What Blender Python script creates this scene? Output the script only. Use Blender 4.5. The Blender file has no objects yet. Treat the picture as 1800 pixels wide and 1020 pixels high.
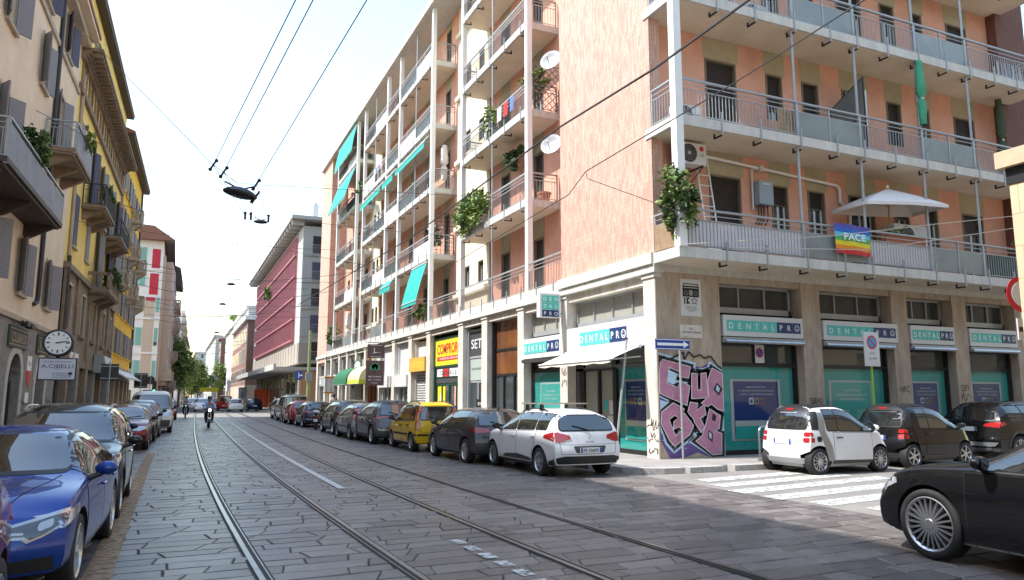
import bpy, bmesh, math, random
import numpy as np
from mathutils import Vector, Matrix
from mathutils.bvhtree import BVHTree
PI=math.pi; rad=math.radians
scene=bpy.context.scene; COL=scene.collection
rnd=random.Random(11)
# ------------------------------------------------------------------ materials
MATS={}
def mat(name,col,rough=.7,metal=0,var=0,scale=6,bump=0,bscale=40,stretch=(1,1,1),spec=.5,coat=0,ior=None,emit=0,col2=None,island=0,alpha=1):
    if name in MATS: return MATS[name]
    m=bpy.data.materials.new(name); m.use_nodes=True; nt=m.node_tree; b=nt.nodes['Principled BSDF']
    b.inputs['Base Color'].default_value=(*col,1); b.inputs['Roughness'].default_value=rough; b.inputs['Metallic'].default_value=metal
    b.inputs['Specular IOR Level'].default_value=spec
    if ior: b.inputs['IOR'].default_value=ior
    if coat: b.inputs['Coat Weight'].default_value=coat; b.inputs['Coat Roughness'].default_value=.03
    if emit: b.inputs['Emission Color'].default_value=(*col,1); b.inputs['Emission Strength'].default_value=emit
    if alpha<1: b.inputs['Alpha'].default_value=alpha
    N=nt.nodes.new; L=nt.links.new
    src=None
    if var or bump or island:
        g=N('ShaderNodeNewGeometry'); mp=N('ShaderNodeMapping'); mp.inputs['Scale'].default_value=stretch; L(g.outputs['Position'],mp.inputs['Vector'])
        out=None
        if var:
            n=N('ShaderNodeTexNoise'); n.inputs['Scale'].default_value=scale; n.inputs['Detail'].default_value=6; n.inputs['Roughness'].default_value=.65
            L(mp.outputs[0],n.inputs['Vector'])
            r=N('ShaderNodeMapRange'); r.inputs[1].default_value=.3; r.inputs[2].default_value=.7; L(n.outputs[0],r.inputs[0])
            mx=N('ShaderNodeMix'); mx.data_type='RGBA'; L(r.outputs[0],mx.inputs[0])
            c2=col2 or tuple(c*(1-var) for c in col); c1=col if col2 else tuple(min(1,c*(1+var)) for c in col)
            mx.inputs[6].default_value=(*c2,1); mx.inputs[7].default_value=(*c1,1); out=mx.outputs[2]
        if island:
            h=N('ShaderNodeHueSaturation'); v=N('ShaderNodeMapRange'); v.inputs[3].default_value=1-island; v.inputs[4].default_value=1+island
            L(g.outputs['Random Per Island'],v.inputs[0]); L(v.outputs[0],h.inputs['Value'])
            if out: L(out,h.inputs['Color'])
            else: h.inputs['Color'].default_value=(*col,1)
            out=h.outputs[0]
        if out: L(out,b.inputs['Base Color'])
        if bump:
            n2=N('ShaderNodeTexNoise'); n2.inputs['Scale'].default_value=bscale; n2.inputs['Detail'].default_value=5; L(mp.outputs[0],n2.inputs['Vector'])
            bp=N('ShaderNodeBump'); bp.inputs['Strength'].default_value=bump; bp.inputs['Distance'].default_value=.02
            L(n2.outputs[0],bp.inputs['Height']); L(bp.outputs[0],b.inputs['Normal'])
    MATS[name]=m; return m
def brickmat(name,c1,c2,cm,bw,bh,swap=False,rough=.8,scale=1,mortar=.012,bump=.4):
    """brick pattern on vertical walls: u runs along the wall (x+y), v runs up; swap makes the long side stand upright"""
    if name in MATS: return MATS[name]
    m=bpy.data.materials.new(name); m.use_nodes=True; nt=m.node_tree; b=nt.nodes['Principled BSDF']; N=nt.nodes.new; L=nt.links.new
    g=N('ShaderNodeNewGeometry'); s=N('ShaderNodeSeparateXYZ'); L(g.outputs['Position'],s.inputs[0])
    a=N('ShaderNodeMath'); L(s.outputs[0],a.inputs[0]); L(s.outputs[1],a.inputs[1])
    c=N('ShaderNodeCombineXYZ'); i,j=(1,0) if swap else (0,1)
    L(a.outputs[0],c.inputs[i]); L(s.outputs[2],c.inputs[j])
    t=N('ShaderNodeTexBrick'); L(c.outputs[0],t.inputs['Vector']); t.inputs['Color1'].default_value=(*c1,1); t.inputs['Color2'].default_value=(*c2,1); t.inputs['Mortar'].default_value=(*cm,1)
    t.inputs['Scale'].default_value=scale; t.inputs['Brick Width'].default_value=bw; t.inputs['Row Height'].default_value=bh; t.inputs['Mortar Size'].default_value=mortar
    n=N('ShaderNodeTexNoise'); n.inputs['Scale'].default_value=1.3; n.inputs['Detail'].default_value=5; mp=N('ShaderNodeMapping'); mp.inputs['Scale'].default_value=(20,20,.9) if swap else (1,1,1); L(g.outputs['Position'],mp.inputs['Vector']); L(mp.outputs[0],n.inputs['Vector'])
    r=N('ShaderNodeMapRange'); r.inputs[3].default_value=.8; r.inputs[4].default_value=1.2; L(n.outputs[0],r.inputs[0])
    h=N('ShaderNodeHueSaturation'); L(t.outputs[0],h.inputs['Color']); L(r.outputs[0],h.inputs['Value']); L(h.outputs[0],b.inputs['Base Color'])
    bp=N('ShaderNodeBump'); bp.inputs['Strength'].default_value=bump; bp.inputs['Distance'].default_value=.01; bp.invert=True; L(t.outputs[1],bp.inputs['Height']); L(bp.outputs[0],b.inputs['Normal'])
    b.inputs['Roughness'].default_value=rough; MATS[name]=m; return m
def wavemat(name,col,dark,scale,axis='Z',rough=.6,bump=.6):
    """slatted surface (roller shutter, louvre): fine parallel ridges"""
    if name in MATS: return MATS[name]
    m=bpy.data.materials.new(name); m.use_nodes=True; nt=m.node_tree; b=nt.nodes['Principled BSDF']; N=nt.nodes.new; L=nt.links.new
    g=N('ShaderNodeNewGeometry'); w=N('ShaderNodeTexWave'); w.bands_direction=axis; w.inputs['Scale'].default_value=scale; L(g.outputs['Position'],w.inputs['Vector'])
    mx=N('ShaderNodeMix'); mx.data_type='RGBA'; mx.inputs[6].default_value=(*dark,1); mx.inputs[7].default_value=(*col,1); L(w.outputs['Fac'],mx.inputs[0]); L(mx.outputs[2],b.inputs['Base Color'])
    bp=N('ShaderNodeBump'); bp.inputs['Strength'].default_value=bump; bp.inputs['Distance'].default_value=.02; L(w.outputs['Fac'],bp.inputs['Height']); L(bp.outputs[0],b.inputs['Normal'])
    b.inputs['Roughness'].default_value=rough; MATS[name]=m; return m
# ------------------------------------------------------------------ mesh builder
INV={}
I4=Matrix.Identity(4)
def basis(d):
    d=Vector(d).normalized(); a=Vector((0,0,1)) if abs(d.z)<.9 else Vector((1,0,0))
    u=d.cross(a).normalized(); return u,d.cross(u).normalized()
class MB:
    def __init__(s,T=None): s.v=[];s.f=[];s.fm=[];s.mats=[];s.T=T
    def mi(s,m):
        if m not in s.mats: s.mats.append(m)
        return s.mats.index(m)
    def face(s,pts,m):
        n=len(s.v); s.v+= [tuple(p) for p in pts]; s.f.append(tuple(range(n,n+len(pts)))); s.fm.append(s.mi(m))
    def mesh(s,vs,fs,m):
        n=len(s.v); s.v+=[tuple(p) for p in vs]; k=s.mi(m)
        for f in fs: s.f.append(tuple(i+n for i in f)); s.fm.append(k)
    def box(s,x0,x1,y0,y1,z0,z1,m):
        s.mesh([(x0,y0,z0),(x1,y0,z0),(x1,y1,z0),(x0,y1,z0),(x0,y0,z1),(x1,y0,z1),(x1,y1,z1),(x0,y1,z1)],
               [(3,2,1,0),(4,5,6,7),(0,1,5,4),(1,2,6,5),(2,3,7,6),(3,0,4,7)],m)
    def prism(s,poly,axis,a,b,m):
        """polygon extruded along an axis; the polygon's coordinates are the two other axes in order"""
        def P(p,t): return (t,p[0],p[1]) if axis=='x' else (p[0],t,p[1]) if axis=='y' else (p[0],p[1],t)
        n=len(poly); vs=[P(p,a) for p in poly]+[P(p,b) for p in poly]
        s.mesh(vs,[tuple(range(n-1,-1,-1)),tuple(range(n,2*n))]+[(i,(i+1)%n,n+(i+1)%n,n+i) for i in range(n)],m)
    def tube(s,pts,r,m,n=6,cap=True):
        pts=[Vector(p) for p in pts]; rs=r if isinstance(r,(list,tuple)) else [r]*len(pts); vs=[];fs=[]
        for i,p in enumerate(pts):
            d=(pts[min(i+1,len(pts)-1)]-pts[max(i-1,0)])
            if i==0: u,w=basis(d)
            else:
                d.normalize(); u=(u-d*u.dot(d)).normalized(); w=d.cross(u)
            for k in range(n):
                a=2*PI*k/n; vs.append(p+(u*math.cos(a)+w*math.sin(a))*rs[i])
        for i in range(len(pts)-1):
            for k in range(n): fs.append((i*n+k,i*n+(k+1)%n,(i+1)*n+(k+1)%n,(i+1)*n+k))
        if cap: fs.append(tuple(range(n-1,-1,-1))); fs.append(tuple(range((len(pts)-1)*n,len(pts)*n)))
        s.mesh(vs,fs,m)
    def lathe(s,prof,c,d,m,n=24,ms=None):
        """prof: list of (radius, offset along d)"""
        c=Vector(c); d=Vector(d).normalized(); u,w=basis(d); vs=[]
        for r,h in prof:
            for k in range(n):
                a=2*PI*k/n; vs.append(c+d*h+(u*math.cos(a)+w*math.sin(a))*r)
        b=len(s.v); s.v+=[tuple(p) for p in vs]
        for i in range(len(prof)-1):
            k0=s.mi(ms[i] if ms else m)
            for k in range(n): s.f.append((b+i*n+k,b+i*n+(k+1)%n,b+(i+1)*n+(k+1)%n,b+(i+1)*n+k)); s.fm.append(k0)
    def ball(s,c,rx,ry,rz,m,n=12,k=8):
        vs=[];fs=[]
        for i in range(k+1):
            t=PI*i/k
            for j in range(n):
                a=2*PI*j/n; vs.append((c[0]+rx*math.sin(t)*math.cos(a),c[1]+ry*math.sin(t)*math.sin(a),c[2]+rz*math.cos(t)))
        for i in range(k):
            for j in range(n): fs.append((i*n+j,(i+1)*n+j,(i+1)*n+(j+1)%n,i*n+(j+1)%n))
        s.mesh(vs,fs,m)
    def disc(s,c,r,d,m,n=24,h=.01):
        s.lathe([(0.0001,-h),(r,-h),(r,0),(0.0001,0)],c,d,m,n)
    def text(s,t,o,u,v,h,m,w=None,depth=.004,align='c',bold=0):
        """flat lettering: o = centre of the line, u = reading direction, v = up, h = capital height, w = fitted width"""
        cu=bpy.data.curves.new('t','FONT'); cu.body=t; cu.size=1; cu.resolution_u=3; cu.offset=bold; ob=bpy.data.objects.new('t',cu); COL.objects.link(ob)
        dg=bpy.context.evaluated_depsgraph_get(); me=bpy.data.meshes.new_from_object(ob.evaluated_get(dg))
        vs=[x.co.copy() for x in me.vertices]; fs=[tuple(p.vertices) for p in me.polygons]
        bpy.data.objects.remove(ob); bpy.data.curves.remove(cu); bpy.data.meshes.remove(me)
        if not vs: return
        x0=min(p.x for p in vs);x1=max(p.x for p in vs);y0=min(0,min(p.y for p in vs));y1=max(p.y for p in vs)
        k=h/.729 if w is None or True else 1; kx=(w/(x1-x0)) if w else k
        u=Vector(u).normalized(); v=Vector(v).normalized(); o=Vector(o); nn=u.cross(v)*depth
        sh={'c':(x0+x1)/2,'l':x0,'r':x1}[align]
        s.mesh([o+nn+u*((p.x-sh)*kx)+v*((p.y-.3645)*k) for p in vs],fs,m)
    def build(s,name,parent=None,smooth=False,angle=40,recalc=True):
        me=bpy.data.meshes.new(name); T=s.T or I4; inv=INV[parent.name] if parent else I4
        M=inv@T; vs=[M@Vector(p) for p in s.v]
        me.from_pydata(vs,[],s.f)
        for m in s.mats: me.materials.append(m)
        if s.fm: me.polygons.foreach_set('material_index',s.fm)
        if recalc or smooth:
            bm=bmesh.new(); bm.from_mesh(me)
            if smooth: bmesh.ops.remove_doubles(bm,verts=bm.verts,dist=1e-5)
            bmesh.ops.recalc_face_normals(bm,faces=bm.faces); bm.to_mesh(me); bm.free()
        if smooth:
            me.polygons.foreach_set('use_smooth',[True]*len(me.polygons)); me.set_sharp_from_angle(angle=rad(angle))
        me.update(); o=bpy.data.objects.new(name,me); COL.objects.link(o)
        if parent: o.parent=parent; INV[o.name]=inv
        else: INV[o.name]=I4
        return o
def tag(o,label=None,cat=None,group=None,kind=None):
    if label: o['label']=label
    if cat: o['category']=cat
    if group: o['group']=group
    if kind: o['kind']=kind
    return o
def thing(name,label,cat,loc=(0,0,0),rz=0,group=None):
    o=bpy.data.objects.new(name,None); o.empty_display_size=.2; COL.objects.link(o); o.location=loc; o.rotation_euler=(0,0,rz)
    INV[o.name]=(Matrix.Translation(loc)@Matrix.Rotation(rz,4,'Z')).inverted(); return tag(o,label,cat,group)
def structure(o): o['kind']='structure'; return o
def copytree(o,loc,rz=None,label=None,group=None,parent=None):
    c=o.copy(); COL.objects.link(c)
    if parent is not None: c.parent=parent
    else:
        c.location=loc
        if rz is not None: c.rotation_euler=(0,0,rz)
        if label: c['label']=label
        if group: c['group']=group
    for ch in o.children: copytree(ch,None,parent=c)
    return c
def localmb(): return MB(None)
# ------------------------------------------------------------------ colours
def hexc(h):
    f=lambda c:(c/12.92 if c<=.04045 else ((c+.055)/1.055)**2.4)
    return tuple(f(int(h[i:i+2],16)/255) for i in (0,2,4))
WHITE=mat('white_paint',(.78,.77,.74),.5,var=.04,scale=3)
CONC=mat('pale_concrete',(.62,.6,.55),.8,var=.2,scale=3,bump=.15,stretch=(1.6,1.6,.4),col2=(.47,.45,.41))
SOFF=mat('cream_soffit',(.72,.63,.5),.85,var=.12,scale=.9,col2=(.6,.5,.38))
METAL=mat('grey_painted_metal',(.36,.37,.38),.45,metal=.3,var=.1)
DMETAL=mat('dark_metal',(.04,.04,.045),.45,metal=.4)
BLACK=mat('black_plastic',(.012,.012,.013),.5)
CHROME=mat('chrome',(.75,.76,.78),.18,metal=1)
STEEL=mat('steel',(.5,.51,.53),.3,metal=1,var=.15)
GLASS=mat('window_glass',(.035,.045,.055),.04,spec=.9,ior=1.7,var=.3,scale=.7)
def panemat(name,tint,refl):
    m=bpy.data.materials.new(name); m.use_nodes=True; nt=m.node_tree; nt.nodes.remove(nt.nodes['Principled BSDF']); N=nt.nodes.new; L=nt.links.new
    t=N('ShaderNodeBsdfTransparent'); t.inputs[0].default_value=(*tint,1); g=N('ShaderNodeBsdfGlossy'); g.inputs['Roughness'].default_value=.02; w=N('ShaderNodeLayerWeight'); w.inputs[0].default_value=.5; p=N('ShaderNodeMath'); p.operation='POWER'; p.inputs[1].default_value=4; L(w.outputs['Facing'],p.inputs[0]); f=N('ShaderNodeMapRange'); f.inputs[3].default_value=refl; f.inputs[4].default_value=.8; L(p.outputs[0],f.inputs[0]); x=N('ShaderNodeMixShader'); L(f.outputs[0],x.inputs[0]); L(t.outputs[0],x.inputs[1]); L(g.outputs[0],x.inputs[2]); L(x.outputs[0],nt.nodes['Material Output'].inputs[0]); return m
CLEARG=panemat('clear_shop_pane',(.9,.93,.92),.04)
DARKGL=mat('dark_clerestory_glass',(.05,.052,.045),.12,spec=.35,var=.4,scale=1.2)
DARKIN=mat('dark_interior',(.012,.011,.01),.9)
FROST=mat('frosted_panel',(.2,.22,.215),.28,var=.3,scale=.5,spec=.6)
TERRA=mat('terracotta',(.42,.16,.09),.8,var=.15)
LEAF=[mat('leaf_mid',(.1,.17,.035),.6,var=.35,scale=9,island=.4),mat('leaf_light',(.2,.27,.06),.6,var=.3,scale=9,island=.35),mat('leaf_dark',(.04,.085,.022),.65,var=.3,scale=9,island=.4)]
BARK=mat('bark',(.13,.1,.075),.9,var=.3,scale=12,bump=.5)
def foliage(mb,c,rx,ry,rz,n,size=.07,mats=None,hollow=.35,seed=1,droop=0):
    """clumps of small leaf faces spread through an uneven volume"""
    q=random.Random(seed); mats=mats or LEAF
    cl=[]
    k=max(5,int(n/45))
    for i in range(k):
        while True:
            p=Vector((q.uniform(-1,1),q.uniform(-1,1),q.uniform(-1,1)))
            if hollow<p.length<1: break
        cl.append((p,q.uniform(.18,.42),q.choices(range(len(mats)),weights=[5,3,3][:len(mats)])[0]))
    for i in range(n):
        p,r,mi=q.choice(cl); d=Vector((q.gauss(0,1),q.gauss(0,1),q.gauss(0,1))); d=d.normalized()*r*q.random()**.4
        w=p+d; ctr=Vector((c[0]+w.x*rx,c[1]+w.y*ry,c[2]+w.z*rz-droop*abs(w.x+w.y)))
        a=Vector((q.gauss(0,1),q.gauss(0,1),q.gauss(0,.6))).normalized(); b=a.cross(Vector((q.gauss(0,1),q.gauss(0,1),q.gauss(0,1)))).normalized()
        s=size*q.uniform(.6,1.35); m=mats[mi] if q.random()<.8 else q.choice(mats)
        mb.face([ctr-a*s,ctr-b*s*.45+a*s*.1,ctr+a*s,ctr+b*s*.45+a*s*.1],m)
def grow(pts,d):
    n=len(pts); A=sum(pts[i][0]*pts[(i+1)%n][1]-pts[(i+1)%n][0]*pts[i][1] for i in range(n)); s=1 if A>0 else -1; out=[]
    for i in range(n):
        a,b,c=Vector(pts[i-1]),Vector(pts[i]),Vector(pts[(i+1)%n]); e1=(b-a).normalized(); e2=(c-b).normalized(); n1=Vector((e1.y,-e1.x))*s; n2=Vector((e2.y,-e2.x))*s
        k=(n1+n2); k=k/max(.55,(k.length**2)/2) if k.length>.1 else n1; out.append(tuple(b+k*d))
    return out
# ------------------------------------------------------------------ ground, road, rails, pavements
XR,YC=11.39,16.1
ASPH=mat('asphalt',(.16,.15,.145),.9,var=.2,scale=1.5,bump=.3,bscale=90)
PALEASPH=mat('sunbleached_asphalt',(.2,.185,.17),.9,var=.15,scale=1.2,bump=.25,bscale=90)
SLAB=mat('porphyry_slab',(.185,.16,.152),.4,var=.5,scale=5,bump=.25,bscale=26,col2=(.115,.1,.097),island=.34)
MORTAR=mat('dark_joint',(.045,.041,.039),.9)
g=MB(); g.box(-900,900,-700,1400,-.6,-.03,PALEASPH); structure(g.build('ground'))
def stone_road():
    mb=MB(); q=random.Random(3)
    mb.box(-2.9,9.45,-6,67.6,-.1,-.010,MORTAR)
    ys=[-5.5]
    while ys[-1]<67: ys.append(ys[-1]+q.uniform(.27,.36))
    ph=[q.uniform(0,6.3) for _ in ys]
    def yb(j,x): return ys[j]+.014*math.sin(x*1.1+ph[j])+.014*math.sin(x*2.9+ph[j]*2)
    for j in range(len(ys)-1):
        x=-2.9+q.uniform(-.6,0); sk=q.uniform(-.12,.12)
        while x<9.4:
            w=q.choice([.4,.5,.6,.7,.85])*q.uniform(.85,1.15); sk2=q.choice([q.uniform(-.03,.03),q.uniform(.01,.08),q.uniform(-.04,.08)]); x2=min(x+w,9.45)
            if x2>-2.85 and x2-x>.15:
                g_=.004; gy=.009; xl0,xl1=max(x-sk,-2.9)+g_,max(x+sk,-2.9)+g_; xr0,xr1=x2-sk2-g_,x2+sk2-g_
                pts=[(xl0,yb(j,xl0)+gy),((xl0+xr0)/2,yb(j,(xl0+xr0)/2)+gy+q.uniform(-.003,.003)),(xr0,yb(j,xr0)+gy),((xr0+xr1)/2+q.uniform(-.006,.006),(ys[j]+ys[j+1])/2),
                     (xr1,yb(j+1,xr1)-gy),((xl1+xr1)/2,yb(j+1,(xl1+xr1)/2)-gy+q.uniform(-.003,.003)),(xl1,yb(j+1,xl1)-gy),((xl0+xl1)/2+q.uniform(-.006,.006),(ys[j]+ys[j+1])/2)]
                cx=sum(p[0] for p in pts)/8; cy=sum(p[1] for p in pts)/8; z=q.uniform(-.003,.003); tx,ty=q.uniform(-.007,.007),q.uniform(-.013,.013)
                def H(px,py): return z+tx*(px-cx)+ty*(py-cy)
                n=len(mb.v)
                k=mb.mi(SLAB)
                for (px,py) in pts: mb.v.append((px,py,-.013))
                for (px,py) in pts:
                    dx,dy=px-cx,py-cy; d=math.hypot(dx,dy); f=max(0,(d-.013)/d); a,b=cx+dx*f,cy+dy*f; mb.v.append((a,b,H(a,b)))
                for i in range(8): mb.f.append((n+i,n+(i+1)%8,n+8+(i+1)%8,n+8+i)); mb.fm.append(k)
                mb.f.append(tuple(range(n+8,n+16))); mb.fm.append(k)
            x=x2; sk=sk2
    return mb.build('road',recalc=False)
structure(stone_road())
RK=[(-6,1.35),(0,1.08),(3,.95),(7.65,.81),(10.7,.73),(15,.68),(20,.66),(27,.7),(36,.82),(45,.97),(60,1.26),(80,1.7),(110,2.5),(170,4.2)]
def railx(y):
    for (a,xa),(b,xb) in zip(RK,RK[1:]):
        if y<=b: t=(y-a)/(b-a); return xa+(xb-xa)*t
    return RK[-1][1]
def smoothrail(y): return sum(railx(y+d) for d in (-3,-2,-1,0,1,2,3))/7
RAIL=mat('rail_steel',(.27,.27,.28),.3,metal=1,var=.25,scale=5)
GROOVE=mat('rail_groove',(.01,.01,.01),.7)
def strip(mb,f,y0,y1,w0,w1,z,m,st=1.0,z2=None):
    y=y0
    while y<y1-1e-6:
        e=min(y+st,y1); a,b=f(y),f(e)
        mb.face([(a+w0,y,z),(a+w1,y,z),(b+w1,e,z),(b+w0,e,z)],m)
        y=e
for k,off in enumerate((0,1.445,2.92,4.365)):
    mb=MB(); F=lambda y,o=off:smoothrail(y)+o
    s=1 if k%2==0 else -1
    a,b=(0,.055); c=(.055,.1); d=(.1,.115)
    strip(mb,F,-5,150,*sorted((s*-.03,s*.14)),.004,MORTAR); strip(mb,F,-5,150,*sorted((s*a,s*b)),.014,RAIL); strip(mb,F,-5,150,*sorted((s*c[0],s*c[1])),.008,GROOVE); strip(mb,F,-5,150,*sorted((s*d[0],s*d[1])),.013,RAIL)
    tag(mb.build('tram_rail',recalc=False),['grooved steel tram rail nearest the left row of cars','grooved steel tram rail just left of the white centre line','grooved steel tram rail just right of the white centre line','grooved steel tram rail nearest the right row of cars'][k],'tram rail','tram rails set in the paving')
def wornmat(name,col,lo,hi):
    m=bpy.data.materials.new(name); m.use_nodes=True; nt=m.node_tree; b=nt.nodes['Principled BSDF']; N=nt.nodes.new; L=nt.links.new
    b.inputs['Base Color'].default_value=(*col,1); b.inputs['Roughness'].default_value=.7
    g=N('ShaderNodeNewGeometry'); n=N('ShaderNodeTexNoise'); n.inputs['Scale'].default_value=9; n.inputs['Detail'].default_value=8; n.inputs['Roughness'].default_value=.75; L(g.outputs['Position'],n.inputs['Vector'])
    r=N('ShaderNodeMapRange'); r.inputs[1].default_value=lo; r.inputs[2].default_value=hi; L(n.outputs[0],r.inputs[0]); L(r.outputs[0],b.inputs['Alpha']); return m
PAINT=wornmat('worn_white_road_paint',(.55,.55,.53),.38,.56); PAINT2=wornmat('faded_white_road_paint',(.62,.62,.6),.4,.56); OR=wornmat('worn_orange_road_paint',(.3,.185,.095),.26,.56)
mb=MB(); F=lambda y:smoothrail(y)+2.2
y=14.3
strip(mb,F,14.3,62,-.03,.11,.013,wornmat('worn_centre_line_paint',(.55,.55,.53),.27,.45))
y=6.3
for i in range(6):
    strip(mb,F,y,y+.27,.1,.24,.013,PAINT2); y+=.43
structure(mb.build('lane_marking',recalc=False))
mb=MB(); mb.face([(-.72,5,.012),(-.46,5,.012),(-.5,25.5,.012),(-.72,25.5,.012)],OR); structure(mb.build('parking_line',recalc=False))
mb=MB()
for i,(y0,xa,xb) in enumerate([(12.35,9.9,12.9),(11.5,9.6,13.6),(10.62,9.3,13.9),(9.75,9.3,14.1),(8.9,9.5,14.2),(8.05,9.8,14.2)]):
    mb.face([(xa,y0,.014),(xb,y0+(xb-xa)*.14,.014),(xb,y0+.48+(xb-xa)*.14,.014),(xa,y0+.48,.014)],PAINT)
structure(mb.build('zebra_crossing',recalc=False))
mb=MB(); mb.box(9.4,80,2,13.95,-.1,.006,PALEASPH); structure(mb.build('side_street'))
GRAN=mat('granite_kerb',(.36,.34,.32),.8,var=.25,scale=14,bump=.3,bscale=60)
PAVE=mat('asphalt_pavement',(.27,.25,.23),.9,var=.2,scale=1.8,bump=.25,bscale=80)
def sidewalk(name,outer,inner,z=.125):
    """outer = kerb line, inner = building side; polygon between them with granite kerb stones along the outer line"""
    mb=MB(); n=len(outer)
    ins=[]
    for i,p in enumerate(outer):
        a=Vector(outer[max(0,i-1)]);b=Vector(outer[min(n-1,i+1)]); d=(b-a).normalized(); ins.append((p[0]-d.y*.28*SGN,p[1]+d.x*.28*SGN))
    mb.prism(ins+inner[::-1],'z',-.1,z,PAVE)
    L=0
    for i in range(n-1):
        a,b,c,d=Vector(outer[i]),Vector(outer[i+1]),Vector(ins[i+1]),Vector(ins[i]); k=max(1,round((b-a).length/1.3))
        for j in range(k):
            t0=j/k+.004; t1=(j+1)/k-.004
            q=[a.lerp(b,t0),a.lerp(b,t1),d.lerp(c,t1),d.lerp(c,t0)]
            mb.prism([tuple(x) for x in q],'z',-.1,z+.008,GRAN)
    return structure(mb.build(name))
SGN=1
sidewalk('right_pavement',[(9.12,69.5),(9.12,15.6),(9.16,15.1),(9.3,14.6),(9.6,14.2),(10.0,13.98),(10.5,13.9),(45,13.9)],[(XR+.4,69.5),(XR+.4,YC+.35),(45,YC+.35)])
SGN=1
sidewalk('left_pavement',[(-2.75,-8),(-2.75,20),(-2.3,70)],[(-6.1,-8),(-5.3,20),(-3.9,70)])
SGN=1
sidewalk('far_right_pavement',[(9.3,240),(8.9,74.5)],[(14,240),(14,74.5)])
SGN=1
sidewalk('far_left_pavement',[(-1.9,90),(-1.0,240)],[(-6,90),(-5,240)])
# ------------------------------------------------------------------ the corner apartment building
T_R=Matrix(((1,0,0,0),(0,-1,0,YC),(0,0,1,0),(0,0,0,1)))      # (u along the side street, n outwards, z)
T_L=Matrix(((0,-1,0,XR),(1,0,0,0),(0,0,1,0),(0,0,0,1)))      # (u along the tram street, n outwards, z)
BRICK=brickmat('upright_thin_brick',(.66,.43,.34),(.52,.3,.225),(.38,.22,.16),.3,.075,swap=True,mortar=.006,bump=.5)
BRICKD=brickmat('dark_red_brick',(.2,.075,.05),(.14,.055,.04),(.1,.06,.05),.26,.05,swap=True,mortar=.006)
ORANGE=mat('orange_render',(.66,.34,.24),.9,var=.16,scale=.7,bump=.1)
OLIVE=mat('olive_render',(.4,.34,.23),.9,var=.12,scale=1.5)
CREAMR=mat('cream_render',(.74,.66,.5),.9,var=.07,scale=1.2)
TRAV=mat('travertine',(.5,.41,.32),.75,var=.3,scale=3,stretch=(1.2,1.2,.35),bump=.35,bscale=18,col2=(.3,.225,.165))
PIL=mat('sunlit_tone_travertine',(.72,.68,.61),.75,var=.2,scale=3,stretch=(1.2,1.2,.4),bump=.25,bscale=20,col2=(.46,.4,.34))  # sunlit copy of the travertine, the sun's brightness put into its paler tone
SHUT=wavemat('brown_roller_shutter',(.05,.034,.03),(.008,.006,.006),6)
JAMB=mat('olive_window_frame',(.17,.14,.1),.7,var=.1)
WFR=mat('white_window_frame',(.7,.7,.68),.5)
ZB=[5.2,8.7,12.2,15.7,19.2,22.4]; SL=.27
BLD=thing('apartment_building','orange and brick corner apartment block with long balconies above shops','building',(XR,YC,0))
def wallgrid(mb,u0,u1,z0,z1,n,holes,m,rev=.16,mr=None):
    us=sorted({u0,u1,*[h[0] for h in holes],*[h[1] for h in holes]}); zs=sorted({z0,z1,*[h[2] for h in holes],*[h[3] for h in holes]})
    us=[u for u in us if u0<=u<=u1]; zs=[z for z in zs if z0<=z<=z1]
    for a,b in zip(us,us[1:]):
        for c,d in zip(zs,zs[1:]):
            um,zm=(a+b)/2,(c+d)/2
            if any(h[0]<um<h[1] and h[2]<zm<h[3] for h in holes): continue
            mb.face([(a,n,c),(b,n,c),(b,n,d),(a,n,d)],m)
    for a,b,c,d in holes:
        k=mr or m
        for q in ([(a,c),(b,c)],[(b,c),(b,d)],[(b,d),(a,d)],[(a,d),(a,c)]):
            (x,y),(x2,y2)=q; mb.face([(x,n,y),(x2,n,y2),(x2,n-rev,y2),(x,n-rev,y)],k)
def rwin(par,T,u0,u1,z0,z1,n,shut,lit=False,name='window'):
    """window with olive frame, roller shutter lowered by the fraction shut, white casement below"""
    mb=MB(T); f=.055
    for a,b,c,d in ((u0,u0+f,z0,z1),(u1-f,u1,z0,z1),(u0+f,u1-f,z1-f,z1)): mb.box(a,b,n-.15,n+.025,c,d,JAMB)
    w=mb.build(name,par)
    zs=z1-f-(z1-z0-f)*shut
    if shut>0: mb=MB(T); mb.box(u0+f,u1-f,n-.13,n-.09,zs,z1-f,SHUT); mb.box(u0+f,u1-f,n-.135,n-.07,zs-.03,zs,JAMB); mb.build('roller_shutter',w)
    if shut<.98:
        mb=MB(T); c=.045; mid=(u0+u1)/2
        for a,b,p,q in ((u0+f,u0+f+c,z0,zs-.03),(u1-f-c,u1-f,z0,zs-.03),(mid-c/1.4,mid+c/1.4,z0,zs-.03),(u0+f+c,u1-f-c,z0,z0+c)): mb.box(a,b,n-.14,n-.1,p,q,WFR)
        mb.build('casement',w)
        mb=MB(T); mb.box(u0+f,u1-f,n-.15,n-.13,z0,zs-.03,GLASS); mb.build('pane',w)
    return w
GBAR=mat('dark_grey_bar',(.13,.13,.135),.45,metal=.3)
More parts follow.
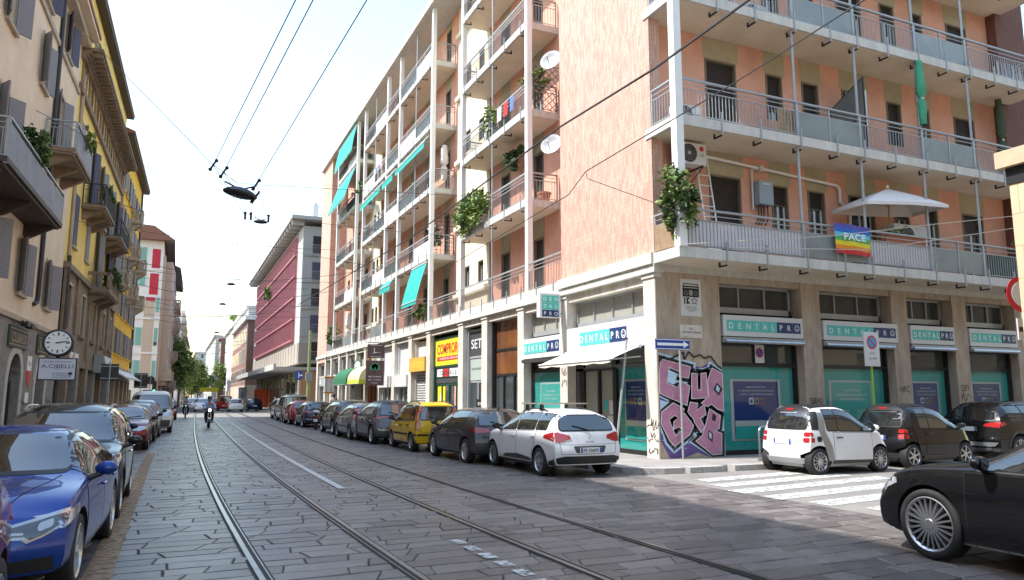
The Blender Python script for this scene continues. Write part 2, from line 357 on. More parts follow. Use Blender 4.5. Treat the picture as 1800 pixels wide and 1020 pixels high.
def railing(mb,T,p,q,z,kind,m=METAL,mbar=None):
    """one run of balustrade between p and q ((u,n) points), standing on height z"""
    p=Vector(p);q=Vector(q); L=(q-p).length; d=(q-p)/L; nrm=Vector((-d.y,d.x))
    def bar(a,b,z0,z1,w,mm):
        A=p+d*a;B=p+d*b; c=[A-nrm*w/2,B-nrm*w/2,B+nrm*w/2,A+nrm*w/2]; mb.prism([tuple(x) for x in c],'z',z0,z1,mm)
    bar(0,L,z+1.0,z+1.05,.07,m); bar(0,L,z+.88,z+.9,.02,m); bar(0,L,z+.74,z+.765,.025,m)
    if kind!='glass':
        bar(0,L,z+.06,z+.085,.025,m); n=int(L/.115)
        for i in range(1,n): x=L*i/n; bar(x-.008,x+.008,z+.085,z+.74,.016,mbar or m)
    for x in ([0,L/2,L] if kind=='glass' else [0,L]): 
        x0=max(.0,min(L-.05,x-.025)); bar(x0,x0+.05,z-.12,z+1.0,.045,m)
def panel(T,p,q,z,par,m,name='glass_panel',back=0):
    p=Vector(p);q=Vector(q); d=(q-p).normalized(); nrm=Vector((-d.y,d.x)); L=(q-p).length
    mb=MB(T)
    for a,b in ((.05,L/2-.03),(L/2+.03,L-.05)) if not back else ((.02,L-.02),):
        A=p+d*a+nrm*back;B=p+d*b+nrm*back; c=[A-nrm*.008,B-nrm*.008,B+nrm*.008,A+nrm*.008]; mb.prism([tuple(x) for x in c],'z',z+.05,z+.74,m)
    return mb.build(name,par)
MESHP=mat('white_balcony_screen',(.62,.58,.6),.8,var=.06); GREENP=mat('dark_green_panel',(.015,.05,.04),.6)
# ---- carcass, walls
mb=MB(); 
mb.box(12.95,27.5,16.7,67.8,.2,22.4,DARKIN)
mb.build('core',BLD)
mb=MB()
mb.box(XR,XR+.36,YC,21.36,ZB[0]+SL,22.4,BRICK); mb.box(XR+.36,12.75,YC+.3,21.36,ZB[0]+SL,22.4,BRICK); mb.build('brick_end_wall',BLD)
mb=MB(); mb.box(XR,13.2,63.8,68.3,ZB[0]-.6,22.9,BRICK); mb.build('brick_end_wall',BLD)
mb=MB(); mb.box(26.65,28.3,YC-.1,YC+3,5.2,22.4,BRICKD); tag(mb.build('brick_end_wall',BLD),'dark red brick strip closing the side street front')
mb=MB(); mb.box(11.15,28.4,14.8,68.3,22.4,22.72,CONC); mb.box(11.25,28.3,14.9,68.2,22.72,22.9,METAL); mb.build('roof',BLD)
# right face: windows of each upper floor
RW=[(13.5,14.65,0,2.55),(15.8,16.45,1.05,2.5),(17.25,17.95,1.05,2.5),(18.97,20.1,0,2.55),(21.0,21.7,1.0,2.5),(22.5,23.1,1.0,2.5),(24.35,25.45,0,2.5)]
SHR=[[1,.38,.35,.2,.3,.3,.25],[1,.75,.92,.85,1,.35,1],[1,.6,.2,.3,.35,.5,.4],[1,.5,1,.6,.4,.3,1],[.9,.6,.5,1,.3,1,.4]]
for k in range(5):
    z=ZB[k]+SL; zt=ZB[k+1]; holes=[(a,b,z+c+.001,z+d) for a,b,c,d in RW]
    mb=MB(T_R); wallgrid(mb,11.75,26.65,z,zt,-.25,holes,ORANGE,.16,OLIVE)
    for a,b,c,d in RW: mb.box(a-.06,b+.12,-.26,-.243,z+d+.02,zt,OLIVE)
    mb.build('wall',BLD)
    for i,(a,b,c,d) in enumerate(RW): rwin(BLD,T_R,a,b,z+c,z+d,-.25,SHR[k][i],name='window' if c else 'balcony_door')
# left face: recessed walls
LW=[(25.3,26.2),(28.55,29.5),(36.5,37.3),(39.9,40.9),(43.2,44.1),(46.6,47.6),(49.4,50.3),(55,56),(58.2,59.2),(61.6,62.3)]
CW=[(31.5,32.2),(33.3,34.0),(51.7,52.3),(52.7,53.3)]
for k in range(5):
    z=ZB[k]+SL; zt=ZB[k+1]; holes=[(a,b,z,z+2.45) for a,b in LW]; ch=[(a,b,z+1.5,z+2.6) for a,b in CW]
    mb=MB(T_L); wallgrid(mb,21.36,63.8,z-(SL if k else 0),zt,-1.36,holes+ch,ORANGE,.16,OLIVE)
    for a,b in LW: mb.box(a-.05,b+.05,-1.37,-1.353,z+2.47,zt,OLIVE)
    for a,b in ((30.75,35.2),(51.0,54.2)):
        mb2=mb; cs=[h for h in ch if a<h[0]<b]
        wallgrid(mb2,a,b,z-(SL if k else 0),zt,-1.3,cs,CREAMR,.2); mb2.box(a,b,-1.3,-1.12,z+1.1,z+1.32,CREAMR)
    mb.build('wall',BLD)
    for i,(a,b) in enumerate(LW): rwin(BLD,T_L,a,b,z,z+2.45,-1.36,[1,.9,.7,1,.5,.85,1][(i*3+k*2)%7],name='balcony_door')
    for a,b in CW: rwin(BLD,T_L,a,b,z+1.5,z+2.6,-1.34,.2)
# columns and thin poles
for u in (24.05,31.1,35.7,42.0,45.0,51.4,53.8,61.0):
    mb=MB(T_L); mb.box(u-.11,u+.11,-.2,.012,ZB[0]+SL,22.4,WHITE); mb.build('column',BLD)
mb=MB(); mb.box(11.3,11.53,14.86,15.09,ZB[0]+SL,22.4,WHITE); mb.build('column',BLD)
for k in range(5):
    for u in (27.5,38.7,48.2,57.3):
        mb=MB(T_L); mb.tube([(u,-.06,ZB[k]+SL),(u,-.06,ZB[k+1])],.035,METAL,8); mb.build('pole',BLD)
    for u in (15.58,18.05,20.75,23.2):
        mb=MB(); mb.tube([(u,15.02,ZB[k]+SL),(u,15.02,ZB[k+1])],.04,METAL,8); mb.build('pole',BLD)
def brackets(mb,us,n,z):
    for u in us:
        mb.box(u-.02,u+.02,n,n+.03,z-.12,z+SL+.25,METAL); mb.box(u-.02,u+.02,n-.3,n,z-.14,z-.1,DMETAL); mb.box(u-.02,u+.02,n-.32,n-.28,z-.14,z-.002,DMETAL)
# balconies, side street front
SEG=[(11.55,15.58,'bar'),(15.58,18.05,'glass'),(18.05,20.75,'bar'),(20.75,23.2,'glass'),(23.2,26.9,'bar')]
for k in range(5):
    z=ZB[k]; mb=MB(T_R); mb.box(11.36 if k else 11.3,27.0,-.24,1.2,z,z+SL,CONC); mb.box(11.5,26.9,-.24,1.12,z-.006,z,SOFF); brackets(mb,[12.8,14.15,15.6,17.0,18.1,19.4,20.8,22.1,23.25,24.5,25.7],1.2,z); b=mb.build('balcony',BLD)
    mb=MB(T_R); zz=z+SL
    for u0,u1,kd in SEG: railing(mb,T_R,(u0,1.12),(u1,1.12),zz,kd)
    railing(mb,T_R,(11.42,.02),(11.42,1.0),zz,'bar'); railing(mb,T_R,(26.9,1.1),(26.9,.1),zz,'bar')
    mb.build('railing',b)
    if k==0: panel(T_R,(11.42,.02),(11.42,1.0),zz,b,mat('wood_screen',(.3,.2,.12),.8,var=.3,scale=6,stretch=(1,4,1)),'screen',.03)
    for u0,u1,kd in SEG:
        if kd=='glass': panel(T_R,(u0,1.12),(u1,1.12),zz,b,FROST)
        elif k==0: panel(T_R,(u0,1.12),(u1,1.12),zz,b,GREENP if u0>23 else MESHP,'screen',-.03)
# balconies, tram street front
LB=[[(21.36,63.8)]]+[[(24.0,31.2),(35.6,51.5),(53.7,61.1)]]*4
STOP=[24.05,31.1,35.7,42.0,45.0,51.4,53.8,61.0]
for k in range(5):
    for a,b_ in LB[k]:
        z=ZB[k]; mb=MB(T_L); mb.box(a,b_,-1.36,.02 if k else .04,z,z+SL,CONC)
        if k: mb.box(a+.1,b_-.1,-1.36,-.1,z-.006,z,SOFF)
        n=max(2,int((b_-a)/1.25)); brackets(mb,[a+.5+i*(b_-a-1)/(n-1) for i in range(n)],.02 if k else .04,z)
        b=mb.build('balcony',BLD); mb=MB(T_L); st=[a]+[s for s in STOP if a+.3<s<b_-.3]+[b_]
        if k==0: st=[21.36,24.05,27.5,31.1,35.7,38.7,42,45,48.2,51.4,53.8,57.3,61,63.8]
        else:
            st=sorted(set(st+[s for s in (27.5,38.7,48.2,57.3) if a<s<b_]))
        for i,(p,q) in enumerate(zip(st,st[1:])):
            kd='glass' if (k==0 and i in (7,10,12)) or (k and a>30 and (i+k)%3==1) else 'bar'
            railing(mb,T_L,(p,-.06),(q,-.06),z+SL,kd,METAL,GBAR)
            if kd=='glass': panel(T_L,(p,-.06),(q,-.06),z+SL,b,FROST if k==0 else MESHP)
            elif a>30 and (i+k)%2 and k: panel(T_L,(p,-.06),(q,-.06),z+SL,b,FROST,'screen',-.03)
        if k:
            railing(mb,T_L,(a+.05,-.06),(a+.05,-1.3),z+SL,'bar'); railing(mb,T_L,(b_-.05,-1.3),(b_-.05,-.06),z+SL,'bar')
        mb.build('railing',b)
# ground floor ledge
mb=MB(); mb.box(XR-.1,11.6,YC-.1,68.3,4.98,5.2,CONC); mb.box(XR-.16,11.42,YC-.06,21.4,5.2,5.5,CONC); mb.box(11.3,27,YC-.02,16.5,5.02,5.2,CONC); mb.build('cornice',BLD)
# piers
PR=[(11.39,13.5),(16.5,17.22),(20.24,20.93),(23.08,23.75),(26.3,27.2)]
PL=[(16.12,16.65),(21.0,21.5),(24.3,24.83),(27.8,28.4),(30.6,31.2),(35.3,35.9),(38.5,39.1),(41.9,42.5),(45.4,45.9),(49.2,49.7),(52.0,52.5),(55.0,55.5),(57.9,58.4),(61.2,61.7),(63.8,64.3),(67.7,68.3)]
for i,(a,b_) in enumerate(PR):
    mb=MB(T_R); mb.box(a,b_,-.55,.0,.1,5.05,TRAV if i or 1 else PIL)
    mb.build('pier',BLD)
for i,(a,b_) in enumerate(PL):
    mb=MB(T_L); mb.box(a,b_,-.55,.012,.1,4.98,PIL); mb.box(a-.03,b_+.03,-.2,.05,4.86,4.98,CONC); mb.build('pier',BLD)
# ---- ground floor bays
TEAL=mat('teal_panel',(.03,.42,.4),.5,var=.06,scale=2); TEAL2=mat('teal_sign_cell',(.09,.5,.45),.5); NAVY=mat('navy_sign_cell',(.012,.035,.13),.5); LETW=mat('white_lettering',(.85,.85,.83),.5)
POST=mat('poster_blue',(.015,.05,.24),.4); SIGNW=mat('white_sign_face',(.6,.6,.6),.45,var=.03)
SHOPG=mat('shop_glass',(.05,.06,.06),.03,spec=.8,ior=1.6); GREYF=mat('grey_fascia',(.3,.31,.32),.6); BLIND=mat('pale_blind',(.3,.29,.25),.7,var=.1)
def dental(T,rd,u0,u1,z0,z1,n,par,pad=.5,name='shop_sign',f0=.04,f1=.97):
    mb=MB(T); mb.box(u0,u1,n,n+.22,z0,z1,SIGNW); s=mb.build(name,par)
    w=(u1-u0); h=(z1-z0); zc=(z0+z1)/2; ch=h*.52
    L=u0 if rd>0 else u1
    U=lambda f: L+rd*w*f
    mb=MB(T); c=[f0+(f1-f0)*i/9 for i in range(10)]
    for i in range(9):
        a,b=sorted((U(c[i])+rd*.008,U(c[i+1])-rd*.008)); mb.box(a,b,n+.22,n+.232,zc-ch/2,zc+ch/2,TEAL2 if i<6 else NAVY)
    mb.build('sign_cells',s)
    mb=MB(T)
    for i,t in enumerate('DENTALPR'): mb.text(t,(U((c[i]+c[i+1])/2),n+.232,zc),(rd,0,0),(0,0,1),ch*.56,LETW,depth=-rd*.006)
    o=(U((c[8]+c[9])/2),n+.236,zc); r=ch*.3
    def ring(c0,r0,r1,a0,a1,k=20):
        for i in range(k):
            a=a0+(a1-a0)*i/k; b=a0+(a1-a0)*(i+1)/k
            mb.face([(c0[0]+r0*math.cos(a),c0[1],c0[2]+r0*math.sin(a)),(c0[0]+r1*math.cos(a),c0[1],c0[2]+r1*math.sin(a)),(c0[0]+r1*math.cos(b),c0[1],c0[2]+r1*math.sin(b)),(c0[0]+r0*math.cos(b),c0[1],c0[2]+r0*math.sin(b))],LETW)
    ring(o,r*.82,r,0,2*PI); ring(o,r*.4,r*.55,PI*1.1,PI*1.9,10)
    for d in (-.35,.35): ring((o[0]+d*r,o[1],o[2]+r*.3),0.0001,r*.13,0,2*PI,8)
    mb.build('lettering',s); return s
def dentalwin(T,rd,u0,u1,par,door=False,poster='blue'):
    """tall dark framed shop front: teal stage behind the glass with a poster"""
    mb=MB(T); FR=BLACK; z0=.25; zt=3.18; n=-.32
    mb.box(u0,u1,n-.1,n,.12,z0,FR); mb.box(u0,u0+.1,n-.1,n+.03,z0,zt,FR); mb.box(u1-.1,u1,n-.1,n+.03,z0,zt,FR); mb.box(u0,u1,n-.1,n+.02,2.55,2.66,FR); mb.box(u0,u1,n-.12,n+.03,zt,zt+.15,FR)
    w=mb.build('shop_front',par)
    mb=MB(T); mb.box(u0+.1,u1-.1,n-.08,n-.06,2.66,zt,SHOPG); mb.build('transom_pane',w)
    mb=MB(T); a,b=(u0+.12,u1-.12); mb.box(a,b,n-.09,n-.07,z0,2.55,TEAL); L=(b-a); mb.box(a+L*.16,b-L*.18,n-.07,n-.05,.5,2.2,SIGNW); mb.box(a+L*.2,b-L*.22,n-.05,n-.03,.55,2.14,POST if poster=='blue' else TEAL2)
    c0,c1=a+L*.2,b-L*.22; cm=(c0+c1)/2
    if poster=='blue': mb.box(c0,c1,n-.028,n-.02,.55,1.0,TEAL); mb.box(c0,c1,n-.026,n-.018,.9,1.05,SIGNW)
    mb.build('window_display',w)
    mb=MB(T)
    if poster=='blue':
        for i,t in enumerate(['BENVENUTO','IL GRUPPO ODONTOIATRICO','CON 5 CERTIFICAZIONI']): mb.text(t,(cm,n-.028,1.98-i*.1),(rd,0,0),(0,0,1),.045,LETW,w=(c1-c0)*(.45,.8,.75)[i],depth=-rd*.003)
        for i,m in enumerate((LETW,OLIVE,TERRA)): x=cm+(i-1)*.2; mb.box(x-.075,x+.075,n-.028,n-.02,1.5,1.68,m); mb.box(x-.045,x+.045,n-.02,n-.016,1.53,1.64,POST)
    else:
        for i,t in enumerate(['TRATTAMENTI','PROFESSIONALI PER TE','E LA TUA FAMIGLIA']): mb.text(t,(cm,n-.028,1.9-i*.13),(rd,0,0),(0,0,1),.07,LETW,w=(c1-c0)*(.45,.78,.62)[i],depth=-rd*.003)
        for i in range(5):
            for s in (-1,1): mb.box(cm+s*(c1-c0)*.24-.22,cm+s*(c1-c0)*.24+.22,n-.028,n-.024,1.3-i*.06,1.315-i*.06,LETW)
    mb.build('poster_lettering',w)
    mb=MB(T); mb.box(u0+.1,u1-.1,n+.0,n+.008,z0,2.55,CLEARG); mb.build('pane',w)
    return w
def clerestory(T,u0,u1,z0,z1,n,par,k=3):
    mb=MB(T)
    for a,b,c,d in ((u0,u1,z0,z0+.16),(u0,u1,z1-.06,z1),(u0,u0+.06,z0,z1),(u1-.06,u1,z0,z1)): mb.box(a,b,n-.06,n+.03,c,d,METAL)
    for i in range(1,k): u=u0+(u1-u0)*i/k; mb.box(u-.02,u+.02,n-.06,n+.025,z0+.16,z1-.06,METAL)
    w=mb.build('clerestory_window',par); mb=MB(T); mb.box(u0+.06,u1-.06,n-.05,n-.03,z0+.16,z1-.06,BLIND if T is T_L else DARKGL); mb.build('pane',w)
RB=list(zip([p[1] for p in PR],[p[0] for p in PR[1:]]))
for i,(a,b) in enumerate(RB):
    mb=MB(T_R); mb.box(a,b,-.45,-.06,4.84,5.04,TRAV); mb.box(a,b,-.47,-.4,3.3,4.1,DARKIN); mb.build('lintel',BLD)
    clerestory(T_R,a,b-.12,4.05,4.84,-.36,BLD); 
    dental(T_R,1,a+.08,b+(-.02 if i!=1 else .18),3.37,3.95,-.2,BLD)
    mb=MB(T_R); mb.box(a+.06,b+.02,-.3,.05,3.2,3.34,METAL); mb.tube([(a+.1,.06,3.22),(b-.05,.06,3.22)],.06,STEEL,8); mb.build('awning_box',BLD)
    dentalwin(T_R,1,a,b,BLD,poster='blue' if i!=1 else 'teal')
# corner shop, tram street side
mb=MB(T_L)
for a,b in zip([p[1] for p in PL],[p[0] for p in PL[1:]]): mb.box(a,b,-.45,-.05,4.72,4.98,PIL); mb.box(a,b,-.6,-.55,.1,4.75,DARKIN)
mb.build('lintel',BLD)
clerestory(T_L,16.65,20.95,3.88,4.72,-.36,BLD,4); dental(T_L,-1,16.6,21.05,3.08,3.86,-.2,BLD,f0=.2,f1=.8)
a,b=16.65,18.7; dentalwin(T_L,-1,a,b,BLD)
mb=MB(T_L); a,b=18.7,21.0
for p,q,r,s in ((a,a+.1,.12,3.1),(b-.5,b,.12,3.1),(a,b,2.5,2.6),(a+.85,a+.95,.12,2.5),(a,b,.12,.2)): mb.box(p,q,-.42,-.3,r,s,BLACK)
d=mb.build('shop_door',BLD); mb=MB(T_L); mb.box(a+.1,b-.5,-.4,-.38,.2,2.5,BLIND); mb.box(a+.1,b-.5,-.4,-.38,2.6,3.05,BLIND); mb.build('pane',d)
mb=MB(T_L); mb.box(a+.2,a+.42,-.375,-.37,1.2,1.6,SIGNW); mb.box(a+.5,a+.7,-.375,-.37,1.3,1.62,TEAL); mb.box(a+.16,a+.5,-.375,-.37,.9,1.15,SIGNW); mb.box(a+1.1,a+1.3,-.375,-.37,.9,1.9,GREYF); mb.build('sticker',d)
clerestory(T_L,21.5,24.25,3.85,4.72,-.36,BLD,3); dental(T_L,-1,21.45,24.35,3.05,3.75,-.2,BLD); dentalwin(T_L,-1,21.5,24.3,BLD,poster='teal')
mb=MB(T_L); mb.box(21.5,24.3,-.2,.1,2.9,3.02,STEEL); mb.build('awning_box',BLD)
ORGL=mat('glass_with_orange_reflection',(.16,.06,.025),.05,spec=.8,ior=1.6,var=.3,scale=.8); GREYD=mat('charcoal_panel',(.06,.06,.065),.5); SAGE=mat('sage_panel',(.36,.42,.38),.6); YEL=mat('yellow_sign',(.75,.62,.03),.5); REDS=mat('red_sign',(.55,.03,.02),.5); DGREEN=mat('dark_green_frame',(.012,.06,.03),.5)  # ORGL has a building's orange reflection painted into the glass colour
def frontage(u0,u1,mats,frame=BLACK,posts=2,name='shop_front'):
    """mats: list of (z0,z1,material,n) panels"""
    mb=MB(T_L)
    mb.box(u0,u0+.12,-.42,-.2,.12,4.72,frame); mb.box(u1-.12,u1,-.42,-.2,.12,4.72,frame)
    for i in range(1,posts): u=u0+(u1-u0)*i/posts; mb.box(u-.05,u+.05,-.42,-.28,.12,min(p[1] for p in mats),frame)
    w=mb.build(name,BLD)
    for z0,z1,m,n,nm in mats:
        mb=MB(T_L); mb.box(u0+.12,u1-.12,n-.05,n,z0,z1,m)
        if z1<4.6: mb.box(u0+.12,u1-.12,n-.08,n+.03,z1,z1+.09,frame)
        mb.build(nm,w)
    return w
frontage(24.83,27.8,[(.15,2.5,SHOPG,-.35,'pane'),(2.6,3.5,ORGL,-.36,'pane'),(3.6,4.7,ORGL,-.37,'pane')],posts=3)
w=frontage(28.4,30.6,[(.15,2.3,SHOPG,-.35,'pane'),(2.4,3.35,SAGE,-.3,'panel'),(3.45,4.5,GREYD,-.29,'panel')],frame=GREYF)
mb=MB(T_L); mb.text('SETA',(29.45,-.285,3.98),(-1,0,0),(0,0,1),.42,LETW,w=1.75); mb.text('FASHION LAB BOUTIQUE',(29.5,-.295,2.9),(-1,0,0),(0,0,1),.1,GREYD,w=1.6); mb.build('lettering',w)
w=frontage(31.2,35.3,[(.15,2.25,SHOPG,-.35,'pane'),(2.35,2.62,GREYD,-.3,'panel'),(2.62,3.1,GREYD,-.28,'panel'),(3.2,4.45,YEL,-.25,'sign_panel')],frame=DGREEN,posts=4)
mb=MB(T_L); mb.text('COMPRORO',(33.2,-.245,4.0),(-1,0,0),(0,0,1),.5,REDS,w=3.4,bold=.02); mb.box(31.5,34.9,-.25,-.24,3.42,3.62,REDS); mb.text('MONETE ED OROLOGI',(33.2,-.236,3.52),(-1,0,0),(0,0,1),.1,LETW,w=2.6)
for i,(m,a) in enumerate([(LETW,34.5),(REDS,33.6),(LETW,32.7),(LETW,31.9)]): mb.box(a-.35,a+.4,-.28,-.265,2.66,3.02,m)
mb.text('GIOIELLI',(33.2,-.26,2.84),(-1,0,0),(0,0,1),.2,GREYD,w=2.6)
mb.box(33.9,35.0,-.345,-.335,.2,2.2,YEL); mb.ball((34.45,-.33,1.3),.22,.02,.6,LETW); mb.box(31.6,32.6,-.345,-.335,1.2,2.2,ORANGE); mb.box(32.0,32.7,-.34,-.33,.5,1.3,POST)
mb.build('window_graphics',w)
GRID=brickmat('white_shop_grille',(.02,.02,.02),(.05,.05,.05),(.7,.7,.68),.22,.13,mortar=.022,scale=1)
BANNER=mat('ochre_banner',(.6,.36,.06),.6,var=.25,scale=4)
w=frontage(35.9,38.5,[(.15,2.9,GRID,-.3,'roller_grille'),(3.75,4.6,SIGNW,-.34,'panel')],frame=PIL,posts=1)
mb=MB(T_L); mb.box(35.9,38.6,-.15,.1,3.0,3.72,BANNER); s=mb.build('shop_sign',BLD); mb=MB(T_L); mb.text('L\u2019ANTICO',(37.2,.1,3.36),(-1,0,0),(0,0,1),.35,YEL,w=1.9); mb.build('lettering',s)
for a,b in ((39.1,41.9),(42.5,45.4)):
    w=frontage(a,b,[(.15,2.2,SHOPG,-.35,'pane'),(2.9,4.68,SIGNW,-.3,'panel')],frame=SIGNW,posts=3); mb=MB(T_L); mb.box(a,b,-.3,.12,2.25,2.9,SIGNW); mb.build('awning_box',w)
w=frontage(45.9,49.2,[(.15,2.6,SHOPG,-.38,'pane'),(2.7,3.5,CREAMR,-.3,'panel'),(3.6,4.6,BLIND,-.36,'pane')],frame=TERRA,posts=3)
w=frontage(49.7,52.0,[(.15,2.6,SHOPG,-.38,'pane'),(2.7,3.5,CREAMR,-.3,'panel'),(3.6,4.6,BLIND,-.36,'pane')],frame=PIL,posts=2)
for a,b in zip([p[1] for p in PL[10:]],[p[0] for p in PL[11:]]):
    w=frontage(a,b,[(.15,2.5,SHOPG,-.38,'pane'),(2.6,3.35,GREYF,-.15,'fascia'),(3.4,4.4,GLASS,-.36,'pane'),(4.42,4.72,PIL,-.3,'panel')],frame=PIL,posts=2)
    mb=MB(T_L); mb.prism([(b-.9,2.8),(b-.6,3.2),(b-.45,2.8)],'y',-.148,-.14,LETW); mb.build('emblem',w)
# ---- graffiti, poster, street name plate on the corner pier
PINK=mat('pink_spray_paint',(.55,.24,.34),.6,var=.3,scale=5,col2=(.4,.17,.28)); BLK=mat('black_spray_paint',(.012,.01,.014),.6); LBL=mat('pale_blue_spray_paint',(.45,.62,.75),.6,var=.15); VIO=mat('violet_spray_paint',(.12,.07,.25),.6)
def gpoly(mb,pts,lay,m):
    x0,x1,zb,zt=11.42,13.48,.14,2.72
    P=[(x0+(x1-x0)*(p[0]-165)/470,zt-(zt-zb)*(p[1]-170)/715) for p in pts]; n=.003+lay*.004
    mb.prism(P,'y',n,n+.003,m)
mb=MB(T_R)
gpoly(mb,[(165,200),(230,165),(330,190),(400,215),(470,235),(540,200),(600,230),(634,270),(634,860),(600,884),(500,880),(430,850),(330,884),(230,884),(165,760)],0,VIO)
gpoly(mb,[(168,470),(250,500),(330,480),(400,470),(520,480),(634,560),(630,760),(600,878),(560,882),(440,800),(390,730),(330,800),(250,850),(168,700)],1,LBL)
C1=[(180,180),(392,232),(378,312),(308,300),(318,268),(238,236),(216,352),(300,388),(318,340),(384,372),(358,510),(168,425),(168,290)]
U1=[(404,280),(442,284),(440,402),(470,402),(474,280),(510,275),(518,455),(398,462)]
O1=[(560,240),(634,280),(634,555),(590,540),(545,500),(515,520),(470,495),(528,450),(522,330)]
G1=[(176,560),(262,495),(338,540),(300,600),(268,580),(224,612),(268,730),(320,690),(300,660),(258,680),(262,630),(338,570),(402,660),(372,720),(262,800),(228,760),(172,640)]
K1=[(386,490),(438,500),(428,552),(488,508),(496,580),(452,606),(484,668),(460,706),(416,640),(406,610),(366,560)]
B1=[(528,540),(606,590),(594,680),(562,700),(612,720),(606,866),(540,870),(420,770),(468,730),(500,640)]
for s in (C1,U1,O1,G1,K1,B1): gpoly(mb,[(min(636,max(163,a)),min(884,b)) for a,b in grow(s,40)],1.6,LBL)
for s in (C1,U1,O1,G1,K1,B1): gpoly(mb,[(min(636,max(163,a)),min(884,b)) for a,b in grow(s,25)],2.6,BLK)
for s in (C1,U1,O1,G1,K1,B1): gpoly(mb,grow(s,4),3,LETW); gpoly(mb,s,4,PINK)
for s in ([(588,345),(632,392),(600,440),(562,396)],[(548,570),(574,590),(566,630),(540,620)],[(515,690),(545,720),(538,780),(506,750)]): gpoly(mb,s,5,BLK)
for s in ([(590,362),(612,392),(598,420),(578,396)],[(518,705),(534,724),(530,760),(514,742)],[(228,255),(300,285),(292,300),(280,330),(370,345),(365,355),(290,345),(262,362),(222,345)]): gpoly(mb,s,6,LBL)
for i in range(46):
    x,y=rnd.uniform(185,600),rnd.uniform(200,840); a=rnd.uniform(0,3); gpoly(mb,[(x,y),(x+14*math.cos(a),y+14*math.sin(a)),(x+15*math.cos(a)+2,y+14*math.sin(a)+3),(x+2,y+3)],6,rnd.choice([LETW,VIO,LBL]))
pts=[(165,200),(200,160),(235,185),(300,150),(345,125),(350,180),(385,120),(420,160),(470,140),(500,165),(550,150),(600,220),(630,240)]
def scrawl(mb,T,pts,w,m,n):
    for (x,y),(x2,y2) in zip(pts,pts[1:]):
        d=Vector((x2-x,y2-y)); L=d.length or 1e-3; k=Vector((-d.y,d.x))/L*w
        mb.face([(x-k.x,n,y-k.y),(x2-k.x,n,y2-k.y),(x2+k.x,n,y2+k.y),(x+k.x,n,y+k.y)],m)
scrawl(mb,T_R,[(11.42+2.06*(p[0]-165)/470,2.72-2.58*(p[1]-170)/715) for p in pts],.022,BLK,.03)
mb.build('graffiti',BLD)
def tagscrawl(T,u,z,w,h,seed,n,k=26,th=.012):
    q=random.Random(seed); mb=MB(T)
    for r in range(max(1,int(h/.35))):
        x=u; pts=[]
        for i in range(k//2):
            x=u+w*i/(k/2); pts.append((x+q.uniform(-.05,.05)*w*3,z+r*.35+q.uniform(0,.3)))
        scrawl(mb,T,pts,th,BLK,n)
    mb.build('graffiti_tag',BLD)
tagscrawl(T_R,16.6,.9,.5,1.0,5,.004); tagscrawl(T_R,20.35,.5,.5,1.1,8,.004); tagscrawl(T_R,23.15,.5,.5,1.4,9,.004); tagscrawl(T_R,26.4,.9,.5,.8,10,.004); tagscrawl(T_L,16.15,.15,.45,1.3,6,.016); tagscrawl(T_L,21.05,2.0,.35,.7,12,.016)
mb=MB(T_R); mb.text('HFC',(20.58,.004,1.95),(1,0,0),(0,0,1),.2,BLK,w=.4,depth=-.003); mb.text('QEY',(23.4,.004,2.0),(1,0,0),(0,0,1),.2,BLK,w=.42,depth=-.003); mb.text('TERNO',(16.86,.004,1.6),(1,0,0),(0,0,1),.16,BLK,w=.5,depth=-.003); mb.build('graffiti_tag',BLD)
pm=thing('wall_poster','white paper poster with black radio cassette player and star on the corner pier','poster',(12.52,YC,3.86))
mb=MB(T_R); mb.box(12.19,12.87,.003,.008,3.86,4.86,SIGNW); mb.build('sheet',pm)
mb=MB(T_R); N0=.012
mb.box(12.26,12.8,.008,N0,4.38,4.62,BLK); mb.box(12.28,12.3,.008,N0,4.62,4.74,BLK); mb.box(12.76,12.78,.008,N0,4.62,4.74,BLK); mb.box(12.28,12.78,.008,N0,4.72,4.745,BLK); mb.box(12.26,12.8,.008,N0,4.64,4.68,BLK)
for x in (12.37,12.69): mb.lathe([(.001,.004),(.06,.004)],(x,N0,4.48),(0,1,0),GREYF,14); mb.lathe([(.001,.006),(.045,.006)],(x,N0,4.48),(0,1,0),BLK,14)
mb.box(12.47,12.59,N0,N0+.003,4.42,4.56,GREYF); mb.box(12.3,12.34,.008,N0,4.18,4.36,BLK); mb.prism([(12.38,4.18),(12.5,4.2),(12.42,4.28),(12.5,4.36),(12.38,4.36)],'y',.008,N0,BLK)
st=[(12.64+.11*(1 if i%2==0 else .42)*math.sin(i*PI/5),4.27+.11*(1 if i%2==0 else .42)*math.cos(i*PI/5)) for i in range(10)]
for i in range(10): scrawl(mb,T_R,[st[i],st[(i+1)%10]],.008,BLK,N0)
for i,(t,w) in enumerate((('SOUND AND MUSIC',.34),('FOR THE STREET',.36),('MILANO',.2))): mb.text(t,(12.53,.009,4.11-i*.055),(1,0,0),(0,0,1),.035,BLK,w=w,depth=-.002)
mb.build('print',pm)
mb=MB(T_R); mb.box(12.13,12.86,.003,.02,3.27,3.62,PIL); s=mb.build('street_name_plate'); tag(s,'small stone street name plate reading VIA ODOARDO CORDARA? on the corner pier','street sign')
s['label']='pale stone street name plate reading VIA, fixed to the corner pier under the radio poster'
mb=MB(T_R); mb.text('VIA',(12.5,.022,3.52),(1,0,0),(0,0,1),.06,DMETAL,depth=-.003); mb.text('ODOARDO CORDARA',(12.5,.022,3.42),(1,0,0),(0,0,1),.055,DMETAL,w=.62,depth=-.003); mb.text('MUNICIPIO',(12.3,.022,3.31),(1,0,0),(0,0,1),.025,DMETAL,depth=-.003); mb.build('lettering',s)
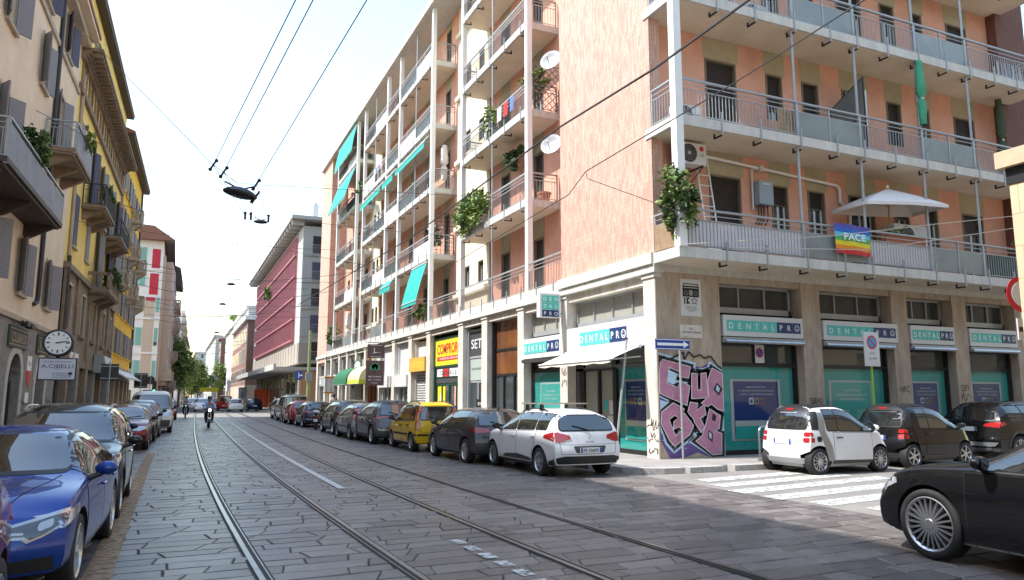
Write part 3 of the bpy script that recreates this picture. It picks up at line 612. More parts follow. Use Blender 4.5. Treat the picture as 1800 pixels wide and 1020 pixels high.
# ------------------------------------------------------------------ west side of the street
T_W=Matrix(((.0275,1,0,-5.6),(1,-.0275,0,0),(0,0,1,0),(0,0,0,1)))     # u along the street, n outwards (towards the road)
def WP(u,n,z): return T_W@Vector((u,n,z))
BEIGE=mat('beige_render',(.76,.65,.5),.9,var=.16,scale=.8,bump=.12,col2=(.66,.52,.37)); YELR=mat('yellow_render',(.78,.57,.17),.9,var=.14,scale=.9,bump=.1); YELR2=mat('deep_yellow_render',(.78,.48,.05),.9,var=.12,scale=.9)
STONE=mat('brown_stone',(.3,.22,.155),.85,var=.3,scale=2,bump=.25,col2=(.16,.115,.08)); STONEL=mat('light_stone',(.42,.35,.27),.85,var=.2,scale=2); TILE=wavemat('roof_tile',(.3,.13,.09),(.16,.07,.05),5,'X',.8,.8)
LOUV=wavemat('grey_louvre',(.34,.33,.35),(.12,.12,.13),6.5); LOUVT=wavemat('teal_louvre',(.3,.55,.47),(.16,.34,.29),9); LOUVB=wavemat('blue_grey_louvre',(.1,.1,.17),(.04,.04,.07),9); WOOD=mat('dark_wood',(.05,.035,.025),.6,var=.2)
def louvwin(par,T,u,z0,z1,n,w=.95,sw=.5,m=LOUV,ang=18,open_=True,frame=STONEL,deep=.18,sill=True,s2=None):
    """casement window with a pair of louvred shutters folded back against the wall"""
    mb=MB(T); a,b=u-w/2,u+w/2; f=.09
    for p,q,r,s in ((a-f,a,z0,z1+f),(b,b+f,z0,z1+f),(a,b,z1,z1+f)): mb.box(p,q,n-.02,n+.035,r,s,frame)
    if sill: mb.box(a-.14,b+.14,n-.02,n+.12,z0-.1,z0,frame)
    win=mb.build('window',par)
    mb=MB(T); mb.box(a,b,n-deep-.02,n-deep,z0,z1,GLASS)
    for p,q,r,s in ((a,a+.06,z0,z1),(b-.06,b,z0,z1),(u-.04,u+.04,z0,z1),(a,b,z0,z0+.06),(a,b,z1-.06,z1),(a,b,(z0+z1)/2-.02,(z0+z1)/2+.02)): mb.box(p,q,n-deep-.02,n-deep+.03,r,s,WFR)
    mb.build('pane',win)
    for sd in (-1,1):
        mb=MB(T); hu=u+sd*w/2; A=rad(ang if open_ else 176) ; A=A if sd<0 or s2 is None else rad(s2)
        d=Vector((sd*math.cos(A),math.sin(A))); p0=Vector((hu,n+.04)); p1=p0+d*sw; k=Vector((-d.y,d.x))*.02
        mb.prism([tuple(p0-k),tuple(p1-k),tuple(p1+k),tuple(p0+k)],'z',z0+.02,z1-.02,m); mb.build('shutter',win)
    return win
def opening(h): u,z0,z1,w=h; return (u-w/2,u+w/2,z0,z1)
def balcony(par,T,u0,u1,n,z,style,out=1.0,m=STONE):
    mb=MB(T); mb.box(u0,u1,n,n+out,z,z+.14,m); mb.box(u0+.06,u1-.06,n,n+out-.08,z-.08,z,m)
    for u in (u0+.3,u1-.3) if u1-u0<4 else (u0+.4,(u0+u1)/2,u1-.4): mb.prism([(n,z-.55),(n+.16,z-.5),(n+out*.8,z-.14),(n+out*.8,z-.08),(n,z-.08)],'x',u-.1,u+.1,m)
    b=mb.build('balcony',par); zt=z+.14
    if style=='stone':
        mb=MB(T)
        for p,q in (((u0,n+out-.14),(u1,n+out)),((u0,n),(u0+.14,n+out)),((u1-.14,n),(u1,n+out))):
            mb.box(p[0],q[0],p[1],q[1],zt+.75,zt+.9,m); mb.box(p[0],q[0],p[1],q[1],zt,zt+.12,m)
        k=max(3,int((u1-u0)/.28))
        for i in range(k+1): u=u0+.07+(u1-u0-.14)*i/k; mb.box(u-.06,u+.06,n+out-.12,n+out-.02,zt+.12,zt+.75,m)
        for e in (u0+.07,u1-.07):
            for v in (.3,.6): mb.box(e-.05,e+.05,n+out*v-.06,n+out*v+.06,zt+.12,zt+.75,m)
        mb.build('balustrade',b)
    else:
        mb=MB(T); M=DMETAL if style=='iron' else METAL
        def run(p,q):
            railing(mb,T,p,q,zt-.05,'bar',M)
        run((u0+.03,n+.02),(u0+.03,n+out-.03)); run((u0+.03,n+out-.03),(u1-.03,n+out-.03)); run((u1-.03,n+out-.03),(u1-.03,n+.02)); mb.build('railing',b)
        if style=='panel':
            mb=MB(T); mb.box(u0+.04,u1-.04,n+out-.02,n+out-.005,zt,zt+.82,mat('blue_grey_sheet',(.2,.21,.25),.6,var=.2,scale=1.5)); mb.build('screen',b)
    return b
def drain(par,T,u,n,z0,z1,m=DMETAL,elbow=0):
    mb=MB(T); pts=[(u,n+.08,z1),(u,n+.08,z0)]
    if elbow: pts+=[(u-.1,n+.08,z0-.2),(u-elbow,n+.05,z0-.3)]
    mb.tube(pts,.075,m,8); mb.build('drainpipe',par)
# ---- beige house
BG=thing('town_house','beige rendered town house with grey louvred shutters and paint shop below, nearest on the left','building',tuple(WP(20,0,0)))
ops=[(23.9,5.0,6.75,1.0),(28.1,5.0,6.75,1.0),(32.5,5.0,6.75,1.0),(24.0,7.6,10.3,1.0),(27.8,9.3,10.35,.6),(32.0,9.25,10.1,.6),(23.9,12.2,14.0,1.0),(28.6,12.2,13.95,1.0),(32.0,10.6,13.2,1.0),(28.3,15.1,16.6,1.0),(32.5,15.0,16.6,1.0),(19,5,6.75,1),(19,12.2,14,1)]
mb=MB(T_W); wallgrid(mb,-45,35.4,4.1,17.0,0,[opening(o) for o in ops],BEIGE,.2); mb.box(-45,35.4,-11,-.25,.1,17.0,DARKIN); mb.box(-45,35.4,-11,-.2,17.0,17.1,BEIGE); mb.build('wall',BG)
for i,(u,z0,z1,w) in enumerate(ops):
    if w<.8:
        mb=MB(T_W); mb.box(u-.38,u+.38,-.02,.03,z1,z1+.09,WFR); mb.box(u-.38,u-.3,-.02,.03,z0,z1,WFR); mb.box(u+.3,u+.38,-.02,.03,z0,z1,WFR); wn=mb.build('window',BG); mb=MB(T_W); mb.box(u-.3,u+.3,-.2,-.17,z0,z1,GLASS); mb.build('pane',wn)
    else: louvwin(BG,T_W,u,z0,z1,0,m=LOUVB if z0>14.5 else LOUV,ang=[14,30,22,35][i%4],s2=[40,18,30][i%3] if z0<14.5 else None,sill=(z1-z0)<2.4)
for z,h,o in ((4.1,.16,.12),(14.6,.2,.08),(16.75,.3,.35)): mb=MB(T_W); mb.box(-14,35.4,-.01,o,z,z+h,STONEL); mb.build('string_course',BG)
mb=MB(T_W); mb.box(-45,35.5,-11.2,.65,17.1,17.25,BEIGE); mb.prism([(.7,17.25),(.7,17.4),(-5,19.4),(-11.2,17.4),(-11.2,17.25)],'x',-45.2,35.5,TILE); mb.build('roof',BG)
drain(BG,T_W,30.6,0,5.2,17.0,elbow=.45)
balcony(BG,T_W,20.6,28.3,0,7.3,'panel',1.0,WOOD); balcony(BG,T_W,29.6,33.6,0,10.35,'panel',1.0,STONE)
SLATE=mat('pale_stone_surround',(.5,.48,.44),.8,var=.2,scale=4)
SHOPST=mat('grey_shop_stone',(.24,.22,.2),.8,var=.3,scale=4,bump=.2)
mb=MB(T_W); 
def archface(mb,T,u0,u1,z0,z1,holes,n,m,dep):
    us=[u0]
    for (a,b,sp) in holes: us+=[a,b]
    us.append(u1)
    for i in range(0,len(us)-1,2): mb.box(us[i],us[i+1],n-dep,n,z0,z1,m)
    for a,b,sp in holes:
        r=(b-a)/2; k=12; arc=[(a+r-r*math.cos(PI*i/k),sp+r*math.sin(PI*i/k)) for i in range(k+1)]
        for p,q in zip(arc,arc[1:]): mb.face([(p[0],n,p[1]),(q[0],n,q[1]),(q[0],n,z1),(p[0],n,z1)],m); mb.face([(p[0],n,p[1]),(q[0],n,q[1]),(q[0],n-dep,q[1]),(p[0],n-dep,p[1])],m)
H=[(18.7,20.5,2.2),(23.0,24.8,2.2),(27.35,29.15,2.2),(31.55,33.25,2.2)]
archface(mb,T_W,-45,35.4,.1,4.1,H,.04,SHOPST,.3); mb.build('shop_wall',BG)
for a,b,sp in H:
    mb=MB(T_W); r=(b-a)/2; mb.box(a,b,-.3,-.27,.12,sp,SHOPG); mb.box(a,b,-.28,-.2,sp-.05,sp+.05,WOOD)
    for u in (a,(a+b)/2-.04,b-.09): mb.box(u,u+.09,-.28,-.2,.12,sp,WOOD)
    mb.prism([(a+r-r*math.cos(PI*i/12),sp+r*math.sin(PI*i/12)) for i in range(13)],'y',-.29,-.26,SHOPG); d=mb.build('arched_door',BG)
    mb=MB(T_W); q=r+.28
    for i in range(12):
        A,B=PI*i/12,PI*(i+1)/12; P0=[(a+r-q_*math.cos(t_),sp+q_*math.sin(t_)) for q_,t_ in ((r,A),(q,A),(q,B),(r,B))]; mb.prism(P0,'y',.038,.075,SLATE)
    mb.box(a-.28,a,.038,.07,.12,sp,SLATE); mb.box(b,b+.28,.038,.07,.12,sp,SLATE); mb.build('arch_surround',BG)
SGREEN=mat('dark_green_sign',(.03,.05,.035),.6); GOLD=mat('gold_lettering',(.5,.42,.28),.6);
for u0,u1,t in ((26.9,29.5,'COLORIFICIO'),(31.2,33.7,'V. DORE')):
    mb=MB(T_W); mb.box(u0,u1,.04,.1,3.25,3.92,SGREEN); mb.box(u0+.08,u1-.08,.1,.11,3.33,3.35,GOLD); mb.box(u0+.08,u1-.08,.1,.11,3.82,3.84,GOLD); s=mb.build('shop_sign',BG)
    mb=MB(T_W); mb.text(t,((u0+u1)/2,.11,3.58),(1,0,0),(0,0,1),.32,GOLD,w=(u1-u0)*.8,depth=-.005); mb.build('lettering',s)
mb=MB(T_W); mb.box(30.0,30.7,.045,.06,2.6,3.1,LETW); mb.prism([(30.05,2.6),(30.65,2.6),(30.65,2.25),(30.35,2.05),(30.05,2.25)],'y',.045,.06,REDS); s=mb.build('shop_badge',BG); mb=MB(T_W); mb.text('ITALIA',(30.35,.062,2.85),(1,0,0),(0,0,1),.14,SGREEN,w=.5,depth=-.003); mb.box(30.05,30.6,.045,.06,1.5,1.85,LETW); mb.build('lettering',s)
for u in (28.2,32.6):
    mb=MB(T_W); mb.tube([(u-1,.35,4.02),(u+1,.35,4.0)],.05,DMETAL,8); mb.box(u-.8,u-.3,.25,.45,3.92,4.06,BLACK); mb.box(u-.1,u+.4,.25,.45,3.9,4.05,BLACK); mb.tube([(u,.05,4.1),(u,.35,4.02)],.02,DMETAL); mb.build('sign_lamp',BG)
tagscrawl(T_W,29.6,.3,1.3,1.5,31,.048,th=.016); tagscrawl(T_W,33.5,.3,1.5,1.4,32,.048,th=.016)
# ---- yellow house with brown stone base
YG=thing('yellow_house','yellow town house with brown stone base and deep bracketed brown cornice','building',tuple(WP(45,0,0)))
ops=[(36.9,4.6,6.5,1.1),(41,4.6,6.5,1.1),(45.1,4.6,6.5,1.1),(49.2,4.6,6.5,1.1),(52.6,4.6,6.5,1.0)]
ops2=[(37.4,8.3,10.6,1.0),(41.3,8.3,10.6,1.0),(45.0,7.5,10.5,1.0),(49.4,8.3,10.6,1.0),(52.6,8.3,10.6,1.0),(37.4,11.7,13.9,.95),(40.9,10.7,13.9,.95),(44.6,11.7,13.9,.95),(48.4,10.7,13.9,.95),(52.4,11.7,13.9,.95)]
ops3=[(u,15.35,16.25,.85) for u in (36.5,38.6,40.7,42.8,44.9,47,49.1,51.2,53.1)]
mb=MB(T_W); wallgrid(mb,35.4,54,7.25,15.2,0,[opening(o) for o in ops2],YELR,.2); wallgrid(mb,35.4,54,15.2,20.2,0,[opening(o) for o in ops3],YELR,.2); mb.box(35.4,54,-11,-.25,.1,20.2,DARKIN); mb.build('wall',YG)
mb=MB(T_W); wallgrid(mb,35.4,54,3.6,7.1,.05,[opening(o) for o in ops],STONE,.25); mb.build('stone_base',YG)
for u in (35.7,39,43.1,47.1,51,53.7): mb=MB(T_W); mb.box(u-.22,u+.22,.04,.16,3.5,7.1,STONE); mb.build('pilaster',YG)
for i,(u,z0,z1,w) in enumerate(ops): 
    mb=MB(T_W); mb.box(u-w/2-.12,u-w/2,.03,.13,z0,z1+.12,STONEL); mb.box(u+w/2,u+w/2+.12,.03,.13,z0,z1+.12,STONEL); mb.box(u-w/2,u+w/2,.03,.13,z1,z1+.12,STONEL); mb.box(u-w/2-.2,u+w/2+.2,.03,.2,z0-.14,z0,STONE); wn=mb.build('window',YG)
    mb=MB(T_W); mb.box(u-w/2,u+w/2,-.22,-.2,z0,z1,WOOD if i!=2 else SHUT); mb.box(u-.03,u+.03,-.2,-.17,z0,z1,WOOD); mb.build('shutter',wn)
for i,(u,z0,z1,w) in enumerate(ops2):
    louvwin(YG,T_W,u,z0,z1,0,w=w,sw=w/2,open_=i not in (0,1,5),ang=24,sill=(z1-z0)<2.5,m=LOUV if i%3 else LOUVB)
    if i in (2,): mb=MB(T_W); mb.prism([(u-.8,z1+.15),(u+.8,z1+.15),(u+.8,z1+.3),(u-.8,z1+.3)],'y',0,.3,STONEL); mb.build('hood_mould',YG)
for u,z0,z1,w in ops3:
    mb=MB(T_W); mb.box(u-w/2-.3,u-w/2,-.01,.06,z0-.1,z1+.1,STONE); mb.box(u+w/2,u+w/2+.3,-.01,.06,z0-.1,z1+.1,STONE); wn=mb.build('window',YG); mb=MB(T_W); mb.box(u-w/2,u+w/2,-.2,-.17,z0,z1,WOOD); mb.build('pane',wn)
for z,h,o in ((7.08,.24,.22),(14.85,.26,.16),(15.12,.1,.1)): mb=MB(T_W); mb.box(35.4,54.02,-.01,o,z,z+h,STONE); mb.build('string_course',YG)
mb=MB(T_W); 
for o,z in ((.18,16.3),(.28,16.42),(.4,16.54),(.85,16.68)): mb.box(35.3,54.1,-.01,o,z,z+.12,STONE)
for i in range(37): u=35.6+i*.5; mb.box(u-.1,u+.1,.1,.8,16.5,16.68,STONE)
mb.build('cornice',YG)
mb=MB(T_W); mb.box(35.4,54,.45,.5,17.6,17.65,DMETAL)
for i in range(60): u=35.5+i*.31; mb.box(u-.012,u+.012,.46,.485,16.8,17.6,DMETAL)
mb.build('roof_railing',YG)
mb=MB(T_W); mb.box(35.4,54.1,-11,.42,20.2,20.35,WOOD); mb.prism([(.45,20.35),(.45,20.5),(-5,22.5),(-11,20.5),(-11,20.35)],'x',35.3,54.2,TILE); mb.build('roof',YG)
drain(YG,T_W,36.1,0,7.3,15.8,STONEL); drain(YG,T_W,35.6,.1,4.2,7.6)
balcony(YG,T_W,38.6,42.6,0,10.45,'iron'); balcony(YG,T_W,46.0,50.6,0,10.45,'iron'); balcony(YG,T_W,42.4,47.4,0,6.95,'stone',1.0,STONE)
mb=MB(T_W); DD=[(35.8,37.8),(38.4,40.6),(41.4,43.6),(44.4,46.6),(47.4,49.8),(50.4,53.4)]
us=[35.4]+[x for d in DD for x in d]+[54]
for i in range(0,len(us)-1,2): mb.box(us[i],us[i+1],-.3,.1,.1,3.6,STONE if i%4 else SHOPST)
mb.box(35.4,54,-.3,.08,3.1,3.6,STONE); mb.build('shop_wall',YG)
for i,(a,b) in enumerate(DD):
    mb=MB(T_W); mb.box(a,b,-.35,-.28,.12,3.1,WOOD if i%2 else SHOPG); mb.box(a,a+.1,-.28,-.2,.12,3.1,WOOD); mb.box(b-.1,b,-.28,-.2,.12,3.1,WOOD); mb.box((a+b)/2-.05,(a+b)/2+.05,-.28,-.2,.12,3.1,STONEL if i==2 else WOOD); mb.build('shop_door',YG)
mb=MB(T_W); mb.box(38.2,40.4,.1,.16,2.75,3.7,LETW); s=mb.build('shop_sign',YG); mb=MB(T_W)
mb.text('Flavia',(39.3,.165,3.35),(1,0,0),(0,0,1),.4,REDS,w=1.5,depth=-.004); mb.text('Centro Estetico',(39.3,.165,2.95),(1,0,0),(0,0,1),.16,REDS,w=1.7,depth=-.004); mb.build('lettering',s)
mb=MB(T_W); mb.prism([(.1,3.0),(.1,4.0),(.55,3.95),(.75,3.1),(.7,3.0)],'x',46.3,50.0,GREYF); mb.prism([(.56,3.92),(.76,3.08),(.775,3.085),(.575,3.925)],'x',46.5,49.8,SIGNW); mb.build('shop_canopy',YG)
# ---- deep yellow house
Y2=thing('deep_yellow_house','taller deep yellow house with small white stone balconies and rows of narrow shutters','building',tuple(WP(61,0,0)))
uu=[55.3,57.3,59.2,61.1,63,65,67,68.4]
ops=[(u,z,z+1.75,.8) for z in (4.6,7.3,10.1,12.9,15.6) for u in uu]
mb=MB(T_W); wallgrid(mb,54,69.2,3.8,19.0,0,[opening(o) for o in ops],YELR2,.2); mb.box(54,69.2,-11,-.25,.1,19,DARKIN); mb.box(69.2,69.3,-11,0,.1,19,YELR2); mb.build('wall',Y2)
for i,(u,z0,z1,w) in enumerate(ops): louvwin(Y2,T_W,u,z0,z1,0,w=.7,sw=.36,ang=12 if i%3 else 4,m=LOUV,frame=YELR2)
for u,z in ((53.2,11.9),(60.4,11.85),(66.8,11.9),(53.2,8.9),(60.4,8.9),(66.8,8.9),(60.4,14.7)): balcony(Y2,T_W,u+1,u+2.5,0,z,'stone',.8,STONEL)
mb=MB(T_W); mb.box(53.8,69.8,-11,.55,19.0,19.15,WOOD); mb.prism([(.6,19.15),(.6,19.32),(-5,21.4),(-11,19.32),(-11,19.15)],'x',53.7,69.9,TILE); mb.build('roof',Y2)
drain(Y2,T_W,54.2,0,4,18.8,STONEL); drain(Y2,T_W,69,0,4,18.8)
mb=MB(T_W); us=[54,55,57.5,58.2,60.8,61.5,64,64.7,67,67.6,69.2]
for i in range(0,len(us)-1,2): mb.box(us[i],us[i+1],-.3,.08,.1,3.8,STONEL)
mb.box(69.0,69.2,-.3,.08,.1,3.8,STONEL); mb.box(54,69.2,-.3,.05,2.9,3.8,STONEL); mb.build('shop_wall',Y2)
for a,b in ((55,57.5),(58.2,60.8),(61.5,64),(64.7,67)): mb=MB(T_W); mb.box(a,b,-.35,-.28,.12,2.9,SHOPG); mb.box(a,a+.1,-.28,-.2,.12,2.9,BLACK); mb.box((a+b)/2-.05,(a+b)/2+.05,-.28,-.2,.12,2.9,BLACK); mb.build('shop_front',Y2)
mb=MB(T_W); mb.prism([(.05,3.5),(.1,3.6),(1.0,3.0),(1.0,2.9)],'x',54.6,68.5,SIGNW); mb.build('awning',Y2)
# ---- white and red corner house beyond the crossing
PK=thing('corner_house','white corner house with crimson panels and teal shutters, beyond the yellow houses','building',(-3,88,0))
T_P=Matrix(((1,0,0,0),(0,-1,0,88),(0,0,1,0),(0,0,0,1))); T_PW=Matrix(((.0275,1,0,-2.15-88*.0275),(1,-.0275,0,0),(0,0,1,0),(0,0,0,1)))
WHT=mat('white_render',(.74,.7,.67),.9,var=.06,scale=1); BUFF=mat('buff_render',(.52,.4,.31),.9,var=.1); REDP=mat('crimson_render',(.5,.03,.05),.8)
fl=[(16.1,17.7),(13.5,15.0),(10.7,12.3),(7.1,9.0),(3.5,5.5)]
mb=MB(T_P); mb.box(-14,-2.15,-20,0,.1,18.5,WHT); mb.box(-2.15,-1.9,-30,-.4,.1,17,BUFF)
mb.box(-3.7,-2.7,0,.03,2.6,11.9,BUFF); mb.box(-5.4,-5.05,0,.03,2.6,12.3,BUFF)
for a,b,c,d in ((-3.25,-2.45,15.5,17.6),(-3.35,-2.5,12.6,14.9),(-3.6,-2.55,11.9,12.3),(-5.5,-5.1,11.9,12.4)): mb.box(a,b,0,.04,c,d,REDP)
for z in (15.25,9.9,6.2): mb.box(-14,-2.1,0,.12,z,z+.2,WHT)
mb.build('wall',PK)
for z0,z1 in fl:
    for a,b in ((-5.0,-4.45),(-4.35,-3.8),(-2.6,-2.25),(-7.6,-6.9),(-9.6,-8.9)):
        if z0>12.5 and a>-3: continue
        mb=MB(T_P); mb.box(a-.06,b+.06,0,.06,z0-.08,z1+.06,WFR); wn=mb.build('window',PK); mb=MB(T_P); s=rnd.choice([1,1,.65,.8]); mb.box(a,b,.06,.075,z1-(z1-z0)*s,z1,LOUVT); mb.box(a,b,.055,.065,z0,z1,GLASS); mb.build('shutter',wn)
mb=MB(T_P); mb.prism([(-15,18.5),(-1.2,18.5),(-1.1,18.35),(-1.1,18.6),(-3.2,20.0),(-15,20.6)],'y',-20,.9,TILE); mb.box(-1.9,-1.1,-20,.9,18.2,18.52,WOOD); mb.build('roof',PK)
mb=MB(T_PW); mb.box(90,105,0,.9,2.9,16.6,BUFF); mb.box(89.5,100,0,1.4,3.4,4.6,STONEL); mb.build('bay_window_front',PK)
for z0,z1 in fl[1:]:
    for u in (91.5,94.5,97.5): 
        mb=MB(T_PW); mb.box(u-.5,u+.5,.9,.95,z0-.05,z1+.05,WFR); wn=mb.build('window',PK); mb=MB(T_PW); mb.box(u-.42,u+.42,.95,.96,z0,z1,LOUVT); mb.build('shutter',wn)
    for u0 in (100.5,):
        balcony(PK,T_PW,u0,u0+3,.9,z0-.9,'stone',.7,STONEL)
mb=MB(T_PW); mb.prism([(0,15.6),(1.6,15.4),(1.7,15.9),(1.4,17.6),(0,18.2)],'x',100,107,WOOD); mb.build('dormer_roof',PK)
mb=MB(T_P); 
for a,b in ((-5.4,-4.4),(-7.5,-6.2),(-3.3,-2.4)): mb.box(a,b,0,.03,.15,2.4,SHOPG)
mb.build('shop_front',PK)
# ---- further houses on both sides
def house(name,label,T,u0,u1,n,depth,H,m,rows,cols,wm,wt=None,bal=0,end=True,roofm=None,eave=.6,ww=.9,base=None,flat=False):
    o=thing(name,label,'building',tuple(T@Vector(((u0+u1)/2,n,0))))
    mb=MB(T); mb.box(u0,u1,n-depth,n,.05,H,m); mb.build('wall',o)
    if base: mb=MB(T); mb.box(u0-.02,u1+.02,n-depth,n+.06,.05,3.6,base); mb.build('base',o)
    fh=(H-4.2)/rows
    for r in range(rows):
        for c in range(cols):
            u=u0+(u1-u0)*(c+.5)/cols; z=4.2+fh*r+.5
            mb=MB(T); mb.box(u-ww/2-.07,u+ww/2+.07,n,n+.05,z-.07,z+fh*.62,wt or WFR); wn=mb.build('window',o); mb=MB(T); mb.box(u-ww/2,u+ww/2,n+.05,n+.065,z,z+fh*.58,wm); mb.build('pane',wn)
            if bal and (c+r)%bal==0: balcony(o,T,u-.9,u+.9,n,z-.75,'iron' if (c+r)%2 else 'stone',.8,STONEL)
        if end:
            for dpt in (2.2,5,8):
                if dpt<depth: mb=MB(T); mb.box(u0-.05,u0,n-dpt-.45,n-dpt+.45,4.2+fh*r+.5,4.2+fh*r+.5+fh*.55,wm); mb.build('window',o)
    for c in range(max(2,cols//2)):
        u=u0+(u1-u0)*(c+.5)/max(2,cols//2); mb=MB(T); mb.box(u-1.2,u+1.2,n+.06,n+.1,.2,3,SHOPG); mb.build('shop_front',o)
    mb=MB(T)
    if flat: mb.box(u0-.1,u1+.1,n-depth,n+eave,H,H+.4,m)
    else: mb.prism([(n+eave,H),(n+eave,H+.2),(n-depth/2,H+2),(n-depth,H)],'x',u0-.3,u1+.3,roofm or TILE)
    mb.build('roof',o); return o
house('grey_house','grey house with dark eaves behind the white and red corner house',T_W,112,128,.6,10,17.5,mat('grey_render',(.4,.37,.35),.9,var=.1),5,7,GLASS,bal=2)
house('rose_house','dull rose house with iron balconies, far down the left side',T_W,129,146,.9,10,16.2,mat('rose_render',(.4,.25,.22),.9,var=.1),5,7,GLASS,bal=2)
house('pale_tower_block','pale tower block with stacked balconies at the far left end',T_W,170,200,1.0,12,19.2,WHT,6,8,GLASS,bal=1,flat=True)
house('cream_house','cream house half hidden by the far left trees',T_W,205,260,1.0,12,17,CREAMR,5,10,GLASS)
# east side
RD=thing('red_office_block','office block with crimson window grid and flat oversailing roof, beyond the apartment block','building',(11,77,0))
T_E=Matrix(((0,-1,0,11.0),(1,0,0,0),(0,0,1,0),(0,0,0,1))); T_ES=Matrix(((1,0,0,0),(0,-1,0,77),(0,0,1,0),(0,0,0,1)))
CRIM=mat('crimson_panel',(.4,.16,.18),.6,var=.15,scale=2); GREYC=mat('grey_concrete',(.4,.39,.37),.85,var=.15)
mb=MB(T_E); mb.box(77,126,-18,0,7.1,19.2,GREYC); mb.box(80.5,122.5,0,.06,7.3,19,CRIM); mb.build('wall',RD)
mb=MB(T_E); mb.box(77,126,-18,.05,5.0,7.1,mat('buff_panel',(.36,.31,.26),.8,var=.15))
for i in range(22): u=77.5+i*2.2; mb.box(u,u+.08,.05,.1,5.0,7.1,GREYC)
mb.box(76.8,127,-18,2.4,4.35,4.65,GREYC); mb.box(76.8,127,2.2,2.4,4.65,4.95,GREYC); mb.build('canopy',RD)
mb=MB(T_E); mb.box(78,126,-18,-.6,.1,4.4,STONE); mb.box(77,78.6,-3,-.3,.1,4.4,mat('tan_stone',(.36,.2,.11),.8,var=.1)); mb.build('base',RD)
for i in range(12): u=80+i*3.8; mb=MB(T_E); mb.box(u,u+2.6,-.6,-.55,.3,2.4,SHOPG); mb.box(u,u+2.6,-.6,-.54,2.6,4.1,GLASS); mb.box(u-.25,u-.05,-.6,-.45,.1,4.3,STONEL); mb.build('shop_front',RD)
for r in range(5):
    z=7.6+r*2.28
    mb=MB(T_E)
    for i in range(42): u=80.8+i; mb.box(u+.12,u+.78,.06,.075,z+.25,z+1.5,GLASS if (i*7+r*3)%5 else LOUVB)
    b=mb.build('window_band',RD); mb=MB(T_E)
    for i in range(43): u=80.8+i; mb.box(u-.06,u+.06,.06,.3,z,z+1.9,CRIM)
    mb.box(80.6,122.6,.06,.34,z-.12,z+.02,CRIM); mb.build('mullions',b)
mb=MB(T_E); mb.box(76.2,127,-19,1.3,19.75,20.1,GREYC)
for i in range(25): u=77+i*2; mb.box(u-.12,u+.12,-.02,1.2,19.2,19.75,GREYC)
mb.build('roof',RD)
mb=MB(T_ES)
for r in range(5):
    z=5.6+r*2.75; mb.box(11.0,25,0,.08,z-.55,z-.35,GREYC)
mb.build('string_course',RD)
for r in range(5):
    z=5.4+r*2.75
    for a in (12.0,14.6,17): 
        mb=MB(T_ES); mb.box(a,a+1.3,.0,.04,z,z+1.8,LOUVB if r%2 else SHUT); wn=mb.build('window',RD); mb=MB(T_ES); railing(mb,T_ES,(a-.1,.25),(a+1.4,.25),z-.2,'bar'); mb.build('railing',wn)
mb=MB(); mb.tube([(12.6,80,20),(12.6,80,22.5)],.08,DMETAL); mb.tube([(12.6,80,21.3),(14.5,82,20.05)],.05,DMETAL); mb.tube([(12.6,80,21),(11.5,78.5,20.05)],.05,DMETAL); mb.box(12.3,12.9,79.8,80.2,20.2,22.3,SIGNW); mb.build('mast',RD)
BRN=thing('brown_brick_building','brown brick building with white cornice and tall glazed stair strip','building',(10.4,132,0))
T_B=Matrix(((0,-1,0,10.35),(1,0,0,0),(0,0,1,0),(0,0,0,1))); T_BS=Matrix(((1,0,0,0),(0,-1,0,132),(0,0,1,0),(0,0,0,1)))
BB=brickmat('brown_brick',(.26,.11,.075),(.2,.085,.06),(.2,.15,.12),.26,.07)
mb=MB(T_B); mb.box(132,168,-16,0,.1,14.6,BB); mb.build('wall',BRN); mb=MB(T_B); mb.box(131.7,168.3,-16.3,.5,14.6,15.2,WHITE); mb.box(132,168,-16,.05,15.2,16.6,WHITE); mb.box(131.7,168.3,-16.2,.4,16.6,17.0,WHITE); mb.build('roof',BRN)
mb=MB(T_B); mb.box(131.9,168,-16,.08,.1,3.6,STONEL); mb.build('base',BRN)
mb=MB(T_BS); mb.box(11.4,12.4,0,.1,4.8,13.0,METAL)
for i in range(10): mb.box(11.5,12.3,.1,.12,4.9+i*.81,5.6+i*.81,GLASS)
mb.build('stair_window',BRN)
for i in range(10):
    u=134+i*3.5
    for z,h in ((4.2,2.4),(7.6,2.4),(11,2.4),(15.4,1)): mb=MB(T_B); mb.box(u,u+1.6,0,.05,z,z+h,WFR); wn=mb.build('window',BRN); mb=MB(T_B); mb.box(u+.1,u+1.5,.05,.06,z+.1,z+h-.1,GLASS); mb.build('pane',wn)
mb=MB(); mb.box(13.2,13.4,131.8,132,15,19.5,DMETAL); mb.box(12.4,15.0,131.7,131.8,17.4,18.6,SIGNW); mb.box(12.7,14.2,131.66,131.7,17.9,18.05,REDS); mb.box(13.5,13.7,131.66,131.7,17.5,18.3,REDS); mb.build('roof_sign',BRN)
T_F=Matrix(((0,-1,0,11.3),(1,0,0,0),(0,0,1,0),(0,0,0,1)))
house('white_house','white plastered house with projecting bays next to the brown brick building',T_F,172,214,0,14,17.6,WHT,5,9,GLASS,flat=True,bal=0)
house('dark_brick_house','dark brick house far down on the right',T_F,216,224,1.0,14,17,BB,5,3,GLASS,flat=True)
house('grey_tower_block','grey tower block closing the far right side',T_F,245,330,1.2,14,20,GREYC,6,12,GLASS,flat=True)
house('distant_block','hazy grey block at the very end of the street',T_F,340,420,4.5,14,20,GREYC,6,10,GLASS,flat=True)
RB_=house('reflection_block','brown block added for darker reflections behind the stone clad corner, outside the picture',Matrix(((1,0,0,0),(0,1,0,-3.4),(0,0,1,0),(0,0,0,1))),14,60,0,20,19,STONE,5,9,GLASS,end=False,flat=True)  # unseen block, added to give the shop glass something darker to reflect
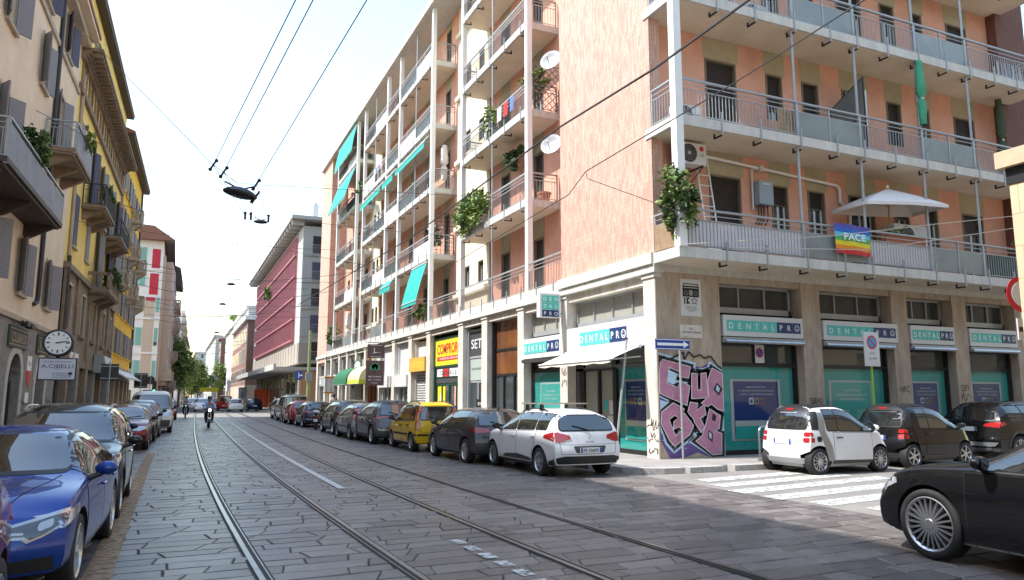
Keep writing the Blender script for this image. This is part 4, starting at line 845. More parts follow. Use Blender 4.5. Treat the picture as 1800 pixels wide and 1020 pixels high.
# ---- stone clad building at the right edge of the picture
STC=brickmat('pale_stone_cladding',(.62,.47,.3),(.56,.42,.27),(.4,.3,.2),.5,.5,mortar=.008,bump=.3)
NR=thing('stone_clad_building','pale stone clad low building with black fascia and beige cornice at right edge','building',(11.6,7.0,0))
mb=MB(); mb.box(11.62,30,-25,7.0,.1,4.98,STC); mb.build('wall',NR)
mb=MB(); mb.box(11.6,30,-25,7.03,4.98,5.24,BLACK); mb.build('fascia',NR); mb=MB(); mb.box(11.5,30,-25,7.12,5.24,5.5,mat('beige_cornice',(.52,.4,.26),.8,var=.1)); mb.build('cornice',NR)
# ------------------------------------------------------------------ cars
def paint(name,col,metal=.25,rough=.38): return mat(name,col,rough,metal=metal,coat=.75,spec=.12)
CGLASS=mat('car_glass',(.012,.016,.018),.03,spec=1.0,ior=1.75); RUBBER=mat('tyre_rubber',(.016,.016,.017),.75,bump=.2,bscale=60); ALLOY=mat('alloy_rim',(.55,.56,.58),.28,metal=.9); DALLOY=mat('dark_alloy_rim',(.1,.1,.11),.3,metal=.8); HUBC=mat('grey_hub_cap',(.32,.33,.34),.35,metal=.6)
REDL=mat('red_tail_lamp',(.38,.008,.012),.12,spec=.8,coat=.6); DREDL=mat('deep_red_tail_lamp',(.3,.008,.014),.12,spec=.8,coat=.6); CLEARL=mat('clear_headlamp',(.42,.44,.47),.08,metal=.4,coat=1); LENSD=mat('dark_lamp_lens',(.03,.032,.036),.05,spec=1,coat=1); AMBER=mat('amber_lamp',(.6,.2,.02),.15,coat=.5); PLATE=mat('number_plate',(.7,.71,.72),.5); PLBLUE=mat('number_plate_band',(.02,.07,.35),.5); WELL=mat('wheel_well',(.006,.006,.006),.9); GREYPL=mat('grey_plastic',(.05,.05,.052),.55)
def pchip(pts):
    xs=np.array([p[0] for p in pts],float); ys=np.array([p[1] for p in pts],float); h=np.diff(xs); d=np.diff(ys)/h; m=np.zeros(len(xs)); m[0]=d[0]; m[-1]=d[-1]
    for i in range(1,len(xs)-1):
        if d[i-1]*d[i]>0: w1=2*h[i]+h[i-1]; w2=h[i]+2*h[i-1]; m[i]=(w1+w2)/(w1/d[i-1]+w2/d[i])
    def f(x):
        x=min(max(x,xs[0]),xs[-1]); i=min(max(int(np.searchsorted(xs,x))-1,0),len(h)-1); t=(x-xs[i])/h[i]
        return float((2*t**3-3*t**2+1)*ys[i]+(t**3-2*t**2+t)*h[i]*m[i]+(-2*t**3+3*t**2)*ys[i+1]+(t**3-t**2)*h[i]*m[i+1])
    return f
class Car:
    def __init__(s,name,label,cat,loc,rz,P,col,group=None):
        s.P=P; s.root=thing(name,label,cat,loc,rz,group); INV[s.root.name]=I4; s.col=col; s.L=P['L']; s.W=P['W']; s.shell()
    def shell(s):
        P=s.P; L,W=s.L,s.W; top=s.top=pchip(P['top']); belt=s.belt=pchip(P['belt']); rp=pchip(P['rear']); fp=pchip(P['front'])
        hw=pchip(P.get('hw',[(0,.93),(L*.2,.985),(L*.5,1),(L*.8,.985),(L,.92)])); zb=P.get('zb',.2); xr0,xf0=P.get('xr0',.7),P.get('xf0',.75); th=P.get('th',.2); ne=P.get('n',3.6)
        bowr,bowf=P.get('bowr',.14),P.get('bowf',.3); K=5; R1=9; G=12
        st=sorted(set([round(x,3) for x in list(np.linspace(0,L,P.get('ns',44)))+[p[0] for p in P['top']]]))
        rings=[]; N=0
        for xs in st:
            w=W/2*hw(xs); zt=top(xs); zbe=min(belt(xs),zt-.04); zc=zb+(zbe-zb)*.55; b=zb+P.get('rise',.08)*max(0,(xs-(L-.8))/.8,(.7-xs)/.7)
            pr=[(w*.9*j/K,b) for j in range(K+1)]
            for i in range(1,R1+1):
                t=i/R1; z=b+(zbe-b)*t
                if z<zc: q=(zc-z)/(zc-b); y=w*(1-.04*q*q-.015*max(0,q-.75)*4)
                else: q=(z-zc)/max(1e-3,zbe-zc); y=w*(1-P.get('tuck',.035)*q*q)
                pr.append((y,z))
            wb=pr[-1][0]; h=zt-zbe; ch=min(1,max(0,(h-.08)/.32)); n=2.3+(ne-2.3)*ch
            for i in range(1,G+1):
                a=(PI/2)*(i/G); c=math.cos(a)**(2/n) if i<G else 0; sn=math.sin(a)**(2/n); pr.append((wb*c*(1-th*ch*sn),zbe+h*sn))
            N=len(pr); ring=[]
            for (y,z) in pr:
                x=xs
                if xs<xr0: u=(xr0-xs)/xr0; x=xr0+(rp(z)-xr0)*u+bowr*u*u*abs(2*y/W)**2.4
                elif xs>L-xf0: u=(xs-(L-xf0))/xf0; x=(L-xf0)+(xf0-fp(z))*u-bowf*u*u*abs(2*y/W)**2.4
                ring.append((x,y,z))
            rings.append(ring)
        vs=[];fs=[]; RN=2*N-2
        for ring in rings: vs+=ring; vs+=[(x,-y,z) for x,y,z in ring[-2:0:-1]]
        for i in range(len(rings)-1):
            for k in range(RN): fs.append((i*RN+k,i*RN+(k+1)%RN,(i+1)*RN+(k+1)%RN,(i+1)*RN+k))
        def cap(ri,rear):
            ring=rings[ri]; lo,hi=K,N-1-K; idx={}
            zone=pchip(P['rear']) if rear else pchip(P['front'])
            def vid(i,j,sd):
                if i==lo: k=j
                elif i==hi: k=N-1-j
                elif j==K: k=i
                else:
                    key=(i,j,sd if j else 1)
                    if key not in idx:
                        t=(i-lo)/(hi-lo); f=(1-t)*ring[j][1]/ring[K][1]+t*ring[N-1-j][1]/ring[hi][1]; y=ring[i][1]*f; z=ring[i][2]+((ring[j][2]-ring[K][2])*(1-t)+(ring[N-1-j][2]-ring[hi][2])*t)
                        x=(zone(z)+bowr*abs(2*y/W)**2.4) if rear else (L-zone(z)-bowf*abs(2*y/W)**2.4)
                        idx[key]=len(vs); vs.append((x,y*key[2],z))
                    return idx[key]
                if k==0 or k==N-1: return ri*RN+k
                return ri*RN+(k if sd>0 else RN-k)
            for sd in (1,-1):
                for i in range(lo,hi):
                    for j in range(K): fs.append((vid(i,j,sd),vid(i,j+1,sd),vid(i+1,j+1,sd),vid(i+1,j,sd)))
        cap(0,True); cap(len(rings)-1,False)
        x0=L/2; vs=[(x-x0,y,z) for x,y,z in vs]
        me=bpy.data.meshes.new('body'); me.from_pydata(vs,[],fs); bm=bmesh.new(); bm.from_mesh(me); bmesh.ops.remove_doubles(bm,verts=bm.verts,dist=1e-5); bmesh.ops.recalc_face_normals(bm,faces=bm.faces); s.bvh=BVHTree.FromBMesh(bm); bm.to_mesh(me); bm.free()
        me.materials.append(s.col); me.materials.append(WELL); me.materials.append(P.get('low',BLACK))
        o=bpy.data.objects.new('body',me); COL.objects.link(o); INV[o.name]=I4; s.body=o
        # wheel arches cut out of the shell
        rw=P['rw']; s.ax=[P['ro']-x0,P['ro']+P['wb']-x0]; c=MB()
        for ax in s.ax:
            for sd in (-1,1): c.lathe([(1e-4,0),(rw+P.get('gap',.05),0),(rw+P.get('gap',.05),.55),(1e-4,.55)],(ax,sd*(W/2-.3),rw+.01),(0,sd,0),s.col,36)
        co=c.build('cut',None,recalc=True); co.data.materials.clear(); co.data.materials.append(s.col); co.data.materials.append(WELL)
        bm=bmesh.new(); bm.from_mesh(co.data); bmesh.ops.remove_doubles(bm,verts=bm.verts,dist=1e-3)
        for f in bm.faces: f.material_index=1
        bmesh.ops.recalc_face_normals(bm,faces=bm.faces); bm.to_mesh(co.data); bm.free()
        md=o.modifiers.new('b','BOOLEAN'); md.operation='DIFFERENCE'; md.object=co; md.solver='EXACT'
        dg=bpy.context.evaluated_depsgraph_get(); dg.update(); m2=bpy.data.meshes.new_from_object(o.evaluated_get(dg)); o.modifiers.clear()
        bpy.data.objects.remove(co); o.parent=s.root
        if len(m2.polygons)>100: o.data=m2; m2.name='body'
        zl=P.get('zlow',.3)
        for p in o.data.polygons:
            p.use_smooth=True
            if p.material_index==0 and p.center.z<zl: p.material_index=2
        o.data.set_sharp_from_angle(angle=rad(38))
        for ax in s.ax:
            for sd in (-1,1): s.wheel(ax,sd)
    def hit(s,axis,p,sd=1):
        x0=s.L/2; bR,bF=s.P.get('bowr',.14),s.P.get('bowf',.3)
        if axis=='y': p=(min(max(p[0],bR*1.0+.035),s.L-bF*.86-.02),p[1])
        if axis=='y': o,d=Vector((p[0]-x0,sd*4,p[1])),Vector((0,-sd,0))
        elif axis=='f': o,d=Vector((s.L,p[0],p[1])),Vector((-1,0,0))
        elif axis=='r': o,d=Vector((-s.L,p[0],p[1])),Vector((1,0,0))
        else: o,d=Vector((p[0]-x0,p[1],5)),Vector((0,0,-1))
        h=s.bvh.ray_cast(o,d)
        if h[0] is None:
            q=Vector((p[0]-x0,sd*s.W/2*.9,p[1])) if axis=='y' else Vector((s.L/2*.97,p[0],p[1])) if axis=='f' else Vector((-s.L/2*.97,p[0],p[1])) if axis=='r' else Vector((p[0]-x0,p[1],1.4))
            h=s.bvh.find_nearest(q)
        n=h[1] if h[1].dot(d)<0 else -h[1]
        return h[0],n
    def patch(s,mb,poly,axis,m,off=.006,sd=1,res=.07):
        if axis in 'fr': w_=s.W/2*(.9 if axis=='r' else .93); poly=[(max(-w_,min(w_,p[0])),p[1]) for p in poly]
        bm=bmesh.new(); vv=[bm.verts.new((p[0],p[1],0)) for p in poly]
        try: bm.faces.new(vv)
        except Exception: bm.free(); return
        for k in (0,1):
            lo=min(p[k] for p in poly);hi=max(p[k] for p in poly); n=int((hi-lo)/res)
            for i in range(1,n+1):
                co=[0,0,0];no=[0,0,0]; co[k]=lo+(hi-lo)*i/(n+1); no[k]=1
                bmesh.ops.bisect_plane(bm,geom=list(bm.verts)+list(bm.edges)+list(bm.faces),plane_co=co,plane_no=no,dist=1e-5)
        bm.verts.index_update(); top=[];low=[]
        for v in bm.verts:
            h,n=s.hit(axis,(v.co.x,v.co.y),sd); top.append(h+n*off); low.append(h-n*.008)
        nv=len(top); fs=[tuple(v.index for v in f.verts) for f in bm.faces]
        for e in bm.edges:
            if len(e.link_faces)==1: a,b=e.verts[0].index,e.verts[1].index; fs.append((a,b,b+nv,a+nv))
        mb.mesh(top+low,fs,m); bm.free()
    def part(s,name,items,parent=None,smooth=True):
        """items: (polygon, axis, material, offset, side)"""
        mb=MB()
        for it in items: s.patch(mb,it[0],it[1],it[2],it[3] if len(it)>3 else .006,it[4] if len(it)>4 else 1,it[5] if len(it)>5 else .07)
        if not mb.f: return None
        return mb.build(name,parent or s.root,smooth=smooth,angle=35)
    def wheel(s,ax,sd):
        P=s.P; R=P['rw']; w=P.get('tw',.21); yo=sd*(s.W/2-P.get('inset',.02)); c=(ax,yo,R); rr=R*P.get('rim',.66); mb=MB(); d=(0,sd,0)
        mb.lathe([(rr,-w),(R*.93,-w),(R,-w+.03),(R,-.035),(R*.985,-.015),(R*.93,-.002),(rr*1.04,-.0),(rr,-.012)],c,d,RUBBER,30); t=mb.build('wheel',s.root,smooth=True,angle=50)
        ns=P.get('spokes',5); m=P.get('rimm',ALLOY); mb=MB(); mb.lathe([(rr,-.005),(rr*.96,.0),(rr*.9,-.02),(rr*.88,-.07),(rr*.3,-.07),(1e-4,-.07)],c,d,m,30,ms=[m,m,m,WELL if m is not HUBC else GREYPL,WELL if m is not HUBC else GREYPL])
        mb.lathe([(rr*.26,-.07),(rr*.24,-.018),(rr*.17,-.006),(1e-4,-.006)],c,d,m,16)
        sw=P.get('sw',.16); dbl=P.get('dbl',0)
        for i in range(ns):
            for e in ((-dbl,dbl) if dbl else (0,)):
                a=2*PI*i/ns+.3; ca,sa=math.cos(a),math.sin(a)
                def pt(r,t,h): return (ax+r*ca-t*sa, yo+sd*h, R+r*sa+t*ca)
                r0,r1=rr*.18,rr*.93; t0,t1=rr*sw*.55,rr*sw*.42; e0,e1=rr*e*.4,rr*e
                mb.mesh([pt(r0,e0-t0,-.012),pt(r0,e0+t0,-.012),pt(r1,e1+t1,-.012),pt(r1,e1-t1,-.012),pt(r0,e0-t0*1.2,-.06),pt(r0,e0+t0*1.2,-.06),pt(r1,e1+t1*1.2,-.06),pt(r1,e1-t1*1.2,-.06)],[(0,1,2,3),(0,4,5,1),(1,5,6,2),(2,6,7,3),(3,7,4,0)],m)
        mb.build('rim',t,smooth=True,angle=30)
    # --- features common to all cars
    def rr_(s,pts,r=.04,k=4):
        """round the corners of a polygon"""
        out=[];n=len(pts)
        for i in range(n):
            a,b,c=Vector(pts[i-1]),Vector(pts[i]),Vector(pts[(i+1)%n]); u=(a-b);v=(c-b); q=min(r,u.length*.45,v.length*.45); p0=b+u.normalized()*q;p1=b+v.normalized()*q
            for j in range(k+1): t=j/k; out.append(tuple((p0*(1-t)+b*t)*(1-t)+(b*(1-t)+p1*t)*t))
        return out
    def screens(s,wf,wr):
        """wf/wr: (z_low, z_high, half width low, half width high)"""
        for nm,ax,q in (('windscreen','f',wf),('rear_window','r',wr)):
            if not q: continue
            z0,z1,y0,y1=q; p=s.rr_([(-y0,z0),(y0,z0),(y1,z1),(-y1,z1)],.07); s.part(nm,[(grow(p,.028),ax,BLACK,.004),(p,ax,CGLASS,.008)])
        if wr and s.P.get('wiper',1):
            z0,z1,y0,y1=wr; mb=MB(); a,_=s.hit('r',(0,z0+.0)); b,_=s.hit('r',(y0*.55,z0+.1)); mb.tube([a+Vector((-.03,0,0)),b+Vector((-.03,0,0))],.012,BLACK); mb.build('wiper',s.root)
        if wf and s.P.get('wiperf',0):
            z0,z1,y0,y1=wf; mb=MB()
            for q in (-.5,.25): a,_=s.hit('f',(y0*q,z0+.02)); b,_=s.hit('f',(y0*(q+.6),z0+.07)); mb.tube([a+Vector((.03,0,.01)),b+Vector((.03,0,.01))],.012,BLACK)
            mb.build('wiper',s.root)
    def sidewin(s,cuts,f=.8,gap=.06,lift=.03,trim=None):
        """side glazing between successive x positions"""
        for sd in (1,-1):
            for i,(a,b) in enumerate(zip(cuts,cuts[1:])):
                a2,b2=a+gap/2,b-gap/2; n=8; xs=[a2+(b2-a2)*k/n for k in range(n+1)]; up=[(x,s.belt(x)+f*(s.top(x)-s.belt(x))) for x in xs]; lo=[(x,s.belt(x)+lift) for x in xs]
                if i==0 and s.P.get('cslant',.0): up=[(x+s.P['cslant']*(1-k/n),z) for k,(x,z) in enumerate(up)]
                up=[(x,max(z,l[1]+.012)) for (x,z),l in zip(up,lo)]
                poly=s.rr_([lo[0],lo[-1]]+up[::-1] if abs(up[-1][1]-lo[-1][1])>.05 else lo[:1]+lo[-1:]+up[:-1][::-1],.03,2)
                s.part('side_window',[(grow(poly,.022),'y',trim or BLACK,.003,sd),(poly,'y',CGLASS,.007,sd)])
    def doors(s,cuts,z0=.33,handles=True,hm=None):
        for sd in (1,-1):
            for i,(a,b) in enumerate(zip(cuts,cuts[1:])):
                xs=[a+.012+(b-a-.024)*k/5 for k in range(6)]; lo=[(xs[0],z0+.02),(xs[-1],z0)]; up=[(x,s.belt(x)-.012) for x in xs]
                axr=s.ax[0]+s.L/2
                if a<axr+s.P['rw']+.1: r=s.P['rw']+.1; z=s.P['rw']; k=[(axr+r*math.cos(t),z+r*math.sin(t)) for t in (.1,.5,.9,1.25)]; k=[q for q in k if q[0]>a+.01]; lo=[(max(axr+r,a+.03),z0+.02),(xs[-1],z0)]; left=k[::-1] if k else []
                else: left=[]
                poly=lo+up[::-1]+left
                d=s.part('door',[(grow(poly,.009),'y',WELL,.0015,sd,.12),(poly,'y',s.col,.004,sd,.09)])
                if handles and d:
                    hx=a+.17; z=s.belt(hx)-.12; h,n=s.hit('y',(hx,z),sd); x,y=h.x,h.y; mb=MB(); mb.tube([(x-.09,y+sd*.02,z),(x-.06,y+sd*.035,z),(x+.06,y+sd*.035,z),(x+.09,y+sd*.02,z)],.014,hm or s.col,8); mb.build('handle',d,smooth=True)
    def mirrors(s,x,m=None,z=None):
        for sd in (1,-1):
            z_=z or s.belt(x)+.08; h,n=s.hit('y',(x,s.belt(x)+.02),sd); mb=MB(); c=(h.x-.02,h.y+sd*.14,z_+.03); mb.ball(c,.06,.105,.068,m or s.col,14,8); mb.ball((c[0]-.025,c[1],c[2]),.04,.1,.064,m or s.col,14,8); mb.tube([(h.x+.03,h.y-sd*.01,z_-.06),(c[0],c[1]-sd*.04,z_-.02)],.03,BLACK,6); o=mb.build('wing_mirror',s.root,smooth=True); mb=MB(); mb.lathe([(1e-4,0),(.065,0)],(c[0]-.07,c[1],c[2]),(-1,0,0),CGLASS,12); mb.build('mirror_glass',o)
    def plate(s,ax,z,t=None,y=0):
        h,n=s.hit(ax,(y,z)); d=-1 if ax=='r' else 1; x=h.x+d*.012; mb=MB(); mb.box(min(x,x+d*.012),max(x,x+d*.012),y-.26,y+.26,z-.056,z+.056,PLATE)
        for e in (-1,1): mb.box(min(x+d*.012,x+d*.014),max(x+d*.012,x+d*.014),y+e*.235-.025,y+e*.235+.025,z-.055,z+.055,PLBLUE)
        p=mb.build('number_plate',s.root)
        if t: mb=MB(); mb.text(t,(x+d*.016,y,z),(0,d,0),(0,0,1),.07,BLACK,w=.38,depth=.001,bold=.012); mb.build('lettering',p)
    def pair(s,name,polys):
        """polys: list of (polygon, axis, material, offset); front/rear ones are mirrored in y, side ones by side"""
        for sd in (1,-1):
            s.part(name,[([(sd*p[0],p[1]) for p in q[0]] if q[1] in 'fr' else q[0],q[1],q[2],q[3] if len(q)>3 else .008,sd) for q in polys])
    def arches(s,m=GREYPL,w=.06,zmin=.2):
        for ax in s.ax:
            for sd in (1,-1):
                x=ax+s.L/2; R0=s.P['rw']+s.P.get('gap',.05); R1=R0+w; z=s.P['rw']+.01; k=16; A=[-.25+(PI+.5)*i/k for i in range(k+1)]
                poly=[(x+R1*math.cos(a),max(zmin,z+R1*math.sin(a))) for a in A]+[(x+(R0+.004)*math.cos(a),max(zmin,z+(R0+.004)*math.sin(a))) for a in A[::-1]]
                s.part('wheel_arch_trim',[(poly,'y',m,.012,sd,.2)])
    def sill(s,z0,z1,m=GREYPL):
        a=s.ax[0]+s.L/2+s.P['rw']+.08; b=s.ax[1]+s.L/2-s.P['rw']-.08
        for sd in (1,-1): s.part('sill_trim',[([(a,z0),(b,z0),(b-.04,z1),(a+.04,z1)],'y',m,.01,sd,.12)])
    def rails(s,x0,x1,y,m=DMETAL):
        for sd in (1,-1):
            mb=MB(); pts=[]
            for k in range(7): x=x0+(x1-x0)*k/6; h,n=s.hit('t',(x,sd*y)); pts.append(h+Vector((0,0,.015 if k in (0,6) else .06)))
            mb.tube(pts,.018,m,6); mb.build('roof_rail',s.root,smooth=True)
    def seam(s,name,pts,ax,w=.008,m=WELL):
        """thin dark shut line along a polyline"""
        for (a,b) in zip(pts,pts[1:]): pass
        items=[]
        for a,b in zip(pts,pts[1:]):
            d=(Vector(b)-Vector(a)); k=Vector((-d.y,d.x)).normalized()*w/2; items.append(([tuple(Vector(a)-k),tuple(Vector(b)-k),tuple(Vector(b)+k),tuple(Vector(a)+k)],ax,m,.0025,1,.1))
        s.part(name,items)
    def antenna(s,x):
        h,n=s.hit('t',(x,0)); mb=MB(); mb.tube([h,h+Vector((-.12,0,.07))],[.03,.008],BLACK,6); mb.build('aerial',s.root)
def hatchP(L=4.25,W=1.8,H=1.46,wb=2.63,ro=.78,rw=.315,**k):
    f=L/4.25; g=H/1.46
    P=dict(L=L,W=W,wb=wb,ro=ro,rw=rw,
      top=[(0,1.36*g),(.35*f,1.41*g),(.9*f,1.445*g),(1.6*f,1.46*g),(2.1*f,1.445*g),(2.5*f,1.37*g),(3.12*f,1.03*g),(3.3*f,.975*g),(3.9*f,.87*g),(L,.74*g)],
      belt=[(0,.99*g),(1.2*f,.97*g),(2.4*f,.93*g),(3.2*f,.9*g),(3.9*f,.78*g),(L,.66*g)],
      rear=[(.15,.14),(.34,.02),(.55,0),(.75,.04),(.95*g,.1),(1.15*g,.24),(1.40*g,.42)],front=[(.15,.14),(.3,.03),(.48,0),(.62,.04),(.75*g,.16)]); P.update(k); return P
def sedanP(L=4.46,W=1.8,H=1.42,wb=2.64,ro=1.0,rw=.33,**k):
    f=L/4.46; g=H/1.42
    P=dict(L=L,W=W,wb=wb,ro=ro,rw=rw,
      top=[(0,.98*g),(.3*f,1.02*g),(.75*f,1.06*g),(1.4*f,1.33*g),(1.9*f,1.415*g),(2.3*f,1.42*g),(2.65*f,1.37*g),(3.25*f,1.03*g),(3.45*f,.97*g),(4.05*f,.88*g),(L,.74*g)],
      belt=[(0,.9*g),(.7*f,.94*g),(2.5*f,.92*g),(3.4*f,.89*g),(4.1*f,.79*g),(L,.66*g)],
      rear=[(.15,.14),(.35,.02),(.55,0),(.8,.03),(1.0*g,.1)],front=[(.15,.14),(.3,.03),(.48,0),(.62,.04),(.75*g,.16)],xr0=.6); P.update(k); return P
CARG='cars parked along the tram street'
# ---- right row, seen from behind (heading up the street)
N_=rad(90)
def tails_wide(c,z0,z1,y0,W,m=REDL,xs=.3):
    c.pair('tail_lamp',[([(y0,z0+.02),(W/2+.02,z0),(W/2+.02,z1),(y0,z1-.03)],'r',m,.009),([(.02,z0),(xs,z0+.05),(xs-.06,z1-.01),(.05,z1)],'y',m,.009)])
PW=paint('white_car_paint',(.72,.73,.75),0,.3)
c=Car('estate_car','white estate car with silver roof bars parked at the corner, nearest in the right row','car',(8.17,16.2,0),N_,hatchP(L=4.27,W=1.73,H=1.45,wb=2.6,ro=.83,rw=.305,zb=.19,zlow=.26,low=BLACK,th=.22,spokes=5,dbl=.16,sw=.14,rim=.68,rear=[(.15,.14),(.34,.03),(.55,0),(.75,.04),(.95,.09),(1.15,.2),(1.40,.4)]),PW,CARG)
c.screens((.99,1.34,.68,.56),(1.0,1.3,.66,.58)); c.sidewin([.5,1.05,2.02,3.12],f=.78); c.doors([.95,1.98,2.98],hm=PW); c.mirrors(2.95,BLACK)
c.pair('tail_lamp',[([(.44,.82),(.66,.75),(.95,.75),(.95,.95),(.66,.94),(.46,.89)],'r',REDL,.01),([(.03,.75),(.62,.83),(.56,.9),(.25,.96),(.06,.95)],'y',REDL,.01),([(.06,.785),(.3,.82),(.28,.845),(.06,.81)],'y',CLEARL,.013)])
c.plate('r',.58,'FE 336FR'); c.part('rear_bumper_trim',[([(-.75,.24),(.75,.24),(.8,.42),(.6,.46),(-.6,.46),(-.8,.42)],'r',BLACK,.008),([(.04,.26),(.45,.26),(.42,.34),(.05,.43)],'y',BLACK,.008,1),([(.04,.26),(.45,.26),(.42,.34),(.05,.43)],'y',BLACK,.008,-1)])
c.part('number_plate_recess',[(c.rr_([(-.34,.52),(.34,.52),(.4,.67),(-.4,.67)],.04),'r',GREYPL,.003)])
c.seam('tailgate_seam',[(-.72,.95),(-.66,.5),(.66,.5),(.72,.95)],'r'); c.seam('tailgate_crease_shade',[(-.7,.7),(.7,.7)],'r',.006)  # the crease is flat, its shade painted as a dark line
c.part('door_moulding',[([(1.15,.3),(2.75,.3),(2.6,.38),(1.9,.42),(1.3,.37)],'y',GREYPL,.012,1,.1)])
mb=MB(); h,n=c.hit('r',(0,.86)); x=h.x-.012; mb.prism([(0,.05),(.03,0),(0,-.05),(-.03,0)],'x',x-.006,x,CHROME); 
for (a,b,z) in ((-.03,.03,0),): mb.prism([(0,.028),(.016,0),(0,-.028),(-.016,0)],'x',x-.009,x-.006,PW)
mb.v=[(v[0],v[1],v[2]+.85) for v in mb.v]; mb.build('badge',c.root); mb=MB(); h,n=c.hit('r',(0,.75)); mb.text('CLIO',(h.x-.012,0,.755),(0,-1,0),(0,0,1),.035,GREYPL,w=.2,depth=.001,bold=.01); mb.build('badge_lettering',c.root)
c.rails(1.0,2.3,.52)
for x in (1.3,2.05):
    mb=MB(); zz=1.56
    for sd in (1,-1): h,n=c.hit('t',(x,sd*.52)); mb.prism([(h.x-.07,h.z+.02),(h.x+.07,h.z+.02),(h.x+.03,zz-.02),(h.x-.03,zz-.02)],'y',sd*.52-.03,sd*.52+.03,BLACK)
    mb.box(x-c.L/2-.03,x-c.L/2+.03,-.66,.66,zz-.02,zz+.01,ALLOY); mb.build('roof_bar',c.root)
GG=paint('graphite_grey_paint',(.055,.05,.052),.5)
c=Car('hatchback','dark grey five door hatchback parked between the white estate car and the yellow car','car',(7.8,19.8,0),N_,hatchP(L=4.26,W=1.79,H=1.42,spokes=5,dbl=.15,rim=.7),GG,CARG)
c.screens((1.0,1.35,.7,.58),(.98,1.32,.7,.6)); c.sidewin([.85,2.05,3.15],f=.8); c.doors([.98,1.98,3.0]); c.mirrors(2.98); tails_wide(c,.79,.93,.45,1.79,DREDL,.42); c.plate('r',.42); c.seam('tailgate_seam',[(-.7,.97),(-.6,.52),(.6,.52),(.7,.97)],'r'); c.part('rear_bumper_trim',[([(-.8,.22),(.8,.22),(.78,.33),(-.78,.33)],'r',BLACK,.008)]); c.part('badge',[(c.rr_([(-.05,.84),(.05,.84),(.05,.94),(-.05,.94)],.05),'r',CHROME,.012)]); c.antenna(.6)
YP=paint('yellow_car_paint',(.66,.42,.012),0,.3)
c=Car('small_car','boxy yellow five door small car with tall slim tail lamps and roof rails','car',(7.58,24.2,0),N_,hatchP(L=3.54,W=1.58,H=1.54,wb=2.3,ro=.56,rw=.285,rimm=HUBC,spokes=7,th=.14,n=5,bowr=.06,xr0=.5,
   top=[(0,1.44),(.2,1.49),(.8,1.54),(1.5,1.54),(1.85,1.5),(2.1,1.42),(2.65,1.06),(2.8,1.01),(3.2,.92),(3.54,.78)],belt=[(0,.95),(1.5,.93),(2.6,.9),(3.2,.82),(3.54,.68)],rear=[(.15,.1),(.3,.02),(.55,0),(.8,.02),(.97,.05),(1.48,.2)]),YP,CARG)
c.screens((1.03,1.42,.62,.56),(1.0,1.38,.6,.53)); c.sidewin([.3,.78,1.55,2.6],f=.82); c.doors([.72,1.52,2.45],hm=BLACK); c.mirrors(2.45,BLACK)
c.pair('tail_lamp',[([(.63,.66),(.78,.66),(.78,1.4),(.6,1.4)],'r',REDL,.012),([(.03,.66),(.1,.66),(.2,1.0),(.3,1.38),(.2,1.4),(.05,1.0)],'y',REDL,.012)])
c.plate('r',.76); c.part('bumper_strip',[([(-.76,.5),(.76,.5),(.76,.56),(-.76,.56)],'r',BLACK,.014),([(.03,.5),(.3,.5),(.3,.56),(.03,.56)],'y',BLACK,.014,1)]); c.part('door_moulding',[([(.9,.5),(2.5,.5),(2.5,.56),(.9,.56)],'y',BLACK,.014,1,.1)]); c.rails(.5,1.6,.5); c.seam('tailgate_seam',[(-.62,1.0),(-.6,.6),(.6,.6),(.62,1.0)],'r')
GC=paint('violet_grey_paint',(.1,.095,.11),.6)
c=Car('crossover','grey crossover with a dark roof and chrome bumper strip behind the yellow car','car',(7.42,28.5,0),N_,hatchP(L=4.23,W=1.8,H=1.57,wb=2.63,ro=.75,rw=.335,spokes=6,sw=.13,dbl=.1,rim=.7,zlow=.36,low=GREYPL),GC,CARG)
c.screens((1.06,1.44,.7,.58),(1.06,1.42,.68,.58)); c.sidewin([.7,1.2,2.05,3.15],f=.78); c.doors([1.0,1.98,3.0]); c.mirrors(3.0,BLACK); c.pair('tail_lamp',[([(.35,.98),(.9,.9),(.92,1.0),(.4,1.03)],'r',DREDL,.01),([(.03,.9),(.42,.99),(.36,1.04),(.05,1.02)],'y',DREDL,.01)]); c.plate('r',.66); c.arches(GREYPL); c.sill(.24,.36)
c.part('bumper_strip',[([(-.74,.5),(.74,.5),(.84,.6),(.7,.55),(-.7,.55),(-.84,.6)],'r',ALLOY,.012)]); c.part('roof_panel',[([(.35,-.55),(2.2,-.55),(2.2,.55),(.35,.55)],'t',BLACK,.004)]); c.antenna(.5)
SV=paint('silver_grey_paint',(.3,.3,.31),.5)
c=Car('small_hatchback','small silver grey hatchback with tall red tail lamps in the right row','car',(7.22,31.6,0),N_,hatchP(L=3.92,W=1.68,H=1.45,wb=2.49,ro=.62,rw=.295,rimm=HUBC,spokes=9),SV,CARG)
c.screens((1.0,1.35,.64,.54),(.98,1.32,.6,.52)); c.sidewin([.75,1.85,2.85],f=.8); c.doors([.85,1.8,2.7],hm=BLACK); c.mirrors(2.7,BLACK); c.pair('tail_lamp',[([(.6,.84),(.82,.82),(.8,1.3),(.62,1.28)],'r',REDL,.012),([(.05,.82),(.25,.86),(.4,1.28),(.28,1.3)],'y',REDL,.012)]); c.plate('r',.6); c.part('door_moulding',[([(.95,.5),(2.7,.5),(2.7,.54),(.95,.54)],'y',BLACK,.012,1,.1)])
DG=paint('dark_green_grey_paint',(.05,.052,.05),.5)
c=Car('estate_car','dark grey estate car with chrome roof rails in the right row','car',(7.45,36.0,0),N_,hatchP(L=4.7,W=1.86,H=1.56,wb=2.8,ro=.85,rw=.34,zlow=.34,
   top=[(0,1.4),(.4,1.5),(1.3,1.56),(2.2,1.55),(2.8,1.46),(3.5,1.07),(3.7,1.02),(4.3,.93),(4.7,.8)]),DG,CARG)
